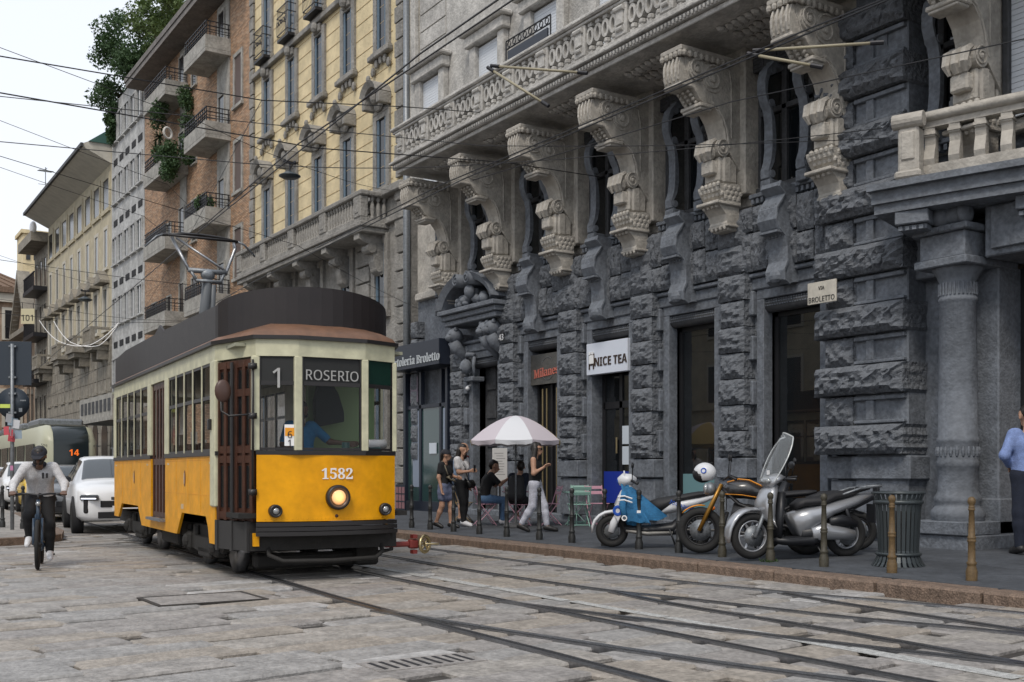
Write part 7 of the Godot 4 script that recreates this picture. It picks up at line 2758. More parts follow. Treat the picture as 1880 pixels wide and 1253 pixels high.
		obj(b, "leg", e[1], T)
	# menu stand
	var M := thing("menu_stand", "white menu sheet on a stand under the parasol", "menu stand", V(13.1, 0.2, 20.9), -0.55)
	b = bl()
	b.box(Vector3(0, 1.3, 0), Vector3(0.34, 0.75, 0.03), 0.005)
	var sh := obj(b, "sheet", mat("menu_paper", Color(0.55, 0.54, 0.52), 0.8), M)
	b = bl()
	for i in 9: b.box(Vector3(-0.02 + 0.02 * (i % 3), 1.56 - i * 0.06, 0.016), Vector3(0.2 - 0.04 * (i % 2), 0.008, 0.002))
	obj(b, "text_line", mats.grey_dark, sh)
	b = bl()
	b.cyl(Vector3(0, 0, -0.01), Vector3(0, 0.95, -0.01), 0.02, -1, 8)
	b.cyl(Vector3(0, 0, -0.01), Vector3(0, 0.02, -0.01), 0.16, -1, 16)
	obj(b, "post", mats.black, M)
	# sign post on the island, signs seen from behind
	var post := thing("sign_post", "grey pole carrying the backs of a square and a round sign", "sign post", V(3.52, 0.12, 24.85), -0.45)
	b = bl()
	b.smooth()
	b.cyl(Vector3.ZERO, Vector3(0, 3.9, 0), 0.04, -1, 12)
	obj(b, "pole", mats.galv, post)
	var back := mat("sign_back", Color(0.022, 0.032, 0.045), 0.5)
	b = bl()
	b.box(Vector3(0, 3.5, -0.06), Vector3(0.74, 0.92, 0.02), 0.004)
	var sb := obj(b, "square_sign", back, post)
	b = bl()
	b.smooth()
	b.cyl(Vector3(0, 2.66, -0.05), Vector3(0, 2.66, -0.07), 0.33, -1, 30)
	var rs := obj(b, "round_sign", back, post)
	b = bl()
	for y in [3.85, 3.2, 2.86, 2.46]:
		b.box(Vector3(0, y, -0.02), Vector3(0.16, 0.04, 0.06), 0.006)
	obj(b, "clamp", mats.galv, post)
	b = bl()
	b.box(Vector3(-0.14, 2.6, -0.045), Vector3(0.24, 0.08, 0.003))
	obj(b, "sticker", mat("sticker_green", Color(0.55, 0.65, 0.12), 0.6), rs)
	b = bl()
	b.box(Vector3(0.15, 2.52, -0.045), Vector3(0.07, 0.08, 0.003)); b.box(Vector3(0.2, 2.72, -0.045), Vector3(0.12, 0.03, 0.003))
	obj(b, "label", mats.galv, rs)
	rng.seed = 99
	for i in 9:
		b = bl()
		var a := rng.randf_range(-1.2, 1.2)
		b.xf = Transform3D(Basis(Vector3.UP, a) * Basis(Vector3.BACK, rng.randf_range(-0.2, 0.2)), Vector3(sin(a) * 0.05, 1.85 + rng.randf() * 0.5, cos(a) * 0.05))
		b.box(Vector3(rng.randf_range(-0.14, 0.14), 0, 0), Vector3(0.14, 0.18, 0.002))
		obj(b, "paper_flyer", [mat("flyer_white", Color(0.55, 0.56, 0.58), 0.7), mat("flyer_blue", Color(0.3, 0.38, 0.45), 0.7), mat("flyer_red", Color(0.5, 0.08, 0.1), 0.7)][i % 3 if i != 5 else 2], post)
	b = bl()
	b.box(Vector3(0, 1.3, 0.038), Vector3(0.06, 0.1, 0.004))
	obj(b, "pink_sticker", mat("sticker_pink", Color(0.5, 0.2, 0.35), 0.7), post)
	# line sign hung over the street
	var hs := thing("hanging_sign", "small cream sign reading 101 hung from the overhead wires", "sign", V(6.66, 7.05, 43.3), -0.57)
	b = bl()
	b.box(Vector3.ZERO, Vector3(0.5, 0.56, 0.03), 0.005)
	var hp := obj(b, "board", mat("sign_cream", Color(0.55, 0.5, 0.33), 0.6), hs)
	text("101", 0.22, 0.01, mats.black, hp, Transform3D(Basis(), Vector3(0, -0.06, 0.02)))
	b = bl()
	for x in [-0.2, 0.2]: b.tube([Vector3(x, 0.28, 0), Vector3(x, 0.5, 0)], 0.012, 5)
	obj(b, "hanger", mats.iron, hs)
	# book stand by the stationer's window
	var bs := thing("postcard_stand", "small rack of coloured cards beside the stationery shop", "rack", V(14.3, 0.22, 28.2))
	b = bl()
	wb(b, -0.02, 0.02, 0.0, 0.75, -0.3, 0.3)
	obj(b, "panel", mats.dark_blue, bs)
	b = bl()
	for i in 3:
		for j in 3: b.box(Vector3(-0.025, 0.15 + i * 0.22, -0.2 + j * 0.2), Vector3(0.01, 0.18, 0.15))
	obj(b, "cards", mat("cards", Color(0.4, 0.2, 0.22), 0.6, "speck", 4.0), bs)

# ---------- people: smooth union of tapered capsules meshed as surface nets ----------
func sdf(b: Bld, bones: Array, cell: float, k: float):
	var lo := Vector3(1e9, 1e9, 1e9)
	var hi := -lo
	var mg := 2.5 * k + cell * 2.0
	for q in bones:
		var r: float = max(q[2], q[3]) + mg
		lo = lo.min(q[0] - Vector3.ONE * r).min(q[1] - Vector3.ONE * r)
		hi = hi.max(q[0] + Vector3.ONE * r).max(q[1] + Vector3.ONE * r)
	var nx := int((hi.x - lo.x) / cell) + 2
	var ny := int((hi.y - lo.y) / cell) + 2
	var nz := int((hi.z - lo.z) / cell) + 2
	var f := PackedFloat32Array()
	f.resize(nx * ny * nz)
	var ik := 1.0 / k
	for q in bones:
		var a: Vector3 = q[0]
		var ba: Vector3 = q[1] - a
		var ra: float = q[2]
		var dr: float = q[3] - ra
		var il: float = 1.0 / max(ba.length_squared(), 1e-9)
		var r: float = max(q[2], q[3]) + mg
		var p0: Vector3 = ((q[0].min(q[1]) - Vector3.ONE * r) - lo) / cell
		var p1: Vector3 = ((q[0].max(q[1]) + Vector3.ONE * r) - lo) / cell
		for iz in range(max(0, int(p0.z)), min(nz, int(p1.z) + 1)):
			for iy in range(max(0, int(p0.y)), min(ny, int(p1.y) + 1)):
				var base := (iz * ny + iy) * nx
				for ix in range(max(0, int(p0.x)), min(nx, int(p1.x) + 1)):
					var pa := lo + Vector3(ix, iy, iz) * cell - a
					var t := clampf(pa.dot(ba) * il, 0.0, 1.0)
					var d := (pa - ba * t).length() - ra - dr * t
					if d < mg: f[base + ix] += exp(-d * ik)
	var vid := {}
	var vs := []
	var sx := 1
	var sy := nx
	var sz := nx * ny
	var co := [0, sx, sy, sx + sy, sz, sx + sz, sy + sz, sx + sy + sz]
	var ed := [[0, 1], [2, 3], [4, 5], [6, 7], [0, 2], [1, 3], [4, 6], [5, 7], [0, 4], [1, 5], [2, 6], [3, 7]]
	var cp := [Vector3(0, 0, 0), Vector3(1, 0, 0), Vector3(0, 1, 0), Vector3(1, 1, 0), Vector3(0, 0, 1), Vector3(1, 0, 1), Vector3(0, 1, 1), Vector3(1, 1, 1)]
	for iz in nz - 1:
		for iy in ny - 1:
			var base := (iz * ny + iy) * nx
			for ix in nx - 1:
				var id := base + ix
				var m := 0
				if f[id] > 1.0: m |= 1
				if f[id + sx] > 1.0: m |= 2
				if f[id + sy] > 1.0: m |= 4
				if f[id + sx + sy] > 1.0: m |= 8
				if f[id + sz] > 1.0: m |= 16
				if f[id + sx + sz] > 1.0: m |= 32
				if f[id + sy + sz] > 1.0: m |= 64
				if f[id + sx + sy + sz] > 1.0: m |= 128
				if m == 0 or m == 255: continue
				var s := Vector3.ZERO
				var n := 0
				for e in ed:
					var i0: int = e[0]
					var i1: int = e[1]
					if ((m >> i0) & 1) != ((m >> i1) & 1):
						var v0 := log(max(f[id + co[i0]], 1e-6))
						var v1 := log(max(f[id + co[i1]], 1e-6))
						s += cp[i0].lerp(cp[i1], clampf(v0 / (v0 - v1), 0.0, 1.0))
						n += 1
				vid[id] = vs.size()
				vs.append(lo + (Vector3(ix, iy, iz) + s / n) * cell)
	for id in vid:
		var c0: bool = f[id] > 1.0
		# edges along x, y, z from this corner
		for ax in 3:
			var st: int = [sx, sy, sz][ax]
			var u: int = [sy, sz, sx][ax]
			var w: int = [sz, sx, sy][ax]
			var c1: bool = f[id + st] > 1.0
			if c0 == c1: continue
			if not (vid.has(id - u) and vid.has(id - w) and vid.has(id - u - w)): continue
			var A: Vector3 = vs[vid[id]]
			var B: Vector3 = vs[vid[id - u]]
			var C: Vector3 = vs[vid[id - u - w]]
			var D: Vector3 = vs[vid[id - w]]
			if c0: b.quad(A, B, C, D)
			else: b.quad(D, C, B, A)

func stand() -> Dictionary:
	return {"hl": Vector3(0.09, 0.94, 0), "hr": Vector3(-0.09, 0.94, 0), "kl": Vector3(0.1, 0.5, 0.02), "kr": Vector3(-0.1, 0.5, 0.02), "al": Vector3(0.1, 0.09, -0.02), "ar": Vector3(-0.1, 0.09, -0.02),
		"tl": Vector3(0.12, 0.035, 0.14), "tr": Vector3(-0.12, 0.035, 0.14), "sl": Vector3(0.175, 1.42, 0), "sr": Vector3(-0.175, 1.42, 0), "el": Vector3(0.22, 1.14, -0.03), "er": Vector3(-0.22, 1.14, -0.03),
		"wl": Vector3(0.22, 0.89, 0.04), "wr": Vector3(-0.22, 0.89, 0.04), "head": Vector3(0, 1.63, 0.03), "face": Vector3(0, 0, 1), "waist": Vector3(0, 1.12, 0)}

func hand_bones(el: Vector3, wr: Vector3, left: bool) -> Array:
	var d := (wr - el).normalized()
	var s := d.cross(Vector3(0, 0, 1))
	if s.length() < 0.2: s = d.cross(Vector3.UP)
	s = s.normalized() * (1.0 if left else -1.0)
	var n := s.cross(d).normalized() * (1.0 if left else -1.0)
	var o := []
	var pe := wr + d * 0.085
	for i in 3: o.append([wr + s * (i - 1) * 0.014, pe + s * (i - 1) * 0.024, 0.018, 0.014])
	for i in 4:
		var q := pe + s * (i - 1.5) * 0.02
		var l: float = [0.034, 0.04, 0.038, 0.03][i]
		var m := q + d * l + n * 0.006
		o.append([q, m, 0.0095, 0.009])
		o.append([m, m + (d * 0.75 + n * 0.65).normalized() * l * 0.95, 0.009, 0.0075])
	var tb := wr + d * 0.03 + s * 0.028
	o.append([wr + d * 0.02 + s * 0.01, tb + s * 0.012 + d * 0.02, 0.014, 0.011])
	o.append([tb + s * 0.012 + d * 0.02, tb + s * 0.02 + d * 0.055 + n * 0.012, 0.011, 0.008])
	return o

func person(label: String, at: Vector3, turn: float, ch: Dictionary, L: Dictionary, scale := 1.0, called := "person") -> Node3D:
	var J := stand()
	for k in ch: J[k] = ch[k]
	var P := thing(called, label, "person", at, turn, "")
	P.scale = Vector3.ONE * scale
	var skin: Material = L.skin
	var hd: Vector3 = J.head
	var fc: Vector3 = J.face.normalized()
	var rt := Vector3.UP.cross(fc).normalized()
	var ck: Vector3 = (J.sl + J.sr) / 2.0
	var pv: Vector3 = (J.hl + J.hr) / 2.0
	var fem: float = L.get("fem", 0.0)
	var torso := func(e: float) -> Array:
		var o := []
		for s in [["hl", "sl"], ["hr", "sr"]]:
			var h: Vector3 = J[s[0]]
			var sh: Vector3 = J[s[1]]
			var wst: Vector3 = J.waist + (h - pv) * (0.75 - fem * 0.15)
			var chp: Vector3 = ck + (sh - ck) * 0.5 - (ck - J.waist).normalized() * 0.12
			o.append([h * 0.9 + pv * 0.1, wst, 0.1 + e, 0.085 + e]); o.append([wst, chp, 0.085 + e, 0.098 + e])
			o.append([chp, ck + (sh - ck) * 0.75, 0.09 + e, 0.058 + e])
		if fem > 0:
			for s in [-1, 1]: o.append([ck + Vector3(s * 0.07, -0.17, 0.06), ck + Vector3(s * 0.07, -0.18, 0.075), 0.05 + e, 0.05 + e])
		return o
	var arms := func(e: float, upto: float) -> Array:
		var o := []
		for s in [["sl", "el", "wl"], ["sr", "er", "wr"]]:
			var a: Vector3 = J[s[0]]
			var c: Vector3 = J[s[1]]
			var d: Vector3 = J[s[2]]
			if upto <= 0.5: o.append([a, a.lerp(c, upto * 2.0), 0.052 + e, 0.045 + e * 1.3])
			else:
				o.append([a, c, 0.052 + e, 0.041 + e]); o.append([c, c.lerp(d, upto * 2.0 - 1.0), 0.041 + e, 0.029 + e])
		return o
	var legs := func(e: float, upto: float) -> Array:
		var o := []
		for s in [["hl", "kl", "al"], ["hr", "kr", "ar"]]:
			var a: Vector3 = J[s[0]]
			var c: Vector3 = J[s[1]]
			var d: Vector3 = J[s[2]]
			if upto <= 0.5: o.append([a, a.lerp(c, upto * 2.0), 0.088 + e, lerpf(0.088, 0.06, upto * 2.0) + e])
			else:
				o.append([a, c, 0.088 + e, 0.058 + e]); o.append([c, c.lerp(d, 0.35), 0.056 + e, 0.055 + e]); o.append([c.lerp(d, 0.35), c.lerp(d, upto * 2.0 - 1.0), 0.055 + e, 0.036 + e * 1.4])
		return o
	var b := bl()
	b.smooth()
	var bones: Array = torso.call(0.0) + arms.call(0.0, 1.0) + legs.call(0.0, 1.0)
	bones.append([ck + Vector3(0, 0.02, 0), hd - Vector3(0, 0.06, 0) - fc * 0.02, 0.056, 0.05])
	for s in [["al", "tl"], ["ar", "tr"]]: bones.append([J[s[0]], J[s[1]], 0.04, 0.03])
	sdf(b, bones, 0.021, 0.014)
	var head := [[hd + Vector3(0, 0.035, 0) - fc * 0.025, hd + Vector3(0, 0.03, 0) + fc * 0.012, 0.088, 0.086], [hd + fc * 0.02, hd - Vector3(0, 0.075, 0) + fc * 0.045, 0.07, 0.042], [hd - fc * 0.02, hd - Vector3(0, 0.13, 0) - fc * 0.025, 0.056, 0.055],
		[hd + Vector3(0, 0.015, 0) + fc * 0.092, hd - Vector3(0, 0.025, 0) + fc * 0.112, 0.012, 0.016], [hd - Vector3(0, 0.052, 0) + fc * 0.088 - rt * 0.015, hd - Vector3(0, 0.052, 0) + fc * 0.088 + rt * 0.015, 0.011, 0.011]]
	for s in [-1.0, 1.0]: head.append([hd + rt * s * 0.085 + Vector3(0, 0.015, 0), hd + rt * s * 0.09 - Vector3(0, 0.02, 0), 0.016, 0.012])
	sdf(b, head, 0.0085, 0.008)
	sdf(b, hand_bones(J.el, J.wl, true), 0.0075, 0.004)
	sdf(b, hand_bones(J.er, J.wr, false), 0.0075, 0.004)
	obj(b, "body", skin, P)
	b = bl()
	b.smooth()
	for s in [-1.0, 1.0]: b.ball(hd + rt * s * 0.033 + Vector3(0, 0.018, 0) + fc * 0.086, Vector3(0.012, 0.008, 0.012), 8, 5)
	obj(b, "eye", mats.black, P)
	# clothes
	b = bl()
	b.smooth()
	var t2: Array = torso.call(0.016)
	if L.sleeve > 0: t2 += arms.call(0.014, L.sleeve)
	sdf(b, t2, 0.02, 0.016)
	obj(b, "top", L.top, P)
	b = bl()
	b.smooth()
	var lg: Array = legs.call(0.016, L.leg)
	lg.append([J.hl, J.hr, 0.108, 0.108])
	lg.append([J.hl.lerp(J.waist, 0.45), J.hr.lerp(J.waist, 0.45), 0.098, 0.098])
	if L.has("skirt"):
		lg.append([J.hl.lerp(J.kl, 0.6), J.hr.lerp(J.kr, 0.6), 0.1, 0.1])
		lg.append([J.hl.lerp(J.kl, 0.3), J.hr.lerp(J.kr, 0.3), 0.12, 0.12])
	sdf(b, lg, 0.02, 0.016)
	obj(b, "trousers" if not L.has("skirt") else "skirt", L.bottom, P)
	for s in [["al", "tl"], ["ar", "tr"]]:
		b = bl()
		b.smooth()
		var a: Vector3 = J[s[0]]
		var t: Vector3 = J[s[1]]
		var dn := (t - a).normalized()
		sdf(b, [[a - dn * 0.035 + Vector3(0, -0.03, 0), t, 0.047, 0.037], [a + Vector3(0, -0.005, 0), a.lerp(t, 0.4), 0.05, 0.045], [a.lerp(t, 0.6), t + dn * 0.035, 0.042, 0.032]], 0.014, 0.01)
		obj(b, "shoe", L.shoe, P)
	var hk: String = L.get("hair_kind", "short")
	if hk != "bald":
		b = bl()
		b.smooth()
		var hb := [[hd + Vector3(0, 0.055, 0) - fc * 0.03, hd + Vector3(0, 0.065, 0) + fc * 0.02, 0.09, 0.075], [hd + Vector3(0, 0.0, 0) - fc * 0.055, hd - Vector3(0, 0.05, 0) - fc * 0.05, 0.07, 0.05]]
		if hk == "long":
			for s in [-1.0, 0.0, 1.0]:
				hb.append([hd + rt * s * 0.07 - fc * 0.03, hd + rt * s * 0.1 - fc * 0.07 - Vector3(0, 0.22, 0), 0.055, 0.06])
				hb.append([hd + rt * s * 0.1 - fc * 0.07 - Vector3(0, 0.22, 0), hd + rt * s * 0.1 - fc * 0.08 - Vector3(0, 0.36, 0), 0.06, 0.03])
		if hk == "tail": hb.append([hd - fc * 0.1, hd - fc * 0.12 - Vector3(0, 0.2, 0), 0.035, 0.02])
		sdf(b, hb, 0.013, 0.012)
		obj(b, "hair", L.hair, P)
	if L.has("beard"):
		b = bl()
		b.smooth()
		sdf(b, [[hd - Vector3(0, 0.06, 0) + fc * 0.055 - rt * 0.03, hd - Vector3(0, 0.06, 0) + fc * 0.055 + rt * 0.03, 0.042, 0.042], [hd - Vector3(0, 0.03, 0) + fc * 0.02 - rt * 0.062, hd - Vector3(0, 0.03, 0) + fc * 0.02 + rt * 0.062, 0.025, 0.025]], 0.01, 0.008)
		obj(b, "beard", L.beard, P)
	if L.has("cap"):
		b = bl()
		b.smooth()
		b.xf = Transform3D(Basis(rt, Vector3.UP, fc), hd + Vector3(0, 0.045, 0) - fc * 0.005)
		b.ball(Vector3.ZERO, Vector3(0.106, 0.1, 0.118), 18, 8, -0.1, 1.0)
		sweep(b, [Vector3(0, -0.005, 0.07), Vector3(0, -0.005, 0.13), Vector3(0, -0.02, 0.19)], [0.09, 0.085, 0.05], [0.008, 0.008, 0.006], 10)
		obj(b, "cap", L.cap, P)
	if L.has("glasses"):
		b = bl()
		b.smooth()
		for s in [-1.0, 1.0]:
			b.ball(hd + rt * s * 0.036 + Vector3(0, 0.016, 0) + fc * 0.096, Vector3(0.03, 0.024, 0.014), 10, 6)
			b.tube([hd + rt * s * 0.066 + Vector3(0, 0.02, 0) + fc * 0.09, hd + rt * s * 0.094 + Vector3(0, 0.02, 0)], 0.006, 5)
		obj(b, "sunglasses", mats.black, P)
	return P

func cm(key: String, c: Color) -> StandardMaterial3D:
	return mat("cloth_" + key, c, 0.88, "fine", 3.0, "nsoft", 0.5)

func build_people():
	var skin := mat("skin", Color(0.42, 0.24, 0.16), 0.55)
	var skin2 := mat("skin_tan", Color(0.30, 0.16, 0.10), 0.55)
	var skin3 := mat("skin_dark", Color(0.13, 0.07, 0.045), 0.5)
	var blk := cm("black", Color(0.012, 0.012, 0.014))
	var navy := cm("navy", Color(0.014, 0.02, 0.04))
	var hairm := mat("hair_dark", Color(0.014, 0.010, 0.008), 0.5)
	var white := cm("white", Color(0.74, 0.73, 0.74))
	var shoe_w := mat("shoe_white", Color(0.6, 0.6, 0.62), 0.6)
	var shoe_b := mat("shoe_black", Color(0.015, 0.014, 0.014), 0.5)
	# cyclist and bicycle
	var turn := -0.206
	var at := V(2.71, 0, 16.62)
	build_bicycle(at, turn)
	var C := {"hl": Vector3(0.09, 0.97, -0.28), "hr": Vector3(-0.09, 0.97, -0.28), "kl": Vector3(0.13, 0.58, 0.0), "kr": Vector3(-0.14, 0.72, 0.1), "al": Vector3(0.13, 0.2, -0.08), "ar": Vector3(-0.13, 0.42, -0.02),
		"tl": Vector3(0.14, 0.13, 0.08), "tr": Vector3(-0.15, 0.33, 0.13), "sl": Vector3(0.19, 1.41, 0.0), "sr": Vector3(-0.19, 1.41, 0.0), "el": Vector3(0.33, 1.17, 0.1), "er": Vector3(-0.33, 1.17, 0.1),
		"wl": Vector3(0.33, 1.07, 0.32), "wr": Vector3(-0.33, 1.07, 0.32), "head": Vector3(0.0, 1.56, 0.12), "face": Vector3(-0.15, -0.4, 1), "waist": Vector3(0, 1.16, -0.2)}
	var cy := person("cyclist in white sweatshirt, black trousers and dark cap riding towards the camera", at, turn, C, {"skin": skin3, "top": white, "sleeve": 0.98, "bottom": blk, "leg": 0.97, "shoe": shoe_w, "hair": hairm, "cap": mat("cap_navy", Color(0.012, 0.013, 0.02), 0.8), "beard": hairm})
	var b := bl()
	b.smooth()
	b.torus(Vector3(0, 1.455, 0.05), Vector3(0, 1, 0.3).normalized(), 0.068, 0.028, 18, 8)
	obj(b, "neck_warmer", navy, cy)
	b = bl()
	for x in [0.05, 0.1]: b.box(Vector3(x, 1.29, 0.118), Vector3(0.03, 0.1 - x * 0.3, 0.012))
	obj(b, "chest_print", mats.black, cy)
	# tram driver
	var tb := Basis(Vector3.UP, -0.0716)
	var dp := V(5.4, 0, 12.5) + tb * Vector3(-0.12, 0.62, -0.9)
	var D := {"kl": Vector3(0.12, 0.9, 0.38), "kr": Vector3(-0.12, 0.9, 0.38), "al": Vector3(0.12, 0.45, 0.36), "ar": Vector3(-0.12, 0.45, 0.36), "tl": Vector3(0.12, 0.4, 0.5), "tr": Vector3(-0.12, 0.4, 0.5), "el": Vector3(0.38, 1.2, 0.12), "wl": Vector3(0.62, 1.18, 0.2), "er": Vector3(-0.27, 1.16, 0.05), "wr": Vector3(-0.15, 1.05, 0.28), "face": Vector3(0.35, 0, 1)}
	person("tram driver in bright blue polo shirt behind the windscreen", dp, -0.0716, D, {"skin": skin3, "top": cm("polo", Color(0.015, 0.24, 0.52)), "sleeve": 0.4, "bottom": navy, "leg": 0.97, "shoe": shoe_b, "hair": hairm, "beard": hairm}, 0.93)
	# woman in white jeans
	var W := {"kl": Vector3(0.08, 0.52, 0.16), "al": Vector3(0.08, 0.1, 0.22), "tl": Vector3(0.1, 0.05, 0.38), "kr": Vector3(-0.09, 0.51, -0.04), "ar": Vector3(-0.09, 0.13, -0.28), "tr": Vector3(-0.09, 0.05, -0.14),
		"el": Vector3(0.24, 1.16, -0.06), "wl": Vector3(0.22, 0.92, 0.04), "er": Vector3(-0.24, 1.15, 0.02), "wr": Vector3(-0.15, 1.27, 0.2), "face": Vector3(0.25, -0.15, 1)}
	person("woman with long dark hair and sunglasses walking in black top and white jeans", V(11.78, 0.175, 17.5), 0.75, W, {"skin": skin, "top": blk, "sleeve": 0.0, "bottom": cm("jeans_white", Color(0.66, 0.67, 0.76)), "leg": 0.93, "shoe": shoe_b, "hair": hairm, "hair_kind": "long", "glasses": 1, "fem": 1.0}, 0.985)
	# woman with cap
	var K := {"kl": Vector3(0.08, 0.51, 0.1), "al": Vector3(0.08, 0.09, 0.1), "tl": Vector3(0.1, 0.035, 0.26), "ar": Vector3(-0.1, 0.11, -0.18), "tr": Vector3(-0.1, 0.04, -0.04), "kr": Vector3(-0.1, 0.5, -0.02), "el": Vector3(0.2, 1.17, 0.06), "wl": Vector3(0.1, 1.14, 0.26), "face": Vector3(0.5, -0.1, 1)}
	var kp := person("young woman in dark cap, black crop top and patterned blue shorts with a beige bag", V(11.15, 0.165, 19.95), 0.5, K, {"skin": skin, "top": blk, "sleeve": 0.3, "bottom": mat("print_skirt", Color(0.2, 0.23, 0.36), 0.9, "speck", 5.0), "skirt": 1, "leg": 0.25, "shoe": shoe_b, "hair": hairm, "hair_kind": "tail", "cap": mats.cap_navy, "fem": 1.0}, 0.93)
	b = bl()
	b.smooth()
	sweep(b, [Vector3(-0.12, 1.16, 0.15), Vector3(0.02, 1.06, 0.19), Vector3(0.16, 1.08, 0.14)], [0.03, 0.05, 0.03], [0.07, 0.1, 0.06], 10)
	b.tube([Vector3(-0.12, 1.2, 0.15), Vector3(-0.14, 1.4, 0.08), Vector3(-0.1, 1.5, -0.02)], 0.018, 6)
	tag(put(b.mesh(), "shoulder_bag", cm("beige", Color(0.30, 0.26, 0.19)), self, kp.transform), "beige crossbody bag worn by the young woman with the cap", "bag")
	# woman in white shirt with phone
	var Q := {"el": Vector3(0.23, 1.14, -0.03), "er": Vector3(-0.2, 1.15, 0.06), "wr": Vector3(-0.06, 1.18, 0.26), "face": Vector3(-0.3, -0.1, 1), "kr": Vector3(-0.09, 0.5, 0.1), "ar": Vector3(-0.09, 0.09, 0.12), "tr": Vector3(-0.09, 0.035, 0.28)}
	var qp := person("dark haired woman in white top and open light blue shirt holding a phone", V(11.72, 0.175, 20.25), 0.45, Q, {"skin": skin, "top": white, "sleeve": 0.3, "bottom": blk, "leg": 0.97, "shoe": shoe_w, "hair": hairm, "hair_kind": "long", "fem": 1.0}, 1.0)
	b = bl()
	b.smooth()
	sdf(b, [[Vector3(0.19, 1.42, 0), Vector3(0.23, 1.14, -0.03), 0.068, 0.056], [Vector3(0.23, 1.14, -0.03), Vector3(0.22, 0.92, 0.03), 0.056, 0.045], [Vector3(0.14, 1.4, -0.03), Vector3(0.14, 0.95, -0.05), 0.09, 0.1], [Vector3(-0.1, 1.4, -0.05), Vector3(-0.1, 0.95, -0.06), 0.08, 0.09]], 0.02, 0.015)
	obj(b, "open_shirt", cm("lightblue", Color(0.26, 0.36, 0.52)), qp)
	b = bl()
	b.smooth()
	sweep(b, [Vector3(0.1, 0.98, 0.15), Vector3(0.13, 0.9, 0.17), Vector3(0.13, 0.82, 0.16)], [0.12, 0.13, 0.12], [0.05, 0.06, 0.05], 10, 0.6)
	b.tube([Vector3(0.04, 0.98, 0.16), Vector3(-0.1, 1.3, 0.13), Vector3(-0.15, 1.47, 0.02)], 0.008, 5)
	tag(put(b.mesh(), "handbag", mat("leather_black", Color(0.012, 0.012, 0.012), 0.4), self, qp.transform), "black handbag hanging from the shoulder of the woman with the phone", "bag")
	b = bl()
	b.box(Vector3(-0.03, 1.24, 0.36), Vector3(0.07, 0.14, 0.012), 0.004)
	tag(put(b.mesh(), "phone", mats.black, self, qp.transform), "dark phone held up by the woman in the light blue shirt", "phone")
	# man behind them
	person("bald man in red top and dark blue shorts behind the two women", V(12.3, 0.185, 21.2), 0.6, {"er": Vector3(-0.24, 1.15, 0.05)}, {"skin": skin, "top": cm("red", Color(0.30, 0.03, 0.03)), "sleeve": 0.4, "bottom": navy, "leg": 0.42, "shoe": shoe_b, "hair_kind": "bald"}, 1.03)
	# seated pair at the pink table
	var seat := {"hl": Vector3(0.09, 0.56, -0.02), "hr": Vector3(-0.09, 0.56, -0.02), "kl": Vector3(0.13, 0.52, 0.42), "kr": Vector3(-0.13, 0.52, 0.42), "al": Vector3(0.13, 0.09, 0.4), "ar": Vector3(-0.13, 0.09, 0.36), "tl": Vector3(0.14, 0.035, 0.56), "tr": Vector3(-0.14, 0.035, 0.52),
		"waist": Vector3(0, 0.76, 0.0), "sl": Vector3(0.175, 1.05, 0.1), "sr": Vector3(-0.175, 1.05, 0.1), "el": Vector3(0.24, 0.84, 0.26), "er": Vector3(-0.24, 0.86, 0.28), "wl": Vector3(0.12, 0.95, 0.48), "wr": Vector3(-0.1, 0.98, 0.48), "head": Vector3(0, 1.24, 0.2), "face": Vector3(0, -0.35, 1)}
	person("seated man in black shirt and blue jeans leaning over the cafe table", V(12.25, 0.19, 20.15), 1.2, seat, {"skin": skin, "top": blk, "sleeve": 0.4, "bottom": cm("jeans", Color(0.13, 0.24, 0.42)), "leg": 0.97, "shoe": shoe_w, "hair": hairm}, 1.02)
	var seat2 := seat.duplicate()
	seat2["face"] = Vector3(0.4, -0.1, 1)
	var sp := person("seated person in black with a dark backpack seen from behind at the cafe table", V(12.55, 0.195, 19.3), 2.3, seat2, {"skin": skin, "top": navy, "sleeve": 0.4, "bottom": blk, "leg": 0.6, "shoe": shoe_w, "hair": hairm}, 1.0)
	b = bl()
	b.smooth()
	sdf(b, [[Vector3(0.06, 0.98, -0.1), Vector3(0.07, 0.66, -0.16), 0.1, 0.12], [Vector3(-0.06, 0.98, -0.1), Vector3(-0.07, 0.66, -0.16), 0.1, 0.12]], 0.022, 0.02)
	tag(put(b.mesh(), "backpack", mat("backpack", Color(0.02, 0.02, 0.022), 0.7), self, sp.transform), "dark backpack on the back of the seated person", "backpack")
	# man by the portal, back to the street
	var N := {"el": Vector3(0.3, 1.17, -0.08), "wl": Vector3(0.16, 1.05, 0.14), "er": Vector3(-0.3, 1.17, -0.06), "wr": Vector3(-0.16, 1.08, 0.16), "face": Vector3(0.2, 0, 1), "kl": Vector3(0.11, 0.5, -0.02)}
	person("man in pale blue shirt and navy trousers standing with his back turned by the portal", V(14.0, 0.21, 8.72), 2.5, N, {"skin": skin, "top": cm("shirt_blue", Color(0.24, 0.33, 0.62)), "sleeve": 0.95, "bottom": navy, "leg": 0.98, "shoe": shoe_b, "hair": hairm}, 1.16)

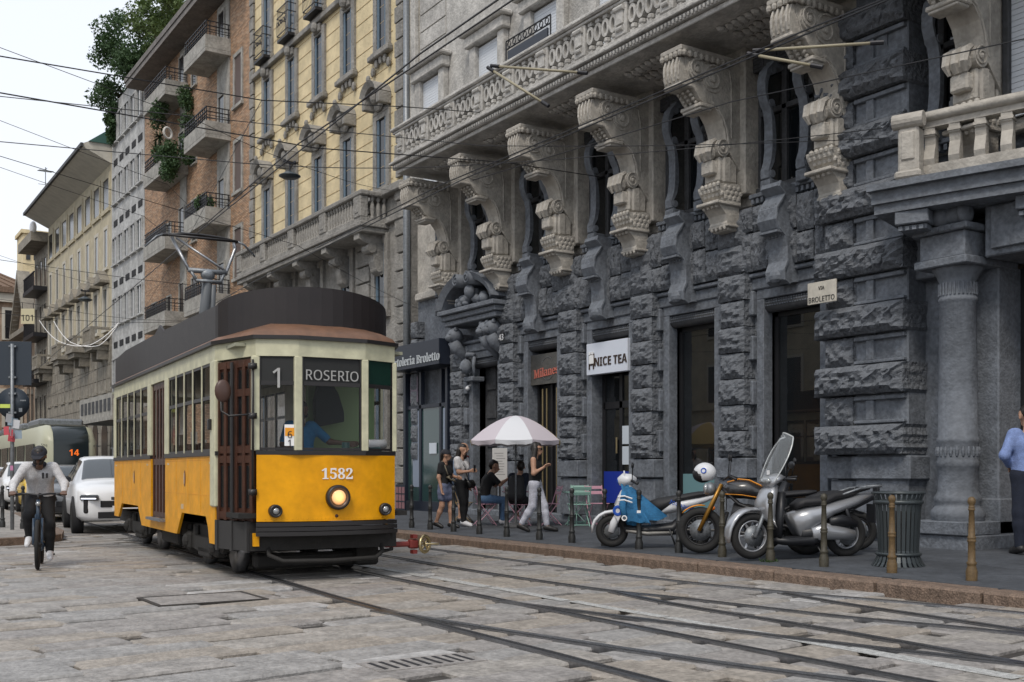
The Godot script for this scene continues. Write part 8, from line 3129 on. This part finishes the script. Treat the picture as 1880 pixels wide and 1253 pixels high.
func build_bicycle(at: Vector3, turn: float):
	var B := thing("bicycle", "dark electric bicycle with wide handlebar ridden by the man in white", "bicycle", at, turn)
	for z in [0.56, -0.56]:
		var b := bl()
		b.smooth()
		b.torus(Vector3(0, 0.345, z), Vector3(1, 0, 0), 0.318, 0.028, 36, 8)
		var w := obj(b, "wheel", mats.rubber, B)
		b = bl()
		b.smooth()
		b.torus(Vector3(0, 0.345, z), Vector3(1, 0, 0), 0.285, 0.011, 32, 6)
		b.cyl(Vector3(-0.05, 0.345, z), Vector3(0.05, 0.345, z), 0.03, -1, 10)
		b.smooth(false)
		for k in 14:
			var a := TAU * k / 14.0
			b.tube([Vector3(0.03 * (1 if k % 2 else -1), 0.345, z), Vector3(0, 0.345 + sin(a) * 0.285, z + cos(a) * 0.285)], 0.0025, 4)
		obj(b, "rim", mats.black, w)
	var fr := mat("bike_blue", Color(0.03, 0.05, 0.08), 0.35)
	var b := bl()
	b.smooth()
	for x in [-0.055, 0.055]:
		b.tube([Vector3(x, 0.345, 0.56), Vector3(x, 0.7, 0.42)], 0.018, 8)
		b.tube([Vector3(x, 0.345, -0.56), Vector3(x * 0.5, 0.75, -0.28)], 0.012, 6)
		b.tube([Vector3(x, 0.345, -0.56), Vector3(x * 0.6, 0.3, -0.08)], 0.014, 6)
	b.tube([Vector3(0, 0.68, 0.42), Vector3(0, 0.95, 0.33)], 0.028, 10)
	b.tube([Vector3(0, 0.74, 0.4), Vector3(0, 0.36, -0.04)], 0.045, 10)
	b.tube([Vector3(0, 0.86, 0.36), Vector3(0, 0.72, -0.26)], 0.024, 8)
	b.tube([Vector3(0, 0.3, -0.08), Vector3(0, 0.88, -0.3)], 0.024, 8)
	b.ball(Vector3(0, 0.3, -0.06), Vector3(0.07, 0.09, 0.1), 10, 7)
	obj(b, "frame", fr, B)
	b = bl()
	b.smooth()
	b.tube([Vector3(0.34, 1.03, 0.26), Vector3(0.15, 1.04, 0.33), Vector3(0, 1.02, 0.36), Vector3(-0.15, 1.04, 0.33), Vector3(-0.34, 1.03, 0.26)], 0.014, 8)
	b.tube([Vector3(0, 0.94, 0.33), Vector3(0, 1.03, 0.36)], 0.02, 8)
	for s in [-1, 1]:
		b.tube([Vector3(s * 0.22, 1.035, 0.31), Vector3(s * 0.35, 1.03, 0.26)], 0.019, 8)
		b.tube([Vector3(s * 0.2, 1.03, 0.34), Vector3(s * 0.32, 1.0, 0.34)], 0.006, 5)
	obj(b, "handlebar", mats.black, B)
	b = bl()
	b.smooth()
	sweep(b, [Vector3(0, 0.91, -0.14), Vector3(0, 0.92, -0.28), Vector3(0, 0.93, -0.4)], [0.03, 0.06, 0.08], [0.02, 0.03, 0.03], 10)
	obj(b, "saddle", mats.scooter_seat, B)
	b = bl()
	b.smooth()
	b.ball(Vector3(0, 0.9, 0.42), Vector3(0.035, 0.035, 0.03), 10, 6)
	obj(b, "lamp", mats.lamp_lens, B)
	b = bl()
	b.smooth()
	for s in [-1, 1]:
		var y: float = 0.3 - s * 0.13
		b.tube([Vector3(s * 0.08, 0.3, -0.06), Vector3(s * 0.1, y, -0.02)], 0.012, 6)
		b.box(Vector3(s * 0.15, y, -0.01), Vector3(0.1, 0.02, 0.08))
	obj(b, "crank", mats.black, B)

# ---------- overhead line ----------
func wire(label: String, pts: Array, r: float, sag := 0.0, grp := "overhead tram wires"):
	var P := []
	for i in pts.size() - 1:
		var a: Vector3 = pts[i]
		var c: Vector3 = pts[i + 1]
		for k in 8:
			var t := k / 8.0
			P.append(a.lerp(c, t) - Vector3(0, sag * 4.0 * t * (1.0 - t), 0))
	P.append(pts[-1])
	var b := bl()
	b.tube(P, r * 0.8, 5)
	return tag(obj(b, "overhead_wire", mats.black), label, "wire", grp)

func build_wires():
	# contact wires over each track
	wire("contact wire running above the yellow tram's track", [V(5.25, 5.68, -2), V(5.3, 5.68, 10), V(5.85, 5.66, 19.5), V(7.6, 5.7, 44), V(10.0, 5.7, 75)], 0.012)
	wire("second contact wire beside the first above the yellow tram", [V(6.1, 6.0, -2), V(5.75, 5.95, 8), V(5.55, 5.8, 14), V(5.85, 5.7, 19.5)], 0.012)
	wire("contact wire above the second track near the kerb", [V(8.6, 5.7, -2), V(8.3, 5.7, 8), V(8.15, 5.7, 14), V(8.5, 5.7, 24), V(9.9, 5.7, 44), V(12.0, 5.7, 75)], 0.012)
	wire("catenary strand slanting above the second track", [V(9.6, 6.1, 0), V(8.9, 6.05, 8), V(8.3, 5.85, 15), V(8.3, 5.72, 20)], 0.012)
	wire("thin feeder wire slanting low past the consoles", [V(11.0, 5.5, 3.0), V(9.2, 5.75, 9.5), V(8.3, 5.7, 14)], 0.009)
	# span wires across the street
	wire("span wire from the corner pier across the street", [V(14.2, 6.75, 11.2), V(8.25, 6.0, 14.4), V(5.5, 6.0, 16), V(-12, 7.4, 25)], 0.009, 0.05)
	wire("span wire from the palazzo balcony past the lamp", [V(14.0, 6.55, 11.2), V(8.2, 6.1, 13.6), V(-12, 7.0, 21)], 0.008, 0.05)
	wire("span wire crossing in front of the yellow house", [V(13.0, 8.8, 26), V(8.5, 7.2, 20.0), V(5.6, 7.3, 18.5), V(-12, 9.8, 15.5)], 0.007, 0.05)
	wire("thick span cable sweeping across the sky to the left", [V(14.9, 10.1, 22.3), V(10.45, 9.02, 20.5), V(6.83, 8.06, 19.0), V(2.25, 7.27, 17.0), V(-8, 5.9, 12.6)], 0.013)
	wire("feeder wire running down the street from the thick span cable", [V(6.83, 8.06, 19.0), V(8.8, 8.0, 30.0), V(12.0, 8.3, 48)], 0.008)
	wire("span cable with a white ring below the upper balcony", [V(14.9, 7.9, 19.3), V(11.44, 7.4, 18.0), V(7.05, 6.73, 17.0), V(2.12, 6.43, 16.0), V(-8, 6.2, 13.8)], 0.013)
	wire("thin span wire beside the brick balconies", [V(14.9, 10.2, 43), V(6.5, 7.6, 24), V(-10, 9.8, 17)], 0.007, 0.15)
	wire("thin sagging wire in the sky beside the roof trees", [V(14.9, 9.0, 43), V(6.5, 7.3, 26), V(-10, 9.6, 19)], 0.007, 0.2)
	wire("lower span wire behind the pantograph", [V(14.8, 6.6, 29.5), V(6.3, 6.0, 27), V(-10, 6.6, 24)], 0.008, 0.1)
	wire("span wire farther up the street beneath the lamp", [V(14.8, 7.6, 42), V(7.4, 6.6, 40), V(-10, 7.2, 36)], 0.01, 0.2)
	wire("span wire at the level of the small 101 sign", [V(14.8, 8.3, 50), V(7.2, 7.6, 44), V(-10, 8.3, 36)], 0.01, 0.2)
	wire("low horizontal wire crossing the shop pilasters", [V(14.8, 6.05, 28), V(8.3, 5.95, 21), V(-8, 6.3, 12)], 0.007, 0.05)
	wire("upper wire leading off to the roofs at the left", [V(14.9, 12.0, 66), V(4, 13.5, 60), V(-20, 17.0, 50)], 0.012, 0.3)
	# white loops of cable far up the street
	for k in 2:
		wire("white cable loop hanging beside the 101 sign", [V(7.0 + k * 0.5, 6.9, 43), V(7.6 + k * 0.4, 6.1, 42.5), V(8.6 + k * 0.3, 6.0, 42), V(9.6, 6.9, 42)], 0.02, 0.1, "white cable loops").material_override = mats.white_paint
	# insulated struts (pull-offs) at the crossings
	var ins := mat("insulator", Color(0.3, 0.265, 0.18), 0.5)
	for e in [[V(8.1, 7.05, 13.0), V(8.75, 6.75, 11.9), "pale insulated strut holding the wires before the balcony"], [V(8.05, 7.0, 13.05), V(8.35, 6.35, 12.2), "second insulated strut hanging below the first before the balcony"], [V(9.1, 6.15, 8.9), V(9.8, 6.05, 7.9), "pale insulated strut before the large console"], [V(9.05, 6.1, 8.95), V(9.35, 5.85, 8.35), "short insulated strut below the one at the large console"]]:
		var t := thing("insulated_strut", e[2], "strut", Vector3.ZERO, 0.0, "insulated struts on the wires")
		var b := bl()
		b.smooth()
		b.cyl(e[0], e[1], 0.018, -1, 8)
		obj(b, "rod", ins, t)
		b = bl()
		var d: Vector3 = (e[1] - e[0]).normalized()
		b.cyl(e[0] - d * 0.1, e[0] + d * 0.04, 0.026, -1, 8)
		b.cyl(e[1] - d * 0.04, e[1] + d * 0.1, 0.026, -1, 8)
		obj(b, "end_cap", mats.iron, t)
	for e in [[V(9.3, 8.2, 24.0), "dark disc lamp hung on the wires before the yellow house"], [V(8.2, 7.5, 41), "dark disc lamp hung on the wires before the white house"]]:
		var t := thing("street_lamp", e[1], "lamp", e[0], 0.0, "lamps hung over the street")
		var b := bl()
		b.smooth()
		b.lathe(Vector3.ZERO, [[0.001, 0.1], [0.08, 0.09], [0.13, 0.06], [0.25, 0.0], [0.25, -0.02], [0.17, -0.06], [0.001, -0.07]], 20)
		obj(b, "shade", mat("lamp_dark", Color(0.03, 0.04, 0.045), 0.35), t)
		b = bl()
		b.tube([Vector3(0, 0.1, 0), Vector3(0, 0.32, 0)], 0.02, 6)
		b.box(Vector3(0, 0.3, 0), Vector3(0.2, 0.05, 0.05))
		for s in [-0.12, 0.12]: b.ball(Vector3(s, 0.32, 0), Vector3(0.04, 0.05, 0.04), 8, 5)
		obj(b, "hanger", mats.iron, t)
	var b := bl()
	b.smooth()
	b.torus(V(4.46, 6.4, 16.45), Vector3(0.5, 0, 0.86), 0.08, 0.018, 18, 6)
	tag(obj(b, "white_ring", mat("ring_pale", Color(0.5, 0.47, 0.42), 0.6)), "pale ring hanging on the span cable before the brick house", "ring")

# ---------- plants ----------
func leaf_cloud(centres: Array, n: int, size: float, sd: int) -> ArrayMesh:
	var r := RandomNumberGenerator.new()
	r.seed = sd
	var b := bl()
	for i in n:
		var c: Array = centres[r.randi() % centres.size()]
		var v := Vector3(r.randfn(), r.randfn(), r.randfn()).normalized() * pow(r.randf(), 0.45)
		var p: Vector3 = c[0] + v * c[1]
		var a := Vector3(r.randfn(), r.randfn(), r.randfn()).normalized()
		var u := a.cross(Vector3(r.randfn(), r.randfn(), r.randfn())).normalized()
		var s := size * r.randf_range(0.6, 1.4)
		b.tri(p - u * s * 0.4, p + a * s, p + u * s * 0.4)
	return b.mesh()

func build_plants():
	var dark := mat("leaf_dark", Color(0.035, 0.075, 0.024), 0.7)
	var light := mat("leaf_light", Color(0.085, 0.13, 0.035), 0.7)
	for m in [dark, light]:
		m.backlight_enabled = true
		m.backlight = Color(0.12, 0.16, 0.05)
	var bark := mat("bark", Color(0.06, 0.045, 0.03), 0.9)
	var r := RandomNumberGenerator.new()
	r.seed = 40
	for e in [["dark leafy tree on the white house's roof terrace", V(15.6, 22.9, 64.5), 4.6, 2.0, dark, 1], ["trailing bush spilling over the corner of the white roof", V(15.2, 22.8, 66.3), 1.6, 1.5, dark, 2], ["light green tree on the roof terrace beside the brick eave", V(16.2, 22.9, 59.8), 4.4, 2.2, light, 3], ["bushy light green shrub behind the brick house's eave", V(16.5, 22.3, 55.5), 4.2, 2.2, light, 4], ["feathery shrub above the brick eave", V(16.5, 22.3, 51.0), 3.6, 2.0, light, 5], ["low dark shrub at the edge of the white roof", V(15.4, 22.8, 62.3), 1.8, 1.4, dark, 6]]:
		var T := thing("roof_tree", e[0], "tree", e[1], 0.0, "")
		var b := bl()
		b.smooth()
		var h: float = e[2]
		b.tube([Vector3.ZERO, Vector3(0.1, h * 0.35, 0.05), Vector3(0, h * 0.7, 0)], [0.12, 0.09, 0.03], 7)
		for k in 5:
			var a := TAU * k / 5.0
			b.tube([Vector3(0.08, h * 0.3, 0), Vector3(cos(a) * e[3] * 0.6, h * 0.6, sin(a) * e[3] * 0.6)], [0.05, 0.02], 5)
		obj(b, "trunk", bark, T)
		var cs := []
		for k in 16:
			var a := r.randf() * TAU
			var q: float = sqrt(r.randf()) * e[3]
			cs.append([Vector3(cos(a) * q, h * (0.3 + 0.6 * r.randf()), sin(a) * q), r.randf_range(0.45, 0.85)])
		if e[5] == 2:
			for k in 6: cs.append([Vector3(-0.7 + r.randf() * 0.3, -0.3 - k * 0.35, 0.2 + r.randf() * 0.6), 0.35])
		put(leaf_cloud(cs, 5200, 0.16, e[5]), "crown", e[4], T)
	# balcony plants on the brick house
	var Y := thing("yucca", "spiky yucca in two heads on the brick house balcony", "plant", V(14.2, 15.5, 53.8))
	var b := bl()
	b.smooth()
	b.tube([Vector3(0, 0, 0), Vector3(-0.05, 1.0, 0.1), Vector3(-0.15, 1.9, 0.55)], 0.06, 7)
	b.tube([Vector3(-0.05, 0.9, 0.1), Vector3(0.0, 1.7, -0.6)], 0.05, 7)
	obj(b, "stem", bark, Y)
	for c in [Vector3(-0.15, 1.95, 0.6), Vector3(0.0, 1.75, -0.65)]:
		b = bl()
		for i in 70:
			var d := Vector3(r.randfn(), r.randfn() * 0.7 + 0.35, r.randfn()).normalized()
			var u := d.cross(Vector3.UP).normalized() * 0.03
			var p: Vector3 = c + d * r.randf_range(0.6, 0.85) - Vector3(0, 0.12, 0)
			b.tri(c - u, p, c + u)
		obj(b, "leaf_head", mat("yucca_leaf", Color(0.035, 0.065, 0.025), 0.5), Y)
	var spots := [["clump of greenery filling the planted balcony", V(13.95, 16.1, 52.0), [[0.0, 0.0, 0.55], [0, 0.3, -0.6], [0, 0.2, 0.9], [0, -0.5, 1.0], [-0.1, -0.9, 1.0]], 3000, 11], ["climbing vine hanging between the balconies of the brick house", V(14.7, 17.6, 51.0), [[0, 0, 0.3], [0, 0.9, 0.2], [0, -0.9, 0.3], [0, 1.4, -0.1], [0, -1.6, 0.3]], 2600, 12], ["trailing green plant under the upper balcony", V(14.0, 18.6, 53.5), [[0, 0, 0], [0.2, -0.2, -0.6], [0, 0.1, 0.7]], 1000, 13], ["potted grass on the lower brick balcony", V(14.1, 12.75, 46.4), [[0, 0, 0], [0, 0.05, 0.12]], 700, 14]]
	for e in spots:
		var cs := []
		for q in e[2]: cs.append([Vector3(q[0], q[1], q[2]), 0.45])
		var o := put(leaf_cloud(cs, e[3], 0.11, e[4]), "balcony_plant", mats.leaf_dark, self, Transform3D(Basis(), e[1]))
		tag(o, e[0], "plant")
